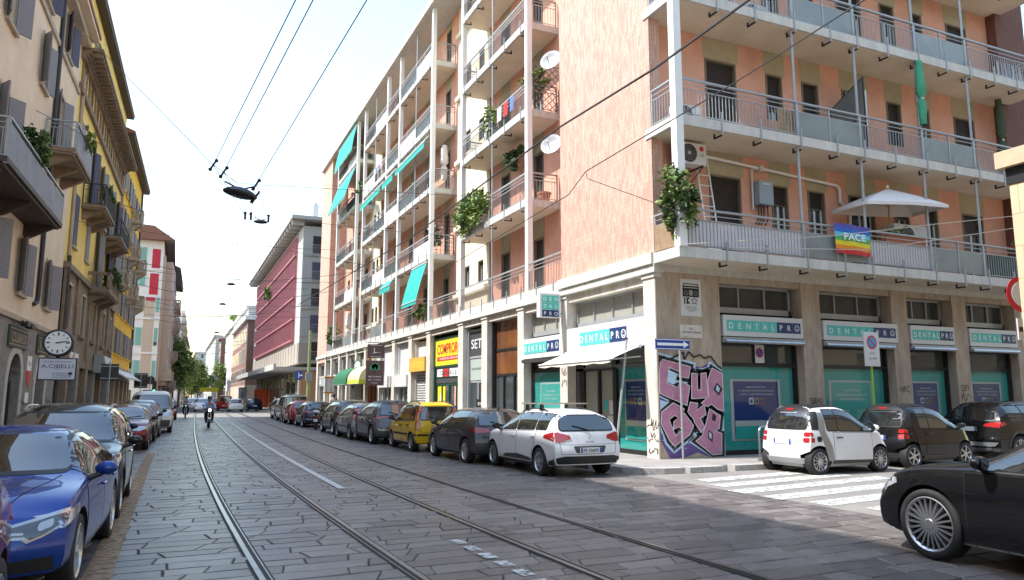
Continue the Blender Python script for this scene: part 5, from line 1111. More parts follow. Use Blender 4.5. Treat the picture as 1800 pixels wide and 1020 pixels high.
c.screens((1.06,1.44,.72,.6),(1.04,1.4,.7,.6)); c.sidewin([.55,1.15,2.2,3.45],f=.8); c.doors([1.1,2.15,3.25],hm=CHROME); c.mirrors(3.25); tails_wide(c,.86,1.06,.4,1.86,DREDL,.45); c.plate('r',.72); c.rails(.7,2.6,.6,ALLOY); c.arches(GREYPL)
NV=paint('navy_car_paint',(.012,.018,.05),.4)
c=Car('hatchback','navy blue hatchback with white roof edge behind the parked scooter','car',(7.38,44.6,0),N_,hatchP(L=4.1,W=1.78,H=1.46,wb=2.55,ro=.72),NV,CARG)
c.screens((1.0,1.35,.7,.58),(.98,1.32,.7,.6)); c.sidewin([.85,1.95,3.0],f=.8); c.doors([.95,1.9,2.85]); c.mirrors(2.85); tails_wide(c,.8,.95,.45,1.78,DREDL,.3); c.plate('r',.6); c.part('bumper_strip',[([(-.7,.42),(.7,.42),(.8,.5),(-.8,.5)],'r',ALLOY,.01)])
RD_=paint('red_car_paint',(.38,.012,.016),.2)
c=Car('hatchback','bright red hatchback far up the right row','car',(7.25,49.3,0),N_,hatchP(L=3.9,W=1.7,H=1.47,wb=2.45,ro=.7),RD_,CARG)
c.screens((1.0,1.35,.64,.54),(1.0,1.34,.6,.52)); c.sidewin([.75,1.85,2.85],f=.8); c.doors([.9,1.8,2.7]); c.mirrors(2.7); tails_wide(c,.8,1.0,.5,1.7,REDL,.25); c.plate('r',.6)
def vanP(L=4.6,W=1.85,H=1.85,wb=2.9,ro=.8,rw=.32,**k):
    P=dict(L=L,W=W,wb=wb,ro=ro,rw=rw,top=[(0,H-.06),(.25,H-.02),(1.5,H),(L*.62,H-.03),(L*.68,H-.12),(L*.86,1.12),(L*.89,1.06),(L-.25,.98),(L,.82)],belt=[(0,1.05),(L*.7,1.02),(L*.87,.96),(L-.25,.88),(L,.74)],
      rear=[(.15,.1),(.35,.01),(.6,0),(1.1,.02),(H,.1)],front=[(.15,.12),(.32,.02),(.55,0),(.75,.05),(.9,.16)],th=.13,n=6,bowr=.05,bowf=.28,xr0=.4); P.update(k); return P
c=Car('small_van','pale grey small passenger van far up the right row','van',(7.55,54.8,0),N_,vanP(L=4.4,H=1.82),SV,CARG)
c.screens((1.12,1.62,.74,.66),(1.1,1.66,.72,.66)); c.sidewin([.3,1.5,2.6,3.7],f=.84); c.doors([1.3,2.5,3.5]); c.mirrors(3.5,BLACK); c.pair('tail_lamp',[([(.8,.85),(.95,.85),(.95,1.4),(.82,1.4)],'r',REDL,.01)]); c.plate('r',.7)
c=Car('compact_suv','silver compact off road car at the far end of the right row','car',(7.7,60.5,0),N_,hatchP(L=3.9,W=1.7,H=1.6,wb=2.45,ro=.7,rw=.33,th=.15,n=5),SV,CARG)
c.screens((1.1,1.46,.64,.56),(1.1,1.46,.6,.52)); c.sidewin([.55,1.75,2.85],f=.8); c.doors([.9,1.8,2.7],hm=BLACK); c.mirrors(2.7,BLACK); tails_wide(c,.85,1.0,.6,1.7,REDL,.2); c.part('spare_wheel_cover',[(c.rr_([(-.3,.65),(.3,.65),(.3,1.2),(-.3,1.2)],.28,6),'r',BLACK,.03)])
# ---- left row, seen from the front (heading down the street)
S_=rad(-90)
BLU=paint('royal_blue_paint',(.006,.045,.26),.35,.3)
def heads(c,poly,side=None,m=CLEARL,inner=None):
    it=[(poly,'f',m,.009)]
    if side: it.append((side,'y',m,.009))
    if inner: it+=[(q,'f',LENSD,.013) for q in inner]
    c.pair('headlamp',it)
c=Car('saloon_car','royal blue saloon parked nose towards the camera, nearest whole car in the left row','car',(-1.57,9.45,0),S_-rad(2),sedanP(L=4.46,W=1.82,H=1.42,wb=2.64,ro=.99,rw=.33,spokes=5,dbl=.16,rim=.74,wiperf=0,bowf=.24,ns=60,hw=[(0,.93),(.9,.985),(2.2,1),(3.6,.99),(4.46,.95)]),BLU,CARG)
c.screens((1.02,1.34,.71,.56),(1.05,1.32,.62,.52)); c.sidewin([1.0,1.95,3.18],f=.8,trim=BLACK); c.doors([1.28,2.2,3.3]); c.mirrors(3.1)
L=c.L
heads(c,[(.34,.645),(.36,.575),(.56,.565),(.6,.535),(.7,.57),(.88,.65),(.88,.765),(.62,.71)],[(L-.66,.70),(L-.2,.62),(L-.2,.72),(L-.7,.775)],CLEARL,[[(.4,.635),(.42,.595),(.58,.585),(.62,.56),(.7,.59),(.85,.67),(.85,.735),(.62,.685)]])
c.pair('headlamp_lens',[(c.rr_([(.66,.61),(.76,.64),(.76,.7),(.66,.67)],.05,5),'f',CLEARL,.019),([(.44,.605),(.57,.597),(.57,.615),(.44,.625)],'f',CLEARL,.017)])
c.part('grille',[(c.rr_([(-.3,.3),(.3,.3),(.4,.5),(.3,.66),(-.3,.66),(-.4,.5)],.03),'f',CHROME,.006),(c.rr_([(-.27,.33),(.27,.33),(.36,.5),(.27,.63),(-.27,.63),(-.36,.5)],.03),'f',BLACK,.014)])
c.pair('air_intake',[([(.42,.25),(.8,.27),(.78,.42),(.46,.4)],'f',BLACK,.008)]); c.plate('f',.36)
c.seam('bonnet_seam',[(-.7,.9),(-.62,.75),(-.36,.69)],'f'); c.part('bonnet_seam',[([(L-1.15,s_*.66),(L-.3,s_*.4),(L-.3,s_*.39),(L-1.15,s_*.65)],'t',WELL,.002) for s_ in (1,-1)]); c.part('bonnet_crease_shade',[([(L-1.1,s_*.46),(L-.25,s_*.2),(L-.25,s_*.185),(L-1.1,s_*.44)],'t',NV,.0015) for s_ in (1,-1)])  # bonnet creases are flat navy strips, their shade put into the paint
BKG=paint('black_olive_paint',(.006,.007,.006),.0,.3)
c=Car('crossover','glossy black crossover with silver roof rails parked behind the blue saloon','car',(-1.52,13.5,0),S_,hatchP(L=4.16,W=1.8,H=1.6,wb=2.54,ro=.77,rw=.33,spokes=7,rim=.68,wiperf=0,ns=56,zlow=.32,low=GREYPL,xf0=.6,bowf=.3,
   top=[(0,1.47),(.35,1.56),(.9,1.61),(1.6,1.62),(2.05,1.6),(2.4,1.51),(3.05,1.09),(3.25,1.04),(3.8,.96),(4.16,.84)],belt=[(0,1.05),(1.2,1.02),(2.4,.98),(3.2,.95),(3.8,.86),(4.16,.74)]),BKG,CARG)
L=c.L; c.screens((1.08,1.46,.72,.59),(1.05,1.4,.66,.56)); c.sidewin([.6,1.15,2.0,3.05],f=.8,trim=CHROME); c.doors([1.02,1.95,2.95],hm=CHROME); c.mirrors(2.95)
heads(c,[(.42,.74),(.6,.7),(.84,.76),(.84,.88),(.66,.83),(.46,.79)],[(L-.62,.85),(L-.2,.73),(L-.14,.8),(L-.3,.9),(L-.64,.93)],CLEARL,[[(.55,.735),(.68,.74),(.68,.79),(.55,.78)]])
c.part('grille',[(c.rr_([(-.4,.6),(.4,.6),(.44,.74),(-.44,.74)],.03),'f',CHROME,.006),(c.rr_([(-.38,.615),(.38,.615),(.42,.725),(-.42,.725)],.03),'f',BLACK,.012)]); c.part('lower_bumper',[([(-.8,.26),(.8,.26),(.82,.5),(-.82,.5)],'f',GREYPL,.006)]); c.pair('fog_lamp',[(c.rr_([(.6,.42),(.7,.42),(.7,.5),(.6,.5)],.05),'f',CLEARL,.014),([(.5,.33),(.8,.34),(.8,.36),(.5,.35)],'f',CHROME,.014)]); c.plate('f',.45); c.rails(.7,2.1,.58,ALLOY); c.arches(GREYPL,.05); c.seam('bonnet_seam',[(-.72,.98),(-.66,.86),(-.45,.82)],'f')
c=Car('hatchback','dark blue hatchback half hidden behind the black crossover','car',(-1.85,20.6,0),S_,hatchP(L=4.1,W=1.75,H=1.46,wb=2.55,ro=.72),NV,CARG)
c.screens((1.0,1.35,.7,.58),(.98,1.32,.7,.6)); c.sidewin([.85,1.95,3.0],f=.8); c.doors([.95,1.9,2.85]); c.mirrors(2.85,z=1.0); heads(c,[(.45,.62),(.84,.66),(.84,.76),(.5,.7)]); c.plate('f',.4); c.part('grille',[([(-.4,.5),(.4,.5),(.42,.62),(-.42,.62)],'f',BLACK,.01)])
c=Car('hatchback','dark red hatchback with wide black grille and chrome bar in the left row','car',(-1.62,28.8,0),S_,hatchP(L=4.4,W=1.8,H=1.44,wb=2.73,ro=.75,rw=.325,wiperf=1,ns=50),paint('dark_red_paint',(.17,.008,.018),.3),CARG)
L=c.L; c.screens((1.0,1.34,.7,.57),(.98,1.32,.7,.6)); c.sidewin([.85,2.05,3.2],f=.8); c.doors([1.0,2.0,3.05]); c.mirrors(3.05,BLACK); heads(c,[(.42,.64),(.6,.62),(.84,.7),(.84,.78),(.62,.74),(.44,.7)],[(L-.6,.77),(L-.2,.66),(L-.2,.74),(L-.55,.8)])
c.part('grille',[(c.rr_([(-.46,.46),(.46,.46),(.42,.68),(-.42,.68)],.05),'f',BLACK,.008)]); c.part('grille_bar',[([(-.42,.56),(.42,.56),(.42,.585),(-.42,.585)],'f',CHROME,.016)]); c.part('air_intake',[([(-.55,.24),(.55,.24),(.45,.38),(-.45,.38)],'f',BLACK,.008)]); c.pair('side_intake',[([(.56,.3),(.84,.3),(.84,.5),(.6,.46)],'f',BLACK,.008)]); c.plate('f',.42)
c=Car('hatchback','black hatchback directly behind the dark red hatchback, only its side showing','car',(-1.5,33.2,0),S_,hatchP(L=4.0,W=1.75,H=1.47,wb=2.5,ro=.7),BKG,CARG)
c.screens((1.0,1.35,.68,.56),(.98,1.32,.7,.6)); c.sidewin([.85,1.9,2.95],f=.8); c.doors([.95,1.9,2.8]); c.mirrors(2.8); heads(c,[(.45,.62),(.84,.66),(.84,.76),(.5,.7)]); c.plate('f',.4)
c=Car('crossover','silver crossover in front of the white van in the left row','car',(-1.42,36.9,0),S_,hatchP(L=4.1,W=1.78,H=1.58,wb=2.5,ro=.72,rw=.33,zlow=.36,low=GREYPL),SV,CARG)
c.screens((1.07,1.46,.7,.57),(.98,1.32,.7,.6)); c.sidewin([.85,1.9,2.95],f=.8); c.doors([.95,1.9,2.8]); c.mirrors(2.8,BLACK); heads(c,[(.45,.7),(.84,.74),(.84,.88),(.5,.8)]); c.plate('f',.45); c.part('lower_bumper',[([(-.8,.26),(.8,.26),(.82,.55),(-.82,.55)],'f',GREYPL,.006)]); c.arches(GREYPL)
PWV=paint('cream_white_van_paint',(.66,.64,.58),0,.35)
c=Car('delivery_van','tall cream white panel van in the left row, its windscreen half in shade','van',(-1.08,41.2,0),S_,vanP(L=4.8,W=1.98,H=2.0,wb=3.0,ro=.9,rw=.33),PWV,CARG)
c.screens((1.14,1.76,.8,.72),None); c.sidewin([2.9,4.1],f=.82); c.doors([1.5,2.85,3.9]); c.mirrors(3.9,BLACK,1.2); heads(c,[(.5,.75),(.9,.8),(.88,1.0),(.6,.92)]); c.part('lower_bumper',[([(-.85,.24),(.85,.24),(.88,.62),(-.88,.62)],'f',GREYPL,.008)]); c.plate('f',.5); c.part('grille',[([(-.4,.68),(.4,.68),(.42,.84),(-.42,.84)],'f',BLACK,.01)])
c=Car('hatchback','small dark red car standing beyond the white van','car',(-.72,62.5,0),S_,hatchP(L=3.9,W=1.7,H=1.5,wb=2.45,ro=.7),paint('dark_red_paint',(.17,.008,.018),.3),CARG)
c.screens((1.0,1.38,.66,.56),(.98,1.32,.7,.6)); c.sidewin([.85,1.9,2.9],f=.8); c.mirrors(2.8); heads(c,[(.45,.62),(.84,.66),(.84,.76),(.5,.7)])
c=Car('hatchback','maroon car cut off at the lower left corner of the picture','car',(-1.85,4.92,0),S_+rad(1),hatchP(L=4.0,W=1.75,H=1.47,wb=2.5,ro=.7,ns=50),paint('maroon_paint',(.16,.012,.025),.3),CARG)
c.screens((1.0,1.35,.68,.56),(.98,1.32,.66,.56)); c.sidewin([.85,1.9,2.95],f=.8); c.doors([.95,1.9,2.8]); c.mirrors(2.8); heads(c,[(.45,.62),(.84,.66),(.84,.76),(.5,.7)]); tails_wide(c,.8,.95,.5,1.75,REDL,.3); c.plate('r',.6)
# ---- side street
def smart(name,label,loc,col,low,cell,rims,ns):
    c=Car(name,label,'car',loc,0,dict(L=2.7,W=1.56,wb=1.87,ro=.36,rw=.292,top=[(0,1.36),(.2,1.45),(.6,1.53),(1.05,1.54),(1.4,1.47),(2.05,1.06),(2.2,1.0),(2.45,.93),(2.7,.78)],belt=[(0,.96),(1.2,.92),(2.05,.9),(2.4,.84),(2.7,.68)],rear=[(.15,.12),(.32,.03),(.5,0),(.75,.03),(1.0,.09),(1.4,.25)],front=[(.15,.12),(.3,.02),(.5,0),(.65,.05),(.8,.16)],
      th=.17,n=4.2,bowr=.12,bowf=.26,xr0=.4,xf0=.5,zlow=.24,low=low,rim=.7,spokes=ns,sw=.11 if ns>6 else .2,rimm=rims,ns=46,zb=.17,rise=.0),col,'cars parked in the side street')
    c.screens((1.05,1.4,.64,.52),(1.0,1.38,.6,.52)); c.sidewin([.62,.95,2.02],f=.8,gap=.03)
    c.doors([.78,1.98],.3,hm=BLACK); c.mirrors(1.98,col)
    for sd in (1,-1):
        c.part('safety_cell',[([(.62,.3),(.78,.3),(.72,.62),(.56,.94),(.62,1.36),(.46,1.36),(.38,.96),(.48,.7)],'y',cell,.009,sd),([(.17,.98),(.38,.98),(.47,1.38),(.24,1.38)],'y',BLACK,.006,sd),([(.72,.24),(1.95,.24),(1.95,.3),(.72,.31)],'y',GREYPL,.007,sd)])
    c.part('roof_panel',[([(.28,-.5),(1.35,-.5),(1.35,.5),(.28,.5)],'t',BLACK,.005)])
    c.part('high_brake_lamp',[([(-.12,1.41),(.12,1.41),(.12,1.44),(-.12,1.44)],'r',REDL,.012)])
    c.pair('tail_lamp',[(c.rr_([(.56,.84),(.74,.84),(.74,.93),(.56,.93)],.04),'r',REDL,.014),(c.rr_([(.56,.71),(.74,.71),(.74,.81),(.56,.81)],.05),'r',REDL,.014),(c.rr_([(.03,.84),(.22,.84),(.22,.93),(.03,.93)],.04,4),'y',REDL,.014),(c.rr_([(.03,.71),(.24,.71),(.24,.81),(.03,.81)],.04,4),'y',REDL,.014)])
    c.part('fuel_cap',[(c.rr_([(.31,.72),(.43,.72),(.43,.84),(.31,.84)],.06,5),'y',BLACK,.012,-1)]); c.plate('r',.72); c.seam('tailgate_seam',[(-.58,.95),(-.5,.6),(.5,.6),(.58,.95)],'r'); c.part('bumper_lip',[([(-.7,.24),(.7,.24),(.72,.36),(-.72,.36)],'r',low,.006)])
    heads(c,[(.42,.66),(.7,.7),(.68,.84),(.46,.8)]); return c
smart('city_car','tiny two seat white city car with black roof parked by the crossing',(14.0,13.15,0),PW,GREYF,HUBC,ALLOY,12)
smart('city_car','tiny two seat black city car parked in front of the white one',(17.25,13.35,0),paint('black_car_paint',(.008,.008,.009),.1,.25),GREYPL,paint('black_car_paint',(.008,.008,.009)),ALLOY,6)
BKP=MATS['black_car_paint']
c=Car('suv','black sport utility car with wide red tail lamps, last in the side street row','car',(21.8,13.55,0),0,hatchP(L=4.45,W=1.82,H=1.6,wb=2.67,ro=.86,rw=.345,spokes=5,dbl=.16,rim=.72,zlow=.36,low=GREYPL,
   top=[(0,1.42),(.35,1.52),(.9,1.59),(1.6,1.6),(2.2,1.58),(2.6,1.49),(3.25,1.12),(3.45,1.07),(4.0,.99),(4.45,.85)],belt=[(0,1.05),(1.2,1.03),(2.4,1.0),(3.4,.97),(4,.88),(4.45,.74)]),BKP,'cars parked in the side street')
c.screens((1.12,1.48,.72,.6),(1.1,1.42,.68,.58)); c.sidewin([.55,1.15,2.15,3.2],f=.8,trim=BLACK); c.doors([1.1,2.1,3.1]); c.mirrors(3.1); c.plate('r',.86)
c.pair('tail_lamp',[([(.42,.93),(.9,.9),(.92,1.04),(.6,1.03),(.45,.99)],'r',REDL,.012),([(.03,.9),(.4,.98),(.34,1.05),(.05,1.04)],'y',REDL,.012)]); c.part('bumper_strip',[([(-.7,.42),(.7,.42),(.8,.52),(-.8,.52)],'r',HUBC,.01)]); c.arches(GREYPL); c.rails(.7,2.3,.62,DMETAL); c.pair('exhaust_pipe',[(c.rr_([(.5,.34),(.62,.34),(.62,.42),(.5,.42)],.03),'r',CHROME,.03)])
# ---- black saloon at the lower right
c=Car('saloon_car','glossy black limousine with many spoked wheels at the lower right corner','car',(8.32,4.08,0),rad(90-1.5),sedanP(L=5.1,W=1.9,H=1.49,wb=3.0,ro=1.1,rw=.365,spokes=22,sw=.075,rim=.79,tw=.25,ns=64,bowf=.42,gap=.035,
   top=[(0,.98),(.35,1.04),(.9,1.09),(1.65,1.4),(2.2,1.485),(2.7,1.49),(2.95,1.44),(3.58,1.1),(3.78,1.05),(4.5,.95),(5.1,.76)],belt=[(0,.92),(.8,.97),(2.8,.96),(3.9,.95),(4.6,.85),(5.1,.68)]),BKP,None)
L=c.L; c.screens((1.08,1.4,.74,.6),(1.08,1.38,.66,.56)); c.sidewin([1.1,2.2,3.55],f=.8,trim=BLACK); c.doors([1.55,2.6,3.66],hm=CHROME); c.mirrors(3.42)
heads(c,[(.5,.66),(.7,.62),(.9,.66),(.9,.8),(.7,.78),(.52,.74)],[(L-.62,.76),(L-.3,.62),(L-.2,.68),(L-.3,.8),(L-.6,.82)],CLEARL); c.part('grille',[(c.rr_([(-.4,.45),(.4,.45),(.42,.72),(-.42,.72)],.06),'f',CHROME,.008)]); c.part('sill_strip',[([(1.7,.215),(3.75,.215),(3.75,.235),(1.7,.235)],'y',CHROME,.012,1,.2)]); c.part('front_lip',[([(.35,.2),(.9,.22),(.9,.25),(.35,.23)],'f',CHROME,.012)]); c.plate('f',.36)
# ---- traffic on the far side of the crossing
FG='cars driving on the far crossing'
def far(name,label,cat,loc,rz,P,col,scr=(.98,1.36,.66,.56),rear=(.98,1.32,.64,.54),sw=[.8,1.9,2.9],tz=.8):
    c=Car(name,label,cat,loc,rz,P,col,FG); c.screens(scr,rear); c.sidewin(sw,f=.8); tails_wide(c,tz,tz+.16,P['W']/2-.2,P['W'],REDL,.2); heads(c,[(.45,.64),(P['W']/2-.02,.68),(P['W']/2-.02,.78),(.5,.72)]); c.plate('r',.6); c.plate('f',.45); c.mirrors(sw[-1]-.1); return c
far('small_car','rounded white small car seen from behind on the sunlit crossing','car',(6.25,91.9,0),N_,hatchP(L=3.6,W=1.65,H=1.5,wb=2.3,ro=.6),PW)
far('delivery_van','red delivery van driving away on the sunlit crossing','van',(5.6,100.3,0),rad(84),vanP(L=4.3,W=1.8,H=1.85,wb=2.7,ro=.8),RD_,(1.12,1.6,.74,.66),(1.1,1.66,.7,.64),[2.5,3.6],.9)
far('hatchback','dark blue hatchback to the right of the white small car on the crossing','car',(8.6,95.5,0),N_,hatchP(L=4.0,W=1.75,H=1.47,wb=2.5,ro=.7),NV)
far('hatchback','white hatchback with dark grille coming towards the crossing from the left','car',(1.7,101,0),S_,hatchP(L=4.2,W=1.8,H=1.5,wb=2.6,ro=.75),PW)
far('hatchback','plain white car half hidden behind the scooter rider','car',(2.75,92.5,0),S_,hatchP(L=4.0,W=1.75,H=1.55,wb=2.5,ro=.7),PW)
far('hatchback','red hatchback further up the street between white car and red van','car',(5.2,118,0),N_,hatchP(L=4.0,W=1.75,H=1.5,wb=2.5,ro=.7),RD_)
far('hatchback','pale blue hatchback queuing further up the street','car',(2.6,116,0),S_,hatchP(L=4.0,W=1.75,H=1.5,wb=2.5,ro=.7),paint('pale_blue_paint',(.3,.36,.42),.3))
far('hatchback','grey hatchback parked far up on the left by the trees','car',(-.9,100,0),S_,hatchP(L=4.0,W=1.75,H=1.5,wb=2.5,ro=.7),SV)
far('hatchback','black hatchback parked far up on the left by the trees','car',(-.8,108,0),S_,hatchP(L=4.0,W=1.75,H=1.5,wb=2.5,ro=.7),BKG)
# ------------------------------------------------------------------ trees and plants
def tree(name,label,x,y,h,r,seed,group,mats=None,n=2600,size=.2,trunk=.16):
    o=thing(name,label,'tree',(x,y,.1),0,group); q=random.Random(seed)
    mb=MB(); pts=[(x,y,.1),(x+q.uniform(-.1,.1),y,h*.25),(x+q.uniform(-.2,.2),y,h*.55),(x,y,h*.85)]; mb.tube(pts,[trunk,trunk*.8,trunk*.5,trunk*.15],BARK,8)
    for i in range(7):
        a=q.uniform(0,6.28); z=h*q.uniform(.35,.7); mb.tube([(x,y,z),(x+math.cos(a)*r*.4,y+math.sin(a)*r*.4,z+h*.1),(x+math.cos(a)*r*.75,y+math.sin(a)*r*.75,z+h*.17)],[trunk*.45,trunk*.3,trunk*.1],BARK,5)
    mb.build('trunk',o)
    mb=MB(); foliage(mb,(x,y,h*.64),r,r,h*.38,n,size,mats,.25,seed); mb.build('crown',o,recalc=False); return o
GT='street trees on the far left pavement'
tree('plane_tree','tall leafy green street tree nearest on the far left pavement',-.5,122,10.6,1.9,1,GT,n=3400,size=.24)
tree('plane_tree','second leafy street tree on the far left, behind the nearest one',.3,138,10.2,2.0,2,GT,n=3200,size=.24)
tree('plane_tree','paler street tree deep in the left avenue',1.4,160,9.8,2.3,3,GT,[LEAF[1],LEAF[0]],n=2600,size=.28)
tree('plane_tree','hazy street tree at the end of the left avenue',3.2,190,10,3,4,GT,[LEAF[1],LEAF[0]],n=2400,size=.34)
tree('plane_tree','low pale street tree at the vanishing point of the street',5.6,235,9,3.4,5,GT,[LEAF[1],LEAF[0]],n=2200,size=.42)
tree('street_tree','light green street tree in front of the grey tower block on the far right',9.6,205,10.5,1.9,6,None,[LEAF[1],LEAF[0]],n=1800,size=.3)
def plant(name,label,c,r,n,size,seed,cat='plant',mats=None,pot=None,group=None,droop=0,extra=None):
    o=thing(name,label,cat,(c[0],c[1],c[2]-r[2]),0,group); mb=MB(); foliage(mb,c,*r,n,size,mats,.1,seed,droop)
    q=random.Random(seed)
    for i in range(6): mb.tube([(c[0]+q.uniform(-.1,.1),c[1]+q.uniform(-.1,.1),c[2]-r[2]),(c[0]+q.uniform(-.8,.8)*r[0],c[1]+q.uniform(-.8,.8)*r[1],c[2]+q.uniform(-.2,.6)*r[2])],.012,BARK,4)
    if extra:
        for i in range(extra[1]): mb.ball((c[0]+q.uniform(-.9,.9)*r[0],c[1]+q.uniform(-.9,.9)*r[1],c[2]+q.uniform(-.6,.9)*r[2]),.05,.05,.05,extra[0],6,4)
    mb.build('foliage',o,recalc=False)
    if pot:
        mb=MB(); w,h,m=pot; z=c[2]-r[2]; mb.lathe([(1e-3,-h),(w*.72,-h),(w,0),(w*1.06,0),(w*1.06,.03),(w*.9,.03),(1e-3,-.02)],(c[0],c[1],z),(0,0,1),m,14); mb.build('pot',o)
    return o
ROSE=mat('red_flower',(.45,.01,.03),.6); PINKF=mat('pink_flower',(.7,.25,.3),.6); WFL=mat('white_flower',(.75,.75,.7),.6)
plant('climbing_rose','climbing rose with red and white flowers round the white corner column, first floor',(11.42,15.0,6.75),(.5,.45,.88),2800,.075,11,pot=None,extra=(ROSE,3))
plant('balcony_creeper','big light green creeper spilling over the second floor balcony of the tram street front',(11.25,29.3,9.7),(.5,1.6,.85),2600,.1,12,mats=[LEAF[1],LEAF[0]],droop=.12)
plant('balcony_plant','leafy green shrub beside the fan unit on the third floor balcony',(11.6,27.6,13.4),(.4,.8,.9),700,.09,13)
plant('balcony_plant','flowering pale green shrub at the end of the third floor balcony below the upper dish',(11.9,24.2,13.55),(.55,.6,.5),650,.08,14,mats=[LEAF[1],LEAF[0]],extra=(PINKF,14))
plant('balcony_plant','white flowering bush in a wooden trellis on the fourth bay balcony',(11.75,35.9,10.0),(.4,.3,.55),500,.08,15,mats=[LEAF[0],LEAF[2]],extra=(WFL,20))
plant('potted_fern','spiky fern hanging over the first floor railing under the teal awning',(11.3,36.9,6.1),(.35,.8,.5),600,.1,16,mats=[LEAF[1],LEAF[0]],extra=(ROSE,3))
plant('balcony_plant','wide grey green bush on the first floor balcony beside the far brick wall',(11.6,61.8,6.6),(.5,1.3,.9),700,.13,17)
plant('balcony_plant','round green bush high on the balcony of the third bay',(11.7,52.9,16.9),(.5,.8,.6),550,.12,18)
plant('dark_fern','dark drooping fern under the ceiling of the second floor balcony',(12.2,26.9,11.4),(.4,.9,.45),500,.11,19,mats=[LEAF[2]])
plant('potted_shrub','dense dark green shrub standing on the long grey balcony of the beige house',tuple(WP(24.6,.75,8.75)),(.42,.75,.62),2000,.085,20,mats=[LEAF[2],LEAF[0]])
plant('window_box_plant','yellow green trailing plant on the upper grey balcony of the beige house',tuple(WP(31.6,1.12,11.5)),(.2,.75,.42),600,.07,21,mats=[LEAF[1]])
plant('window_box_plant','thick grassy hedge on the stone balcony of the yellow house',tuple(WP(44.9,.85,8.05)),(.4,2.3,.5),1500,.1,22,mats=[LEAF[2],LEAF[0]],droop=.2)
plant('window_box_plant','row of low plants on the near iron balcony of the yellow house',tuple(WP(40.6,.85,11.55)),(.25,1.7,.25),600,.08,23,mats=[LEAF[2],LEAF[0]])
plant('roof_bush','green bush on the upper floor ledge of the red office block',(10.5,104,15.6),(.6,2.2,1.0),600,.22,24,mats=[LEAF[1],LEAF[0]])
plant('roof_bush','yellow green roof garden bush on the white house beyond the brick building',(11.0,180,19.4),(.8,5,1.3),700,.3,25,mats=[LEAF[1]])
plant('potted_plant','small red flowering plant on the right end of the first floor side balcony',(24.9,14.9,6.62),(.3,.14,.14),160,.05,26,pot=None,extra=(ROSE,6),mats=[LEAF[0]])
p=thing('plant_pot','round terracotta pot on the second floor balcony next to the brick wall','pot',(12.3,24.4,8.97)); mb=MB(); mb.lathe([(1e-3,0),(.18,0),(.25,.34),(.27,.34),(.27,.4),(.22,.4),(1e-3,.36)],(12.3,24.4,8.97),(0,0,1),TERRA,16); mb.build('pot_body',p,smooth=True)
# ------------------------------------------------------------------ things on the balconies
for z,l in ((10.83,'grey satellite dish fixed beside the brick wall, the lower of the pair'),(14.08,'grey satellite dish fixed beside the brick wall, the upper of the pair')):
    o=thing('satellite_dish',l,'satellite dish',(12.1,23.2,z),0,'satellite dishes beside the brick wall'); mb=MB(); d=Vector((-.75,-.6,.28)).normalized(); c=Vector((11.95,23.1,z)); mb.lathe([(1e-3,-.09),(.15,-.075),(.28,-.035),(.4,.03),(.41,.03),(.41,.015),(.28,-.05),(1e-3,-.11)],c,d,mat('dish_grey',(.42,.43,.44),.5),24); mb.build('dish',o,smooth=True)
    mb=MB(); f=c+d*.35+Vector((0,0,-.1)); mb.tube([c+Vector((0,0,-.36)),f],.012,DMETAL); mb.ball(f,.05,.05,.05,SIGNW,8,6); mb.tube([c-d*.1,c-d*.25+Vector((0,0,-.15)),(12.75,22.9,z-.25)],.025,METAL); mb.build('arm',o)
def acunit(name,label,x0,x1,y0,y1,z0,z1,face,logo=False):
    o=thing(name,label,'air conditioner',((x0+x1)/2,(y0+y1)/2,z0),0); mb=MB(); mb.box(x0,x1,y0,y1,z0,z1,SIGNW); mb.build('casing',o); mb=MB()
    if face=='y': c=Vector((x0+(x1-x0)*.36,y0-.002,(z0+z1)/2)); d=Vector((0,-1,0))
    else: c=Vector((x0-.002,(y0+y1)/2,(z0+z1)/2)); d=Vector((-1,0,0))
    r=(z1-z0)*.44; mb.disc(c,r,d,BLACK,24,.004)
    u,w=basis(d)
    for k in range(1,5): mb.lathe([(r*k/4.2,.012),(r*k/4.2+.008,.012)],c,d,METAL,20)
    for k in range(14): a=2*PI*k/14; v=u*math.cos(a)+w*math.sin(a); mb.tube([c+d*.012+v*r*.15,c+d*.012+v*r],.004,METAL,3)
    mb.disc(c+d*.02,r*.16,d,SIGNW,12); mb.build('fan_grille',o)
    if logo:
        mb=MB(); cx=x0+(x1-x0)*.83; mb.disc((cx,y0-.003,z1-.14),.075,(0,-1,0),REDS,16,.003); mb.text('LG',(cx,y0-.003,z1-.31),(1,0,0),(0,0,1),.09,DMETAL,depth=.003); mb.build('logo',o)
        mb=MB(); mb.box(x0+.1,x0+.14,y0,y1+.3,z0-.04,z0,DMETAL); mb.box(x1-.14,x1-.1,y0,y1+.3,z0-.04,z0,DMETAL); mb.tube([(x1-.12,y0,z0-.04),(x1-.12,y1+.3,z0-.4)],.015,DMETAL); mb.build('wall_bracket',o)
    return o
acunit('air_conditioner','white air conditioner with round fan and red logo, high on the first floor',12.05,12.95,15.75,16.1,8.0,8.6,'y',True)
acunit('air_conditioner','white air conditioner standing behind the railing at the second floor corner',11.9,12.7,15.6,15.95,9.05,9.6,'y')
acunit('air_conditioner','white air conditioner behind the top floor bars above the green parasol wing',14.3,15.2,15.5,15.9,12.5,13.05,'y')
acunit('air_conditioner','white fan unit on the third floor, tram street side, by the leafy shrub',12.3,12.65,29.4,30.4,13.0,13.8,'x')
acunit('air_conditioner','white fan unit on the first floor wall of the far bay',12.35,12.7,57.2,58.1,10.9,11.6,'x')
acunit('air_conditioner','double white air conditioner behind the flower box on the first floor',20.0,21.6,15.6,15.95,6.3,7.05,'y')
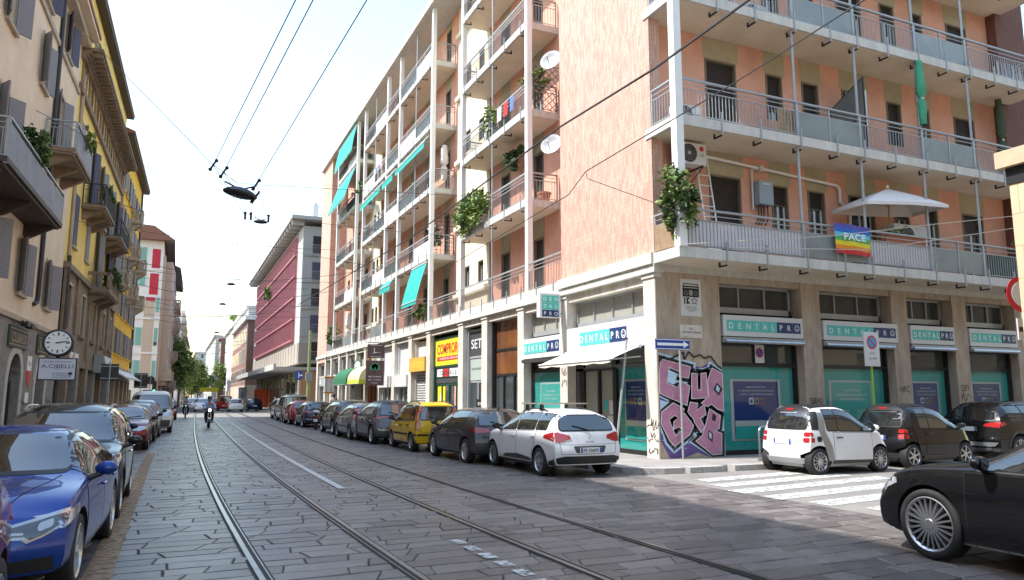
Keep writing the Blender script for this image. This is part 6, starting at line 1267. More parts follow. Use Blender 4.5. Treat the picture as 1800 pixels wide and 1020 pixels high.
o=thing('boiler','grey blue wall boiler with pipes beneath, between two windows of the first floor','boiler',(15.3,16.2,7.25)); mb=MB(); mb.box(15.08,15.6,16.05,16.34,7.25,7.95,mat('boiler_blue',(.3,.36,.42),.4)); mb.box(15.2,15.48,16.03,16.05,7.82,7.88,SIGNW); mb.build('casing',o); mb=MB()
for x in (15.15,15.25,15.35,15.5): mb.tube([(x,16.2,7.25),(x,16.2,6.85),(x,16.33,6.7)],.02,BLACK)
mb.tube([(15.0,16.25,7.1),(15.0,16.25,8.3),(15.3,16.25,8.36)],.03,SIGNW); mb.box(15.25,15.4,16.15,16.34,8.28,8.44,SIGNW); mb.build('pipes',o)
o=thing('ladder','white metal ladder leaning on the first floor wall beside the air conditioner','ladder',(13.15,15.9,5.5)); mb=MB()
for x in (12.95,13.35): mb.tube([(x,15.75,5.48),(x+.05,16.28,8.45)],.022,WHITE)
for i in range(9): t=(i+.7)/9.5; mb.tube([(12.95+.05*t,15.75+.53*t,5.48+2.97*t),(13.35+.05*t,15.75+.53*t,5.48+2.97*t)],.014,WHITE)
mb.build('frame',o)
o=thing('waste_pipe','white pipe running under the second floor soffit with a drop near its right end','pipe',(16,16.25,8.3)); mb=MB(); mb.tube([(12.7,16.25,8.1),(12.7,16.25,8.45),(12.9,16.25,8.5),(18.4,16.25,8.22),(18.5,16.25,8.1),(18.5,16.25,7.7),(18.9,16.25,7.45),(18.9,16.28,6.9)],.045,WHITE,8); mb.build('pipe_run',o,smooth=True)
o=thing('parasol','open square off white parasol on a wooden pole, first floor balcony','parasol',(19.7,15.5,5.47)); CAN=mat('parasol_canvas',(.7,.66,.64),.9); mb=MB(); ap=(19.7,15.5,8.08); rim=[(18.0,14.85,7.36),(19.75,14.75,7.5),(21.55,14.85,7.62),(21.6,15.55,7.64),(21.6,16.15,7.62),(19.75,16.25,7.47),(18.0,16.15,7.36),(17.95,15.5,7.36)]
mid=[tuple(Vector(ap).lerp(Vector(p),.5)+Vector((0,0,.03))) for p in rim]
for i in range(8): j=(i+1)%8; mb.face([ap,mid[i],mid[j]],CAN); mb.face([mid[i],rim[i],rim[j],mid[j]],CAN); a,b=Vector(rim[i]),Vector(rim[j]); mb.face([a,b,b-Vector((0,0,.1)),a-Vector((0,0,.1))],CAN)
mb.build('canopy',o,smooth=True,angle=25); mb=MB(); mb.tube([(19.68,15.5,5.47),(19.7,15.5,8.1)],.025,mat('pale_wood',(.42,.27,.13),.6)); 
for p in rim[::2]: mb.tube([(19.7,15.5,7.5),tuple(Vector(ap).lerp(Vector(p),.55))],.012,MATS['pale_wood'])
mb.build('pole',o); mb=MB(); mb.ball((19.7,15.5,8.14),.04,.04,.06,WHITE,8,6); mb.build('finial',o)
# rainbow flag with lettering
o=thing('rainbow_flag','rainbow striped flag with pale PACE lettering hung on the first floor balcony rail','flag',(17.3,14.86,6.6)); FC=[(.1,.08,.35),(.03,.13,.5),(.12,.5,.62),(.1,.4,.12),(.75,.62,.03),(.75,.25,.015),(.55,.03,.03)]
mb=MB(); X0,X1,Z1,Z0=16.6,17.98,6.58,5.72
def fy(x,z): return 14.83+.03*math.sin((x-16.6)*7+z*2)+.02*math.sin((x-16.6)*15+1)*(6.6-z)
NXF=24
for s_ in range(7):
    m=mat('flag_stripe_%d'%s_,FC[s_],.8); za,zb_=Z1-(Z1-Z0)*s_/7,Z1-(Z1-Z0)*(s_+1)/7
    for i in range(NXF):
        xa,xb=X0+(X1-X0)*i/NXF,X0+(X1-X0)*(i+1)/NXF; sl=lambda x:-.03*(x-X0)
        mb.face([(xa,fy(xa,za),za+sl(xa)),(xb,fy(xb,za),za+sl(xb)),(xb,fy(xb,zb_),zb_+sl(xb)),(xa,fy(xa,zb_),zb_+sl(xa))],m)
mb.build('cloth',o,smooth=True); mb=MB(); mb.text('PACE',(17.32,14.78,6.2),(1,0,0),(0,0,1),.2,LETW,w=.85,bold=.02); mb.build('lettering',o)
o=thing('bamboo_screen','rolled tan bamboo screen leaning behind the second floor railing','screen',(15.3,15.1,8.97)); mb=MB(); BAM=mat('bamboo',(.42,.28,.14),.7,var=.3,scale=12)
for i in range(12): x=15.02+i*.06; mb.tube([(x+rnd.uniform(-.03,.03),15.12,8.98),(x+rnd.uniform(-.06,.06),15.16,9.8)],.028,BAM,6)
mb.build('canes',o)
def tied(name,label,x,y,z0,z1,r,m,cat='curtain'):
    o=thing(name,label,cat,(x,y,z0)); mb=MB(); q=random.Random(int(x*10)); n=14; rows=[]
    for k in range(13):
        t=k/12; z=z1+(z0-z1)*t; w=r*(.85+.5*math.sin(t*PI*1.0)*(1 if t<.6 else .7)) if not (.55<t<.64) else r*.55
        rows.append([(x+w*math.cos(2*PI*i/n)*(1+.25*((i+k)%2)),y+w*.7*math.sin(2*PI*i/n)*(1+.25*(i%2)),z) for i in range(n)])
    for a,b in zip(rows,rows[1:]):
        for i in range(n): mb.face([a[i],a[(i+1)%n],b[(i+1)%n],b[i]],m)
    mb.build('cloth',o,smooth=True); mb=MB(); zt=z1+(z0-z1)*.6; mb.lathe([(r*.6,-.03),(r*.62,0),(r*.6,.03)],(x,y,zt),(0,0,1),SIGNW,14); mb.build('tie',o)
GRC=mat('green_curtain',(.06,.3,.17),.85,var=.2,scale=6); DGC=mat('dark_olive_curtain',(.05,.07,.035),.85,var=.2,scale=6)
tied('tied_curtain','bright green curtain gathered round the second floor balcony pole',20.72,14.86,10.1,12.18,.115,GRC); tied('tied_curtain','dark olive curtain tied up beside the dark red brick strip, second floor',25.9,15.7,9.6,12.1,.13,DGC)
tied('closed_parasol','folded white parasol standing on the first floor balcony of the far bay',11.75,56.8,6.0,8.1,.16,CAN,'parasol'); tied('white_sheet','white sheet hanging at the third floor corner of the middle bay',12.2,35.9,13.0,14.9,.14,CAN,'sheet')
o=thing('balcony_divider','sloping frosted glass divider in a dark frame on the second floor balcony','divider',(18.1,15.6,9)); mb=MB(); mb.prism([(15.05,9.0),(16.3,9.0),(16.3,10.7),(15.05,11.3)],'x',18.4,18.43,FROST); mb.build('glass_sheet',o); mb=MB()
for a,b in (((15.05,9.0),(15.05,11.3)),((15.05,11.3),(16.3,10.7)),((16.3,9),(16.3,10.7)),((15.05,10.1),(16.3,9.9))): mb.tube([(18.415,*a),(18.415,*b)],.025,DMETAL,6)
mb.build('frame',o)
o=thing('balcony_cabinet','white upright cabinet door beside the divider on the second floor balcony','cabinet',(18.7,15.3,8.97)); mb=MB(); mb.box(18.5,18.95,15.4,15.8,8.97,11.1,WHITE); mb.box(18.52,18.93,15.385,15.4,9.0,11.07,SIGNW); mb.build('cabinet_body',o)
o=thing('flower_box','long brown flower box hung behind the first floor bars under the parasol','flower box',(19.6,15.05,6.1)); mb=MB(); mb.box(18.9,20.6,15.02,15.2,6.25,6.5,TERRA); mb.build('box',o); mb=MB(); foliage(mb,(19.75,15.1,6.56),.8,.12,.12,240,.05,None,.1,31); mb.build('foliage',o,recalc=False)
o=thing('deck_chairs','stacked dark folding chairs behind the top floor side balcony bars','chairs',(19.9,15.6,12.5)); mb=MB()
for i in range(4): mb.box(19.2+i*.28,19.42+i*.28,15.5,15.9,12.47,12.5+.12,BLACK); mb.tube([(19.2+i*.28,15.5,12.5),(19.5+i*.28,15.8,12.85)],.02,BLACK)
mb.build('frames',o); o['label']='low dark folding chair frames behind the third floor side balcony bars'
o=thing('laundry','white and blue laundry on a rack behind the third floor railing at the right','laundry',(26,15.3,13)); mb=MB()
for i in range(7): x=25.2+i*.2; mb.face([(x,15.2,13.2),(x+.17,15.25,13.2),(x+.19,15.22,12.65-.1*(i%3)),(x+.02,15.2,12.7-.1*(i%2))],[SIGNW,mat('pale_blue_cloth',(.3,.4,.6),.9)][i%2])
mb.tube([(25.1,15.2,13.2),(26.7,15.2,13.2)],.012,METAL); mb.build('clothes',o)
def lattice(name,label,p0,p1,z0,z1,step,m,diag=False):
    o=thing(name,label,name.replace('_',' '),(p0[0],p0[1],z0)); mb=MB(); a=Vector((*p0,0));b=Vector((*p1,0)); L=(b-a).length; d=(b-a)/L; H_=z1-z0
    P=lambda u,z:a+d*u+Vector((0,0,z))
    if diag:
        u=-H_
        while u<L:
            for s_ in (1,-1):
                pts=[]
                for t in (0,1):
                    uu=u+(H_ if t else 0); pts.append((uu,z0+H_*t if s_>0 else z1-H_*t))
                (ua,za),(ub,zb_)=pts; ta=max(0,(0-ua)/(ub-ua)); tb=min(1,(L-ua)/(ub-ua))
                if tb>ta: mb.tube([P(ua+(ub-ua)*ta,za+(zb_-za)*ta),P(ua+(ub-ua)*tb,za+(zb_-za)*tb)],.012,m,4)
            u+=step
    else:
        n=max(2,int(L/step)); k=max(2,int(H_/step))
        for i in range(n+1): mb.tube([P(L*i/n,z0),P(L*i/n,z1)],.012,m,4)
        for i in range(k+1): mb.tube([P(0,z0+H_*i/k),P(L,z0+H_*i/k)],.012,m,4)
    mb.build('lattice',o); return o
lattice('trellis','dark square trellis around the white flowering bush on the second floor bay end',(11.5,35.62),(12.7,35.62),8.97,11.1,.2,DMETAL); lattice('wire_screen','dark diamond wire screen on the balcony end below the upper satellite dish',(11.5,23.98),(12.7,23.98),12.5,14.2,.28,DMETAL,True)
o=thing('notice_board','small black notice board on the wall beside the charcoal fronted shop door','notice board',tuple(T_L@Vector((28.9,.1,1.0)))); mb=MB(T_L); mb.box(28.55,29.35,-.2,-.14,.7,1.6,BLACK); mb.build('board',o); mb=MB(T_L); mb.text('SETA',(28.95,-.135,1.42),(-1,0,0),(0,0,1),.12,LETW,w=.4); mb.box(28.75,29.15,-.14,-.135,1.15,1.18,LETW); mb.box(28.75,29.15,-.14,-.135,.95,.98,LETW); mb.build('lettering',o)
POTG='potted plants on the tram street balconies'
for i,(u,k_,l) in enumerate(((39.6,2,'small potted shrub behind the second slab of the middle bay, right of the tall column'),(47.0,1,'small potted shrub on the lowest bay balcony near the double columns'),(56.2,3,'small potted shrub high on the far bay balcony'),(43.6,3,'small potted shrub high between the double columns'),(25.6,4,'small potted shrub on the top balcony beside the brick wall'),(29.9,4,'small potted shrub at the far end of the top near balcony'))): plant('potted_plant',l,(11.75,u,ZB[k_]+SL+.95),(.28,.4,.5),260,.07,60+i,pot=(.2,.35,TERRA),group=POTG)
CLO=[mat('red_cloth',(.45,.03,.03),.9),mat('white_cloth',(.7,.7,.7),.9),mat('blue_cloth',(.1,.17,.4),.9),mat('pink_cloth',(.6,.25,.3),.9)]
def washing(label,u0,u1,z,seed):
    o=thing('washing_line',label,'laundry',tuple(T_L@Vector((u0,.02,z)))); q=random.Random(seed); mb=MB(T_L); mb.tube([(u0,.06,z),(u1,.06,z)],.008,METAL,4); u=u0+.05
    while u<u1-.3:
        w=q.uniform(.25,.6); h=q.uniform(.35,.75); m=q.choice(CLO); mb.mesh([(u,.07,z),(u+w/2,.09,z),(u+w,.07,z),(u+w,.08,z-h),(u+w/2,.11,z-h),(u,.08,z-h)],[(0,1,4,5),(1,2,3,4)],m); u+=w+q.uniform(.03,.25)
    mb.build('clothes',o)
washing('washing hung outside the third floor railing of the near bay',25.0,27.2,13.35,3); washing('washing hung outside the fourth floor railing of the middle bay',46,48,16.85,4)
# ------------------------------------------------------------------ awnings
TEALF=mat('teal_awning_cloth',(.015,.36,.31),.8,var=.12,scale=3)
def awning(label,u0,u1,z1,z0,out,n0=.05,m=TEALF,val=.2,group='teal sun awnings on the tram street balconies',T=T_L,name='awning'):
    o=thing(name,label,'awning',tuple(T@Vector(((u0+u1)/2,n0,z0))),0,group); mb=MB(T); k=8; nn=10
    P=lambda i,t:(u0+(u1-u0)*i/nn,n0+out*t+.03*math.sin(t*PI),z1+(z0-z1)*t)
    for i in range(nn):
        for j in range(k): mb.face([P(i,j/k),P(i+1,j/k),P(i+1,(j+1)/k),P(i,(j+1)/k)],m)
        a,b=P(i,1),P(i+1,1); zz=.03*(i%2); mb.face([a,b,(b[0],b[1],b[2]-val+zz),(a[0],a[1],a[2]-val+.03-zz)],m)
    mb.build('cloth',o); mb=MB(T); mb.tube([P(0,1),P(nn,1)],.03,SIGNW,6); mb.tube([P(0,0),P(nn,0)],.05,SIGNW,8)
    for i in (0,nn): mb.tube([(P(i,0)[0],n0,z0+.1),P(i,1)],.02,METAL,5)
    mb.build('arms',o); return o
awning('big teal awning let down over the first floor balcony of the middle bay',35.9,38.6,8.55,6.55,.55)
awning('teal awning let down on the top floor of the far bay',54.0,60.8,22.2,20.3,.35); awning('teal awning let down on the floor below the top in the far bay',54.0,60.8,18.9,16.6,.75)
awning('rolled teal awning edge below the third floor slab of the middle bay',36.0,41.7,15.3,14.95,.25,val=.3); awning('short teal awning edge at the second floor of the middle bay',45.3,51.0,15.35,15.0,.25,val=.35); awning('small teal awning edge on the first floor between the middle columns',42.3,44.8,8.6,8.25,.25,val=.35); awning('teal awning edge under the third floor slab beside the double columns',42.3,44.8,15.35,15.0,.25,val=.4)
CRM=mat('cream_awning_cloth',(.78,.72,.6),.85); o=awning('cream awning let down over the door of the corner shop',16.7,20.9,3.06,2.68,.95,.12,CRM,.1,None)
def domeawn(label,u0,u1,m,m2):
    o=thing('shop_awning',label,'awning',tuple(T_L@Vector(((u0+u1)/2,.6,2.6))),0,None); mb=MB(T_L); k=8
    prof=[(1.15*math.sin(PI/2*i/k)+.02,2.75+.95*math.cos(PI/2*i/k)) for i in range(k+1)]
    for i in range(k):
        (n0,z0),(n1,z1)=prof[i],prof[i+1]
        for j in range(6):
            a,b=u0+(u1-u0)*j/6,u0+(u1-u0)*(j+1)/6; mb.face([(a,n0,z0),(b,n0,z0),(b,n1,z1),(a,n1,z1)],m)
        for u in (u0,u1): mb.face([(u,0,z0),(u,n0,z0),(u,n1,z1),(u,0,z1)],m)
    mb.face([(u0,1.17,2.75),(u1,1.17,2.75),(u1,1.19,2.5),(u0,1.19,2.5)],m2)
    for u in (u0,u1): mb.face([(u,0,2.75),(u,1.17,2.75),(u,1.19,2.5),(u,0,2.5)],m2)
    mb.build('cloth',o); mb=MB(T_L); mb.tube([(u0,1.18,2.5),(u1,1.18,2.5)],.02,METAL); mb.build('frame',o)
domeawn('curved cream and lime shop awning left of the brown hanging signs',45.8,49.3,mat('pale_lime_cloth',(.6,.58,.32),.85),mat('lime_cloth',(.45,.5,.03),.8)); domeawn('curved dark green shop awning next to the lime one',49.7,54.0,mat('green_awning_cloth',(.015,.13,.06),.85),mat('green_awning_cloth',(.015,.13,.06),.85))
o=thing('framed_sign','white oval shop sign in a green scroll frame above the green awning','shop sign',tuple(T_L@Vector((50.5,.3,3.6)))); mb=MB(T_L); mb.prism([(50.5+1.0*math.cos(a),3.75+.38*math.sin(a)) for a in [2*PI*i/18 for i in range(18)]],'y',.2,.26,SIGNW); mb.build('board',o); mb=MB(T_L); mb.tube([(50.5+1.05*math.cos(a),.24,3.75+.42*math.sin(a)) for a in [2*PI*i/18 for i in range(19)]],.05,DGREEN,6); mb.build('frame',o)
# ------------------------------------------------------------------ signs and street furniture
def post(o,x,y,z0,z1,r,m,name='post',n=10): mb=MB(); mb.tube([(x,y,z0),(x,y,z1)],r,m,n); mb.build(name,o)
BLUE=mat('road_sign_blue',(.015,.06,.34),.4); RSR=mat('road_sign_red',(.5,.015,.03),.4)
o=thing('one_way_sign','blue one way arrow sign pointing right on a slim post in front of the graffiti','road sign',(11.9,15.9,.13)); post(o,11.93,15.86,.13,3.2,.03,METAL); mb=MB(); mb.box(11.13,12.2,15.79,15.815,2.92,3.19,BLUE); mb.box(11.15,12.18,15.783,15.79,2.93,2.945,LETW); mb.box(11.15,12.18,15.783,15.79,3.165,3.18,LETW); mb.build('panel',o); mb=MB(); mb.prism([(11.18,3.02),(12.0,3.02),(12.0,2.965),(12.16,3.055),(12.0,3.145),(12.0,3.09),(11.18,3.09)],'y',15.775,15.783,LETW); mb.build('arrow',o)
def noparking(mb,c,r,d=(0,-1,0)):
    c=Vector(c); d=Vector(d); mb.disc(c,r,d,RSR,28,.004); mb.disc(c+d*.004,r*.78,d,BLUE,28,.004); u=Vector((1,0,0)); a=Vector((.7071,0,-.7071)); k=Vector((.7071,0,.7071))
    w=r*.09; L=r*.8; p=c+d*.006; mb.face([p-a*L-k*w,p+a*L-k*w,p+a*L+k*w,p-a*L+k*w],RSR)
NPB=mat('no_parking_blue',(.03,.3,.6),.4)
o=thing('no_parking_sign','white no parking panel with blue disc on a lime green post by the shops','road sign',(17.45,14.5,.13)); post(o,17.43,14.62,.13,2.6,.03,mat('lime_post',(.25,.55,.05),.5)); mb=MB(); mb.box(17.13,17.7,14.55,14.58,2.54,3.48,SIGNW); mb.build('panel',o); mb=MB(); c=Vector((17.42,14.545,3.2)); d=Vector((0,-1,0)); mb.disc(c,.19,d,RSR,28,.004); mb.disc(c+d*.004,.145,d,NPB,28,.004)
a=Vector((.7071,0,-.7071)); k=Vector((.7071,0,.7071)); p=c+d*.008; mb.face([p-a*.15-k*.02,p+a*.15-k*.02,p+a*.15+k*.02,p-a*.15+k*.02],RSR); mb.text('0-24',(17.42,14.547,2.9),(1,0,0),(0,0,1),.07,GREYF,depth=.003); mb.text('per tratto',(17.42,14.547,2.76),(1,0,0),(0,0,1),.05,BLACK,depth=.003); mb.build('disc',o)
mb=MB(T_R); mb.box(14.95,15.28,-.31,-.3,2.62,3.18,SIGNW); o=mb.build('window_notice'); tag(o,'small no parking notice stuck inside the first side street shop window','notice'); mb=MB(); noparking(mb,(15.11,16.395,2.95),.14); mb.build('disc',o)
o=thing('leaning_post','bare grey metal post leaning to the right behind the white estate car','post',(10.75,17.0,.13)); mb=MB(); mb.tube([(10.62,17.0,.13),(10.98,16.9,3.25)],.035,METAL,10); mb.lathe([(.05,0),(.05,.03),(1e-3,.04)],(10.98,16.9,3.25),(0,0,1),DMETAL,10); mb.build('shaft',o)
o=thing('hoop_bollard','low brushed steel hoop barrier on the pavement beside the white city car','bollard',(13.4,14.5,.13)); mb=MB(); mb.tube([(13.45,14.75,.13),(13.45,14.75,.85),(13.5,14.75,.93),(13.6,14.75,.97),(14.3,14.75,.97),(14.4,14.75,.93),(14.45,14.75,.85),(14.45,14.75,.13)],.03,STEEL,10); mb.build('hoop',o,smooth=True); mb=MB()
for x in (13.45,14.45): mb.lathe([(.07,0),(.07,.012),(1e-3,.012)],(x,14.75,.134),(0,0,1),STEEL,14)
mb.build('base_plate',o)
o=thing('round_road_sign','round red and white road sign half hidden by the stone clad corner','road sign',(13.35,8.0,.1)); post(o,13.37,8.04,.01,3.75,.03,METAL); mb=MB(); c=Vector((13.35,8.0,3.48)); mb.disc(c,.32,(-.25,-1,0),RSR,28,.01); mb.disc(c+Vector((-.003,-.012,0)),.23,(-.25,-1,0),SIGNW,28,.006); mb.build('disc',o); mb=MB(); mb.box(13.1,13.43,7.98,8.0,2.68,3.05,SIGNW); mb.box(13.13,13.4,7.972,7.98,2.82,2.9,BLACK); mb.build('panel',o)
# hanging shop sign square at the corner shop
o=thing('projecting_sign','square projecting sign of teal and navy letter tiles above the corner shop door','shop sign',(11.0,21.2,4.3)); mb=MB(); mb.box(10.5,11.25,21.18,21.42,4.25,5.02,SIGNW); mb.build('box',o); mb=MB(); L9=['DEN','TAL','PRO']
for r in range(3):
    for k in range(3): x=10.58+k*.2; z=4.8-r*.235; mb.box(x,x+.19,21.165,21.18,z-.06,z+.155,TEAL2 if r<2 else NAVY)
mb.build('letter_tiles',o); mb=MB()
for r in range(3):
    for k in range(3): mb.text(L9[r][k],(10.675+k*.2,21.165,4.847-r*.235),(1,0,0),(0,0,1),.12,LETW,depth=.004)
mb.build('lettering',o); mb=MB(); mb.tube([(11.25,21.3,4.9),(11.45,21.3,4.9)],.02,TEAL); mb.tube([(11.25,21.3,4.4),(11.45,21.3,4.4)],.02,TEAL); mb.build('bracket',o)
BRS=mat('brown_sign_face',(.1,.05,.055),.6); GRT=mat('green_tree_print',(.05,.3,.13),.6)
o=thing('hanging_sign','pair of brown hanging restaurant signs, the lower one with a green tree','shop sign',(10.95,43.0,2.4)); mb=MB(); XS=(9.95,11.05)
mb.box(10.05,11.05,42.95,43.05,3.95,4.75,BRS); u_=mb.build('upper_board',o); mb=MB(); mb.box(9.98,11.05,42.95,43.05,2.35,3.8,BRS); l_=mb.build('lower_board',o)
mb=MB(); mb.text('L',(10.5,42.94,4.4),(1,0,0),(0,0,1),.3,LETW,depth=.003); mb.tube([(10.3,42.94,4.2),(10.5,42.93,4.25),(10.8,42.94,4.3)],.01,LETW); mb.box(10.2,10.9,42.94,42.95,4.68,4.695,LETW); mb.box(10.2,10.9,42.94,42.95,4.02,4.035,LETW); mb.build('lettering',u_)
mb=MB()
for dx,dz,r in ((0,0,.2),(-.17,-.03,.14),(.17,-.03,.14),(-.07,.1,.14),(.08,.1,.13)): mb.disc((10.5+dx,42.945,3.42+dz),r,(0,-1,0),GRT,12,.004)
mb.box(10.48,10.52,42.935,42.945,3.0,3.3,BLACK); mb.text('RISTORANTE',(10.5,42.94,2.86),(1,0,0),(0,0,1),.08,LETW,w=.75,depth=.003); mb.text('BAR   CUCINA',(10.5,42.94,2.68),(1,0,0),(0,0,1),.06,LETW,w=.75,depth=.003); mb.text('MILANO',(10.5,42.94,2.5),(1,0,0),(0,0,1),.05,LETW,w=.4,depth=.003); mb.build('lettering',l_)
mb=MB(); mb.tube([(11.45,43,4.85),(10.05,43,4.85)],.025,DMETAL); mb.tube([(10.5,43,3.8),(10.5,43,3.95)],.02,DMETAL); mb.build('bracket',o)
# clock and dentist sign
o=thing('street_clock','round white street clock on a dark frame above a dentist advertising panel','clock',(-2.95,22.0,.13)); cx,cy,cz=-2.82,22.0,3.07
mb=MB(); mb.tube([(cx,cy+.1,.13),(cx,cy+.1,2.9)],.05,DMETAL,10); mb.build('post',o); mb=MB(); mb.lathe([(1e-3,.14),(.33,.14),(.35,.1),(.35,-.1),(.33,-.14),(1e-3,-.14)],(cx,cy,cz),(0,-1,0),DMETAL,36); cs=mb.build('case',o,smooth=True)
mb=MB(); mb.disc((cx,cy-.142,cz),.29,(0,-1,0),LETW,36,.004); f=mb.build('dial',cs); mb=MB()
for i in range(12):
    a=2*PI*i/12; r0,r1=(.2,.26) if i%3 else (.18,.26); w=.01 if i%3 else .016; d=Vector((math.sin(a),0,math.cos(a))); k=Vector((d.z,0,-d.x))*w; c=Vector((cx,cy-.15,cz)); mb.face([c+d*r0-k,c+d*r1-k,c+d*r1+k,c+d*r0+k],BLACK)
for a,L,w in ((2*PI*(2.6/12),.17,.016),(2*PI*(15.5/60)-.25,.25,.011)):
    d=Vector((math.sin(a),0,math.cos(a))); k=Vector((d.z,0,-d.x))*w; c=Vector((cx,cy-.156,cz)); mb.face([c-d*.05-k,c+d*L-k*.6,c+d*L+k*.6,c-d*.05+k],BLACK)
mb.build('hands',cs)
mb=MB(); px0,px1,pz0,pz1=-3.19,-2.4,2.15,2.66; mb.box(px0-.03,px1+.03,cy-.1,cy+.1,pz0-.03,pz1+.03,mat('navy_frame',(.015,.015,.04),.4)); bd=mb.build('panel_frame',o); mb=MB(); mb.box(px0,px1,cy-.112,cy-.1,pz0,pz1,mat('lilac_white',(.62,.62,.68),.5)); mb.build('panel',bd); mb=MB(); pm_=(px0+px1)/2; NVL=mat('navy_ink',(.02,.02,.12),.6)
for t,z,h,w in (('STUDIO DENTISTICO',2.59,.035,.62),('A.CIBELLI',2.48,.1,.7),('MILANO',2.4,.022,.13)): mb.text(t,(pm_,cy-.114,z),(1,0,0),(0,0,1),h,NVL,w=w,depth=.002)
for t,z in (('Via Montevideo 19',2.305),('Tel. 02.48.10.22.09',2.255),('www.cibelli.it',2.205)): mb.text(t,(pm_+.08,cy-.114,z),(1,0,0),(0,0,1),.03,NVL,w=.36,depth=.002,bold=.01)
mb.prism([(px1-.13,2.26),(px1-.07,2.26),(px1-.05,2.3),(px1-.08,2.33),(px1-.12,2.33),(px1-.15,2.3)],'y',cy-.118,cy-.112,BLACK); mb.box(px1-.11,px1-.09,cy-.118,cy-.112,2.2,2.26,BLACK); mb.build('lettering',bd)
def backsign(label,x,y,z0,z1,w,round_=False):
    o=thing('road_sign',label,'road sign',(x,y,.13)); post(o,x,y-.05,.13,z1+.1,.035,METAL); mb=MB()
    if round_: mb.lathe([(1e-3,-.01),(w/2,-.01),(w/2,.01),(1e-3,.01)],(x,y,(z0+z1)/2),(0,1,0),DMETAL,24)
    else: mb.box(x-w/2,x+w/2,y-.01,y+.01,z0,z1,DMETAL); mb.box(x-w/2,x+w/2,y-.03,y-.01,z0+.1,z0+.14,METAL); mb.box(x-w/2,x+w/2,y-.03,y-.01,z1-.14,z1-.1,METAL)
    mb.build('panel',o)
backsign('dark back of a square road sign beside the red parked hatchback, left',-2.95,40,2.45,3.25,.75); backsign('dark back of a square road sign near the far left traffic light',-2.72,68,2.4,3.6,1.0); backsign('dark back of a round road sign near the far left traffic light',-2.05,69,2.7,3.4,.7,True)
def signal(label,x,y,z,lit=None,group='traffic lights at the far crossing'):
    o=thing('traffic_light',label,'traffic light',(x,y,.13),0,group); post(o,x,y+.12,.13,z+1.0,.05,METAL); mb=MB(); mb.box(x-.17,x+.17,y-.12,y+.1,z,z+1.0,BLACK); h=mb.build('signal_head',o); mb=MB()
    for i,m in enumerate((mat('green_lens',(.02,.12,.07),.2),mat('amber_lens',(.12,.07,.01),.2),mat('red_lens',(.12,.01,.01),.2))):
        if lit==i: m=mat('lit_green_lens',(.1,.9,.5),.3,emit=1.2)
        mb.disc((x,y-.121,z+.18+i*.31),.11,(0,-1,0),m,14,.004); mb.lathe([(.13,0),(.13,.14)],(x,y-.12,z+.18+i*.31),(0,-1,0),BLACK,14)
    mb.build('lens',h)
signal('traffic light showing green at the far crossing, left pavement behind the white van',-1.75,70,2.0,0); signal('left of the twin black traffic lights beside the blue round sign',8.95,68.4,1.95); signal('right of the twin black traffic lights beside the blue round sign',9.4,68.4,1.95)
o=thing('direction_sign','blue round sign with white arrows on a post at the far right crossing','road sign',(9.95,69,.13)); post(o,9.95,69.05,.13,3.9,.05,SIGNW); mb=MB(); mb.disc((9.95,68.98,3.6),.42,(0,-1,0),BLUE,28,.02); mb.build('disc',o); mb=MB(); mb.box(9.9,9.98,68.95,68.96,3.35,3.85,LETW); mb.prism([(9.98,3.55),(10.15,3.55),(10.15,3.47),(10.3,3.6),(10.15,3.73),(10.15,3.65),(9.98,3.65)],'y',68.95,68.96,LETW); mb.build('arrow',o)
GPM=mat('green_yellow_pole',(.28,.32,.14),.6,var=.15)
o=thing('tram_pole','tall pale green tram pole with grey box beside the far end of the apartment block','pole',(9.9,63.5,.13)); mb=MB(); mb.tube([(9.95,63.5,.13),(9.95,63.5,1.2),(9.95,63.5,7.2)],[.17,.14,.11],GPM,12); mb.build('shaft',o,smooth=True); mb=MB(); mb.box(9.7,10.2,63.25,63.45,3.0,3.7,GREYF); mb.build('control_box',o)
o=thing('bus_stop_sign','bus stop board with orange frame on a post in front of the white grey shops','bus stop sign',(10.2,56,.13)); post(o,10.3,56.05,.13,3.2,.04,mat('orange_metal',(.5,.22,.02),.5)); mb=MB(); mb.box(9.95,10.62,55.97,56.03,2.05,3.05,SIGNW); mb.build('board',o); mb=MB(); mb.box(9.93,10.64,55.95,56.05,3.05,3.18,MATS['orange_metal']); mb.box(9.93,10.64,55.95,56.05,1.93,2.05,MATS['orange_metal']); mb.tube([(10.12,55.96,2.0),(10.12,55.96,3.1)],.02,MATS['orange_metal']); mb.tube([(10.45,55.96,2.0),(10.45,55.96,3.1)],.02,MATS['orange_metal']); mb.build('frame',o)
o=thing('site_hoarding','orange red mesh hoarding by the brown brick building at the far crossing','hoarding',(10.6,110,.1)); mb=MB(); ORM=mat('orange_mesh',(.7,.12,.04),.8,var=.25,scale=3)
for i in range(3): mb.box(9.9+i*.62,10.48+i*.62,110,110.05,.2,2.7,ORM)
mb.build('panels',o); mb=MB()
for i in range(4): mb.tube([(9.88+i*.62,110.02,.1),(9.88+i*.62,110.02,2.8)],.03,METAL)
mb.build('posts',o)
o=thing('advert_column','grey framed advertising panel with a dark portrait poster at the far crossing','advert panel',(9.3,122,.1)); mb=MB(); mb.box(8.7,9.9,122,122.15,.7,3.1,METAL); mb.box(9.1,9.5,122,122.1,.1,.7,METAL); mb.build('case',o); mb=MB(); mb.box(8.8,9.8,121.98,122,.8,3.0,SIGNW); mb.ball((9.3,121.99,1.95),.36,.02,.6,GREYF,12,8); mb.build('poster',o)
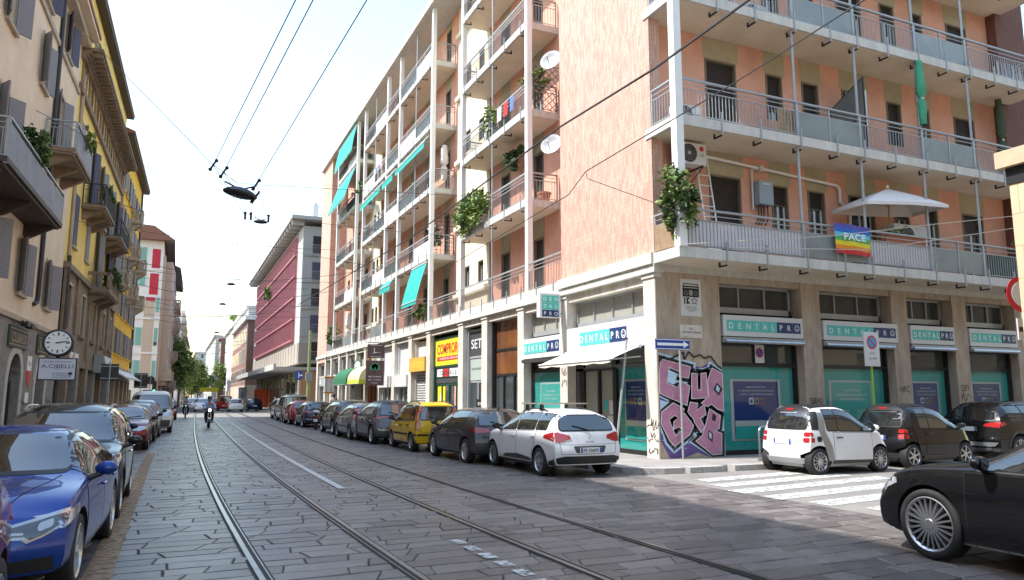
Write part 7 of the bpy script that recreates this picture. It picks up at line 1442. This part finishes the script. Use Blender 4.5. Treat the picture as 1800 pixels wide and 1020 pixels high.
o=thing('yellow_board','long yellow roof board of a stall beyond the scooter rider','sign board',(4.3,112,1.6)); mb=MB(); mb.box(2.9,5.3,112,112.5,2.35,2.95,YEL); mb.build('board',o); mb=MB(); mb.tube([(3.0,112.2,.02),(3.0,112.2,2.4)],.04,METAL); mb.tube([(5.2,112.2,.02),(5.2,112.2,2.4)],.04,METAL); mb.build('legs',o)
# ------------------------------------------------------------------ overhead wires and lamps
WIRE=mat('overhead_wire',(.05,.05,.055),.6)
def wire(label,pts,r=.012,sag=0,name='overhead_wire',group='overhead tram and lamp wires'):
    P=[Vector(p) for p in pts]; out=[]
    for a,b in zip(P,P[1:]):
        for i in range(9 if sag else 2):
            t=i/(8 if sag else 1); q=a.lerp(b,t); q.z-=sag*4*t*(1-t); out.append(q)
    mb=MB(); mb.tube(out,r,WIRE,5); o=mb.build(name); return tag(o,label,'wire',group)
k=1.2
A1,A2,A3=Vector((.52,20,7.64))*k,Vector((.78,20,7.48))*k,Vector((1.59,20,7.24))*k
off=Vector((0,0,1.72*(1-k))); A1+=off;A2+=off;A3+=off
for a,(x,y),l in ((A1,(1.24,10.4),'left'),(A2,(1.47,10.3),'middle'),(A3,(2.18,9.98),'right')):
    wire('tram contact wire running towards the camera, %s of the three'%l,[a,Vector((x,y,7.4))*k+off,(Vector((x,y,7.4))*k+off)+((Vector((x,y,7.4))*k+off)-a)*1.2],.011)
B=[Vector((2.11,31,8.93)),Vector((2.33,31,8.93)),Vector((3.01,31,8.9))]
C4=[(2.5,50,8.9),(2.75,50,8.9),(3.2,50,8.9)]; D4=[(3.4,85,8.6),(3.6,85,8.6),(4.0,85,8.6)]
for a,b,c_,d_,l in zip((A1,A2,A3),B,C4,D4,('left','middle','right')): wire('tram contact wire running away down the street, %s of the three'%l,[a,b,c_,d_],.011)
def lamp(label,c,w,tilt=0):
    o=thing('street_lamp',label,'street lamp',tuple(c),0,'lamps hung over the tram tracks'); c=Vector(c); mb=MB(); n=20; prof=[(1e-3,.16),(.2,.15),(.4,.08),(.5,0),(.48,-.05),(.3,-.1),(1e-3,-.11)]
    vs=[]
    for r,h in prof:
        for i in range(n): a=2*PI*i/n; x,y,z=r*w*math.cos(a),r*w*.7*math.sin(a),h*w*1.1; vs.append((c.x+x*math.cos(tilt)+z*math.sin(tilt),c.y+y,c.z-x*math.sin(tilt)+z*math.cos(tilt)))
    mb.mesh(vs,[(i*n+j,i*n+(j+1)%n,(i+1)*n+(j+1)%n,(i+1)*n+j) for i in range(len(prof)-1) for j in range(n)],BLACK); mb.build('housing',o,smooth=True)
    mb=MB(); mb.ball((c.x-.02*w,c.y,c.z-.07*w),.27*w,.17*w,.035*w,GLASS,14,6); mb.build('glass_bowl',o,smooth=True)
    mb=MB(); mb.tube([(c.x-.45*w,c.y,c.z+.32*w),(c.x,c.y,c.z+.12*w),(c.x+.4*w,c.y,c.z+.26*w)],.02*w+.008,DMETAL); mb.build('hanger',o)
    return o
L1=Vector((1.21,20,6.96))*k+off
lamp('large black oval street lamp hanging nearest over the tracks',L1,1.05,.16); lamp('second black oval lamp further down the street',(2.71,31,8.75),.55); lamp('third hanging lamp, small, down the street',(2.77,50,8.81),.55); lamp('fourth hanging lamp, tiny, down the street',(2.88,62,8.9),.55); lamp('farthest hanging lamp, tiny, above the far crossing',(3.55,85,8.47),.6)
for a,l in ((A1,'left'),(A2,'middle'),(A3,'right')):
    o=thing('wire_clamp','black insulated wire clamp at the nearest lamp span, %s of the three'%l,'wire clamp',tuple(a)); mb=MB(); mb.tube([a+Vector((-.06,-.04,-.12)),a+Vector((.06,.03,.12))],.035,BLACK,8); mb.ball(a+Vector((.09,0,.15)),.06,.055,.06,BLACK,8,6); mb.ball(a+Vector((-.08,0,-.15)),.06,.055,.06,BLACK,8,6); mb.build('insulator',o)
for b,l in zip(B,('left','middle','right')):
    o=thing('wire_clamp','small black wire clamp at the second lamp span, %s of the three'%l,'wire clamp',tuple(b)); mb=MB(); mb.tube([b+Vector((0,0,-.14)),b+Vector((0,0,.12))],.05,BLACK,6); mb.ball(b+Vector((0,0,.14)),.06,.06,.06,BLACK,8,6); mb.build('insulator',o)
o=thing('cable_weight','dark slanted tensioning block beside the nearest lamp','tension weight',tuple(A3)); mb=MB(); mb.tube([A3+Vector((.12,0,-.2)),A3+Vector((-.12,0,-.6))],[.03,.06],BLACK,8); mb.build('block',o)
wire('span wire from the yellow house cornice to the nearest lamp',[(-4.2,33.3,16.4),A1,A2,A2+Vector((.4,0,-.3))],.012); wire('span wire from the nearest lamp to the apartment block',[A2+Vector((.4,0,-.3)),A3,(11.4,26.5,9.6)],.01)
wire('span wire across the street at the second lamp',[(-4.9,28,11.2),(2.1,31,9.05),(3.0,31,9.05),(11.4,34,9.6)],.01,.1)
wire('span wire from the beige house crossing in front of the red office block',[(-4.6,38,9.6),(11.4,61.2,13.8)],.014,.3)
wire('faint span wire high between the yellow house and the end of the apartment block',[(-3.9,62.5,19.5),(11.4,62.3,19.6)],.01,.4)
for i,(y,z) in enumerate(((50,9.1),(62,9.2),(74,9.4),(85,8.8),(98,9.2),(112,9),(128,9.4),(145,9.2))): wire('faint span wire across the street above the far crossing, %s from the camera'%('third fourth fifth sixth seventh eighth ninth tenth'.split()[i]),[(-3.9+.0275*(y-50),y,z+1),(4,y,z),(11.2,y,z+1.2)],.012+.00012*y,.15)
for i,(y,z0,z1) in enumerate(((44,12.2,10.3),(56,10.4,10.9),(58.5,8.2,8.3),(67,9.8,10.2),(70,11.8,12.2),(79,9.5,11),(90,10.5,12),(105,12,13.5))): wire('thin grey cross wire between the houses and the east side blocks, %s of eight'%('first second third fourth fifth sixth seventh last'.split()[i]),[(-4.3+.0275*(y-44),y,z0),(11.2,y+4,z1)],.009+.00011*y,.35)
wire('thick black cable slung along the front of the apartment block',[(5,1.5,5.75),(5,6.95,5.61),(5,9.37,5.71),(5,17.26,5.56),(5,35.6,6.0)],.015)
wire('thin cable along the corner of the apartment block below the thick one',[(5,1.5,5.1),(5,5.65,4.88),(5,8.63,4.81),(5.2,9.5,4.72),(5.6,16.3,4.7)],.007); wire('short stay cable from the junction to the corner column',[(5,8.63,4.81),(5,8.6,4.7),(5.9,7.7,4.1)],.005)
PALEW=mat('pale_cord',(.5,.47,.4),.7); WIRE_,WIRE=WIRE,PALEW
wire('pale cord slung across the side street above the shop signs, upper of two',[(11.18,14.5,5.42),(16.07,14.5,6.06),(20.26,14.5,6.79),(26,14.5,7.75)],.012); wire('pale cord slung across the side street above the shop signs, lower of two',[(12.69,14.5,5.45),(17.56,14.5,5.8),(26,14.5,7.4)],.012); WIRE=WIRE_
# ------------------------------------------------------------------ people, scooters and bicycles
SKIN=mat('skin',(.36,.2,.13),.6); HAIR=mat('black_hair',(.012,.01,.009),.7); SHIRTB=mat('light_blue_shirt',(.36,.46,.72),.85,var=.1,scale=8); TROU=mat('dark_trousers',(.02,.021,.026),.85); SHOE=mat('dark_shoe',(.015,.013,.012),.6); GREYJ=mat('grey_white_jacket',(.42,.4,.42),.85); PINKJ=mat('pale_pink_top',(.6,.42,.4),.85); EYE=mat('eye_white',(.7,.7,.68),.3)
def skin(name,V,E_,m,parent,sub=2):
    """one smooth surface grown round a skeleton: V = {joint:(position, radius)}"""
    ks=list(V); me=bpy.data.meshes.new(name); me.from_pydata([V[k][0] for k in ks],[(ks.index(a),ks.index(b)) for a,b in E_],[]); o=bpy.data.objects.new(name,me); COL.objects.link(o)
    md=o.modifiers.new('s','SKIN'); md.use_smooth_shade=True
    if not me.skin_vertices: me.skin_vertices.new()
    for i,k in enumerate(ks): r=V[k][1]; r=r if isinstance(r,tuple) else (r,r); me.skin_vertices[0].data[i].radius=r; me.skin_vertices[0].data[i].use_root=(i==0)
    sd=o.modifiers.new('d','SUBSURF'); sd.levels=sub; sd.render_levels=sub
    dg=bpy.context.evaluated_depsgraph_get(); dg.update(); m2=bpy.data.meshes.new_from_object(o.evaluated_get(dg)); o.modifiers.clear(); o.data=m2; bpy.data.meshes.remove(me)
    m2.materials.clear(); m2.materials.append(m); m2.polygons.foreach_set('use_smooth',[True]*len(m2.polygons)); o.parent=parent; INV[o.name]=I4; return o
def person(label,loc,rz,J,top,bottom,hair=None,helmet=None,group=None):
    """J: joints in local space, x forward, y left, z up"""
    o=thing('person',label,'person',loc,rz,group); INV[o.name]=I4; v=lambda a:Vector(a)
    V={'pel':(J['pel'],.12),'bel':(tuple(v(J['pel']).lerp(v(J['che']),.45)),.125),'che':(J['che'],(.17,.13)),'nb':(tuple(v(J['che']).lerp(v(J['hea']),.45)),.062),'hb':(tuple(v(J['che']).lerp(v(J['hea']),.72)),.06),'hea':(J['hea'],(.092,.105)),'crn':(tuple(v(J['hea'])+Vector((-.01,0,.085))),.075)}
    E_=[('pel','bel'),('bel','che'),('che','nb'),('nb','hb'),('hb','hea'),('hea','crn')]
    for s_ in 'lr':
        V['sh'+s_]=(J['sh'+s_],.062);V['el'+s_]=(J['el'+s_],.045);V['wr'+s_]=(J['wr'+s_],.03);V['hi'+s_]=(J['hi'+s_],.09);V['kn'+s_]=(J['kn'+s_],.06);V['an'+s_]=(J['an'+s_],.042);V['to'+s_]=(tuple(v(J['an'+s_])+v(J.get('toe',(.17,0,-.05)))),.036)
        E_+=[('che','sh'+s_),('sh'+s_,'el'+s_),('el'+s_,'wr'+s_),('pel','hi'+s_),('hi'+s_,'kn'+s_),('kn'+s_,'an'+s_),('an'+s_,'to'+s_)]
        w=v(J['wr'+s_]); d=(w-v(J['el'+s_])).normalized(); side=d.cross(Vector((0,0,1))).normalized(); dn=side.cross(d).normalized()
        pm=w+d*.06; V['pa'+s_]=(tuple(pm),(.034,.022)); E_.append(('wr'+s_,'pa'+s_))
        for k in range(4):
            b=pm+d*.03+side*(k-1.5)*.02; L=(.07,.08,.075,.058)[k]; p1=b+d*L*.5-dn*.008; p2=p1+(d*.45-dn*.9).normalized()*L*.5
            V['f%d'%k+s_]=(tuple(b),.0095);V['g%d'%k+s_]=(tuple(p1),.0088);V['h%d'%k+s_]=(tuple(p2),.0075); E_+=[('pa'+s_,'f%d'%k+s_),('f%d'%k+s_,'g%d'%k+s_),('g%d'%k+s_,'h%d'%k+s_)]
        ts=-1 if s_=='l' else 1
        V['t1'+s_]=(tuple(w+d*.045+side*.035*ts-dn*.01),.011);V['t2'+s_]=(tuple(w+d*.085+side*.05*ts-dn*.03),.009); E_+=[('pa'+s_,'t1'+s_),('t1'+s_,'t2'+s_)]
    skin('body',V,E_,SKIN,o)
    h=v(J['hea']); mb=MB(); mb.ball((h.x+.105,h.y,h.z-.005),.022,.016,.026,SKIN,8,6); mb.build('nose',o,smooth=True)
    for s_ in (-1,1): mb=MB(); mb.ball((h.x+.012,h.y+s_*.098,h.z),.018,.012,.03,SKIN,8,6); mb.build('ear',o,smooth=True)
    for s_ in (-1,1): mb=MB(); mb.ball((h.x+.088,h.y+s_*.035,h.z+.03),.014,.015,.011,EYE,8,6); mb.ball((h.x+.1,h.y+s_*.035,h.z+.03),.005,.007,.007,HAIR,6,4); mb.tube([(h.x+.098,h.y+s_*.018,h.z+.052),(h.x+.092,h.y+s_*.055,h.z+.052)],.006,HAIR,5); mb.build('eye',o)
    mb=MB(); mb.tube([(h.x+.088,h.y-.025,h.z-.052),(h.x+.096,h.y,h.z-.054),(h.x+.088,h.y+.025,h.z-.052)],.007,mat('lips',(.3,.1,.09),.5),5); mb.build('mouth',o)
    S={'pel':(J['pel'],.135),'bel':(V['bel'][0],.15),'che':(J['che'],(.205,.175)),'nb':(tuple(v(J['che']).lerp(v(J['hea']),.32)),.075)}; e=[('pel','bel'),('bel','che'),('che','nb')]
    for s_ in 'lr': S['sh'+s_]=(J['sh'+s_],.075);S['el'+s_]=(J['el'+s_],.058);S['cu'+s_]=(tuple(v(J['el'+s_]).lerp(v(J['wr'+s_]),.85)),.042); e+=[('che','sh'+s_),('sh'+s_,'el'+s_),('el'+s_,'cu'+s_)]
    skin('shirt',S,e,top,o)
    S={'pel':(tuple(v(J['pel'])+Vector((0,0,-.02))),.14)}; e=[]
    for s_ in 'lr': S['hi'+s_]=(J['hi'+s_],.1);S['kn'+s_]=(J['kn'+s_],.075);S['an'+s_]=(tuple(v(J['kn'+s_]).lerp(v(J['an'+s_]),.92)),.06); e+=[('pel','hi'+s_),('hi'+s_,'kn'+s_),('kn'+s_,'an'+s_)]
    skin('trousers',S,e,bottom,o)
    for s_ in 'lr':
        t=J.get('toe',(.17,0,-.05)); a=v(J['an'+s_]); skin('shoe',{'a':(tuple(a+Vector((-.03,0,-.02))),.05),'b':(tuple(a+v(t)*.5+Vector((0,0,-.015))),.046),'c':(tuple(a+v(t)*1.1),.038)},[('a','b'),('b','c')],SHOE,o,1)
    mb=MB()
    if helmet:
        mb.ball((h.x-.03,h.y,h.z+.075),.13,.13,.11,helmet,16,10); mb.lathe([(.132,0),(.137,.02),(.13,.04)],(h.x-.015,h.y,h.z+.02),(0,0,1),helmet,16); mb.build('helmet',o,smooth=True)
    else: mb.ball((h.x-.022,h.y,h.z+.05),.112,.112,.11,hair or HAIR,14,8); mb.ball((h.x-.05,h.y,h.z+.0),.08,.1,.1,hair or HAIR,12,8); mb.build('hair',o,smooth=True)
    return o
RIDE=dict(pel=(-.3,0,.88),che=(-.16,0,1.26),hea=(-.07,0,1.57),shl=(-.15,.19,1.36),shr=(-.15,-.19,1.36),ell=(.08,.3,1.13),elr=(.08,-.3,1.13),wrl=(.31,.31,1.03),wrr=(.31,-.31,1.03),hil=(-.26,.1,.84),hir=(-.26,-.1,.84),knl=(.14,.2,.78),knr=(.14,-.2,.78),anl=(.1,.17,.36),anr=(.1,-.17,.36),toe=(.18,.02,-.06))
def scooter(name,label,loc,rz,m,seat=None,lit=False,group=None,cover=None):
    o=thing(name,label,'scooter',loc,rz,group); INV[o.name]=I4; seat=seat or BLACK
    for nm,x in (('front_wheel',.62),('rear_wheel',-.62)):
        mb=MB(); mb.lathe([(.15,-.05),(.2,-.055),(.245,-.04),(.255,0),(.245,.04),(.2,.055),(.15,.05)],(x,0,.255),(0,1,0),RUBBER,24); w=mb.build(nm,o,smooth=True); mb=MB(); mb.lathe([(.155,.04),(.14,.03),(.05,.035),(1e-3,.035)],(x,0,.255),(0,1,0),ALLOY,16); mb.lathe([(.155,.04),(.14,.03),(.05,.035),(1e-3,.035)],(x,0,.255),(0,-1,0),ALLOY,16); mb.build('rim',w)
    mb=MB(); mb.prism([(.35,.5),(.5,.95),(.42,1.02),(.36,.98),(.24,.42),(.3,.36)],'y',-.19,.19,m); mb.build('front_shield',o); mb=MB(); mb.box(-.25,.3,-.17,.17,.28,.36,m); mb.build('footboard',o)
    mb=MB(); mb.tube([(-.15,0,.5),(-.4,0,.58),(-.7,0,.64),(-.88,0,.68)],[.15,.2,.18,.06],m,12); mb.build('rear_body',o,smooth=True); mb=MB(); mb.tube([(.02,0,.74),(-.25,0,.78),(-.6,0,.8),(-.85,0,.82)],[.08,.13,.13,.07],seat,10); mb.build('seat',o,smooth=True)
    mb=MB(); mb.tube([(.62,.09,.26),(.5,.07,.6),(.44,.04,.95)],.03,METAL); mb.tube([(.62,-.09,.26),(.5,-.07,.6),(.44,-.04,.95)],.03,METAL); mb.build('fork',o); mb=MB(); mb.prism([(.35,.36),(.5,.56),(.68,.58),(.85,.46),(.9,.36),(.8,.42),(.62,.5),(.45,.44)],'y',-.075,.075,m); mb.build('mudguard',o)
    mb=MB(); mb.tube([(.36,.36,1.02),(.38,.2,1.05),(.42,0,1.06),(.38,-.2,1.05),(.36,-.36,1.02)],.02,BLACK,8); mb.build('handlebar',o)
    mb=MB(); mb.ball((.5,0,.98),.1,.17,.12,m,14,8); h=mb.build('headset',o,smooth=True); mb=MB(); mb.disc((.6,0,.97),.075,(1,0,.1),mat('lit_headlamp',(1,.97,.9),.3,emit=4) if lit else CLEARL,16,.02); mb.build('headlamp',h)
    for s_ in (-1,1): mb=MB(); mb.tube([(.38,s_*.24,1.05),(.4,s_*.33,1.22)],.008,BLACK); mb.ball((.4,s_*.36,1.24),.02,.06,.045,BLACK,10,6); mb.build('mirror',o)
    mb=MB(); mb.box(-.93,-.9,-.08,.08,.62,.72,REDL); mb.build('tail_lamp',o); mb=MB(); mb.box(-.95,-.94,-.1,.1,.42,.56,PLATE); mb.build('number_plate',o)
    if cover: mb=MB(); mb.ball((-.45,0,.9),.4,.2,.12,cover,14,8); mb.build('seat_cover',o,smooth=True)
    return o
BLKS=paint('black_scooter_paint',(.012,.012,.013),.2,.3)
scooter('scooter','black scooter with its round headlamp lit, ridden towards the camera between the rails',(1.72,45.0,0),rad(-90),BLKS,lit=True)
person('person in a light blue shirt and dark helmet riding the black scooter towards the camera',(1.72,45.0,0),rad(-90),RIDE,SHIRTB,TROU,helmet=mat('black_helmet',(.012,.012,.014),.25,coat=.6))
scooter('scooter','dark scooter further back on the left, ridden towards the camera',(.75,66.5,0),rad(-90),BLKS)
person('person in a grey white jacket riding the second dark scooter near the left kerb',(.75,66.5,0),rad(-90),RIDE,GREYJ,TROU,helmet=mat('dark_grey_helmet',(.04,.04,.045),.3,coat=.5))
scooter('scooter','parked dark scooter with a pale seat cover beside the navy hatchback',(6.85,40.6,0),rad(78),BLKS,cover=mat('pale_seat_cover',(.4,.42,.46),.5))
WALK=dict(pel=(0,0,.95),che=(.02,0,1.3),hea=(.05,0,1.62),shl=(.01,.19,1.42),shr=(.01,-.19,1.42),ell=(-.06,.25,1.14),elr=(.08,-.25,1.14),wrl=(.04,.25,.92),wrr=(.24,-.23,.95),hil=(0,.1,.9),hir=(0,-.1,.9),knl=(.16,.1,.5),knr=(-.02,-.1,.48),anl=(.2,.1,.09),anr=(-.26,-.1,.13))
person('dark haired person in a grey jacket walking on the right pavement beyond the navy hatchback',(9.9,52,.13),rad(85),WALK,GREYJ,TROU)
person('person in a pale pink top walking beyond the silver off road car',(10.0,72.2,.0),rad(-70),WALK,PINKJ,TROU,hair=mat('brown_hair',(.05,.025,.015),.7))
person('person in a white shirt walking near the parked bicycles at the far crossing',(10.2,88,.13),rad(180),WALK,mat('white_shirt',(.6,.6,.6),.85),TROU)
person('person in dark clothes standing by the orange hoarding',(9.6,104,.13),rad(200),WALK,TROU,TROU)
def bicycle(label,x,y,rz,m):
    o=thing('bicycle',label,'bicycle',(x,y,.13),rz,'bicycles parked at the far right crossing'); INV[o.name]=I4
    for xx in (-.52,.52):
        mb=MB(); mb.lathe([(.31,-.018),(.335,0),(.31,.018),(.3,0),(.31,-.018)],(xx,0,.335),(0,1,0),RUBBER,22)
        for i in range(8): a=PI*i/4; mb.tube([(xx,0,.335),(xx+.3*math.cos(a),0,.335+.3*math.sin(a))],.004,METAL,3)
        mb.build('wheel',o)
    mb=MB()
    for a,b in (((-.52,.335),(-.15,.75)),((-.52,.335),(-.08,.3)),((-.08,.3),(-.17,.8)),((-.15,.72),(.36,.78)),((-.08,.3),(.38,.7)),((.34,.85),(.52,.335)),((.34,.85),(.32,1.0))): mb.tube([(a[0],0,a[1]),(b[0],0,b[1])],.018,m,6)
    mb.build('frame',o); mb=MB(); mb.tube([(.25,.26,1.02),(.34,.1,1.0),(.34,-.1,1.0),(.25,-.26,1.02)],.013,BLACK,6); mb.build('handlebar',o); mb=MB(); mb.prism([(-.3,-.08),(-.3,.08),(-.02,.02),(-.02,-.02)],'z',.82,.88,BLACK); mb.build('saddle',o)
for i,(y,m,l) in enumerate(((78.5,DMETAL,'dark bicycle nearest in the row at the far right crossing'),(80.2,REDS,'red framed bicycle in the row at the far right crossing'),(82,STEEL,'silver bicycle in the row at the far right crossing'),(84,DMETAL,'dark bicycle last in the row at the far right crossing'))): bicycle(l,9.55+.1*i,y,rad(60+i*17),m)
# ------------------------------------------------------------------ light and camera
w=bpy.data.worlds.new('World'); scene.world=w; w.use_nodes=True; nt=w.node_tree; bg=nt.nodes['Background']
sky=nt.nodes.new('ShaderNodeTexSky'); sky.sky_type='NISHITA'; sky.sun_disc=False; AZ=rad(-78); EL=rad(54)
sky.sun_elevation=EL; sky.sun_rotation=AZ; sky.air_density=1.85; sky.dust_density=0.9; sky.ozone_density=1.0; sky.altitude=100
nt.links.new(sky.outputs[0],bg.inputs[0]); bg.inputs[1].default_value=.15
sd=bpy.data.lights.new('sun','SUN'); sd.energy=3.1; sd.angle=rad(.53); sd.color=(1,.965,.92); so=bpy.data.objects.new('sun',sd); COL.objects.link(so)
dv=Vector((math.sin(AZ)*math.cos(EL),math.cos(AZ)*math.cos(EL),math.sin(EL))); so.rotation_euler=dv.to_track_quat('Z','Y').to_euler(); so.location=(0,0,60)
cd=bpy.data.cameras.new('camera'); cam=bpy.data.objects.new('camera',cd); COL.objects.link(cam); cam.location=(0,0,1.72)
cam.rotation_euler=(rad(90+8.1856),0,-rad(24.19)); cd.sensor_width=36; cd.lens=26.0; cd.clip_start=.1; cd.clip_end=3000; scene.camera=cam
vs=scene.view_settings; vs.view_transform='Standard'; vs.look='None'; vs.exposure=1.4; vs.gamma=1; vs.use_curve_mapping=False
scene.display_settings.display_device='sRGB'
scene.cycles.max_bounces=6; scene.cycles.diffuse_bounces=4; scene.cycles.glossy_bounces=3; scene.cycles.transparent_max_bounces=8
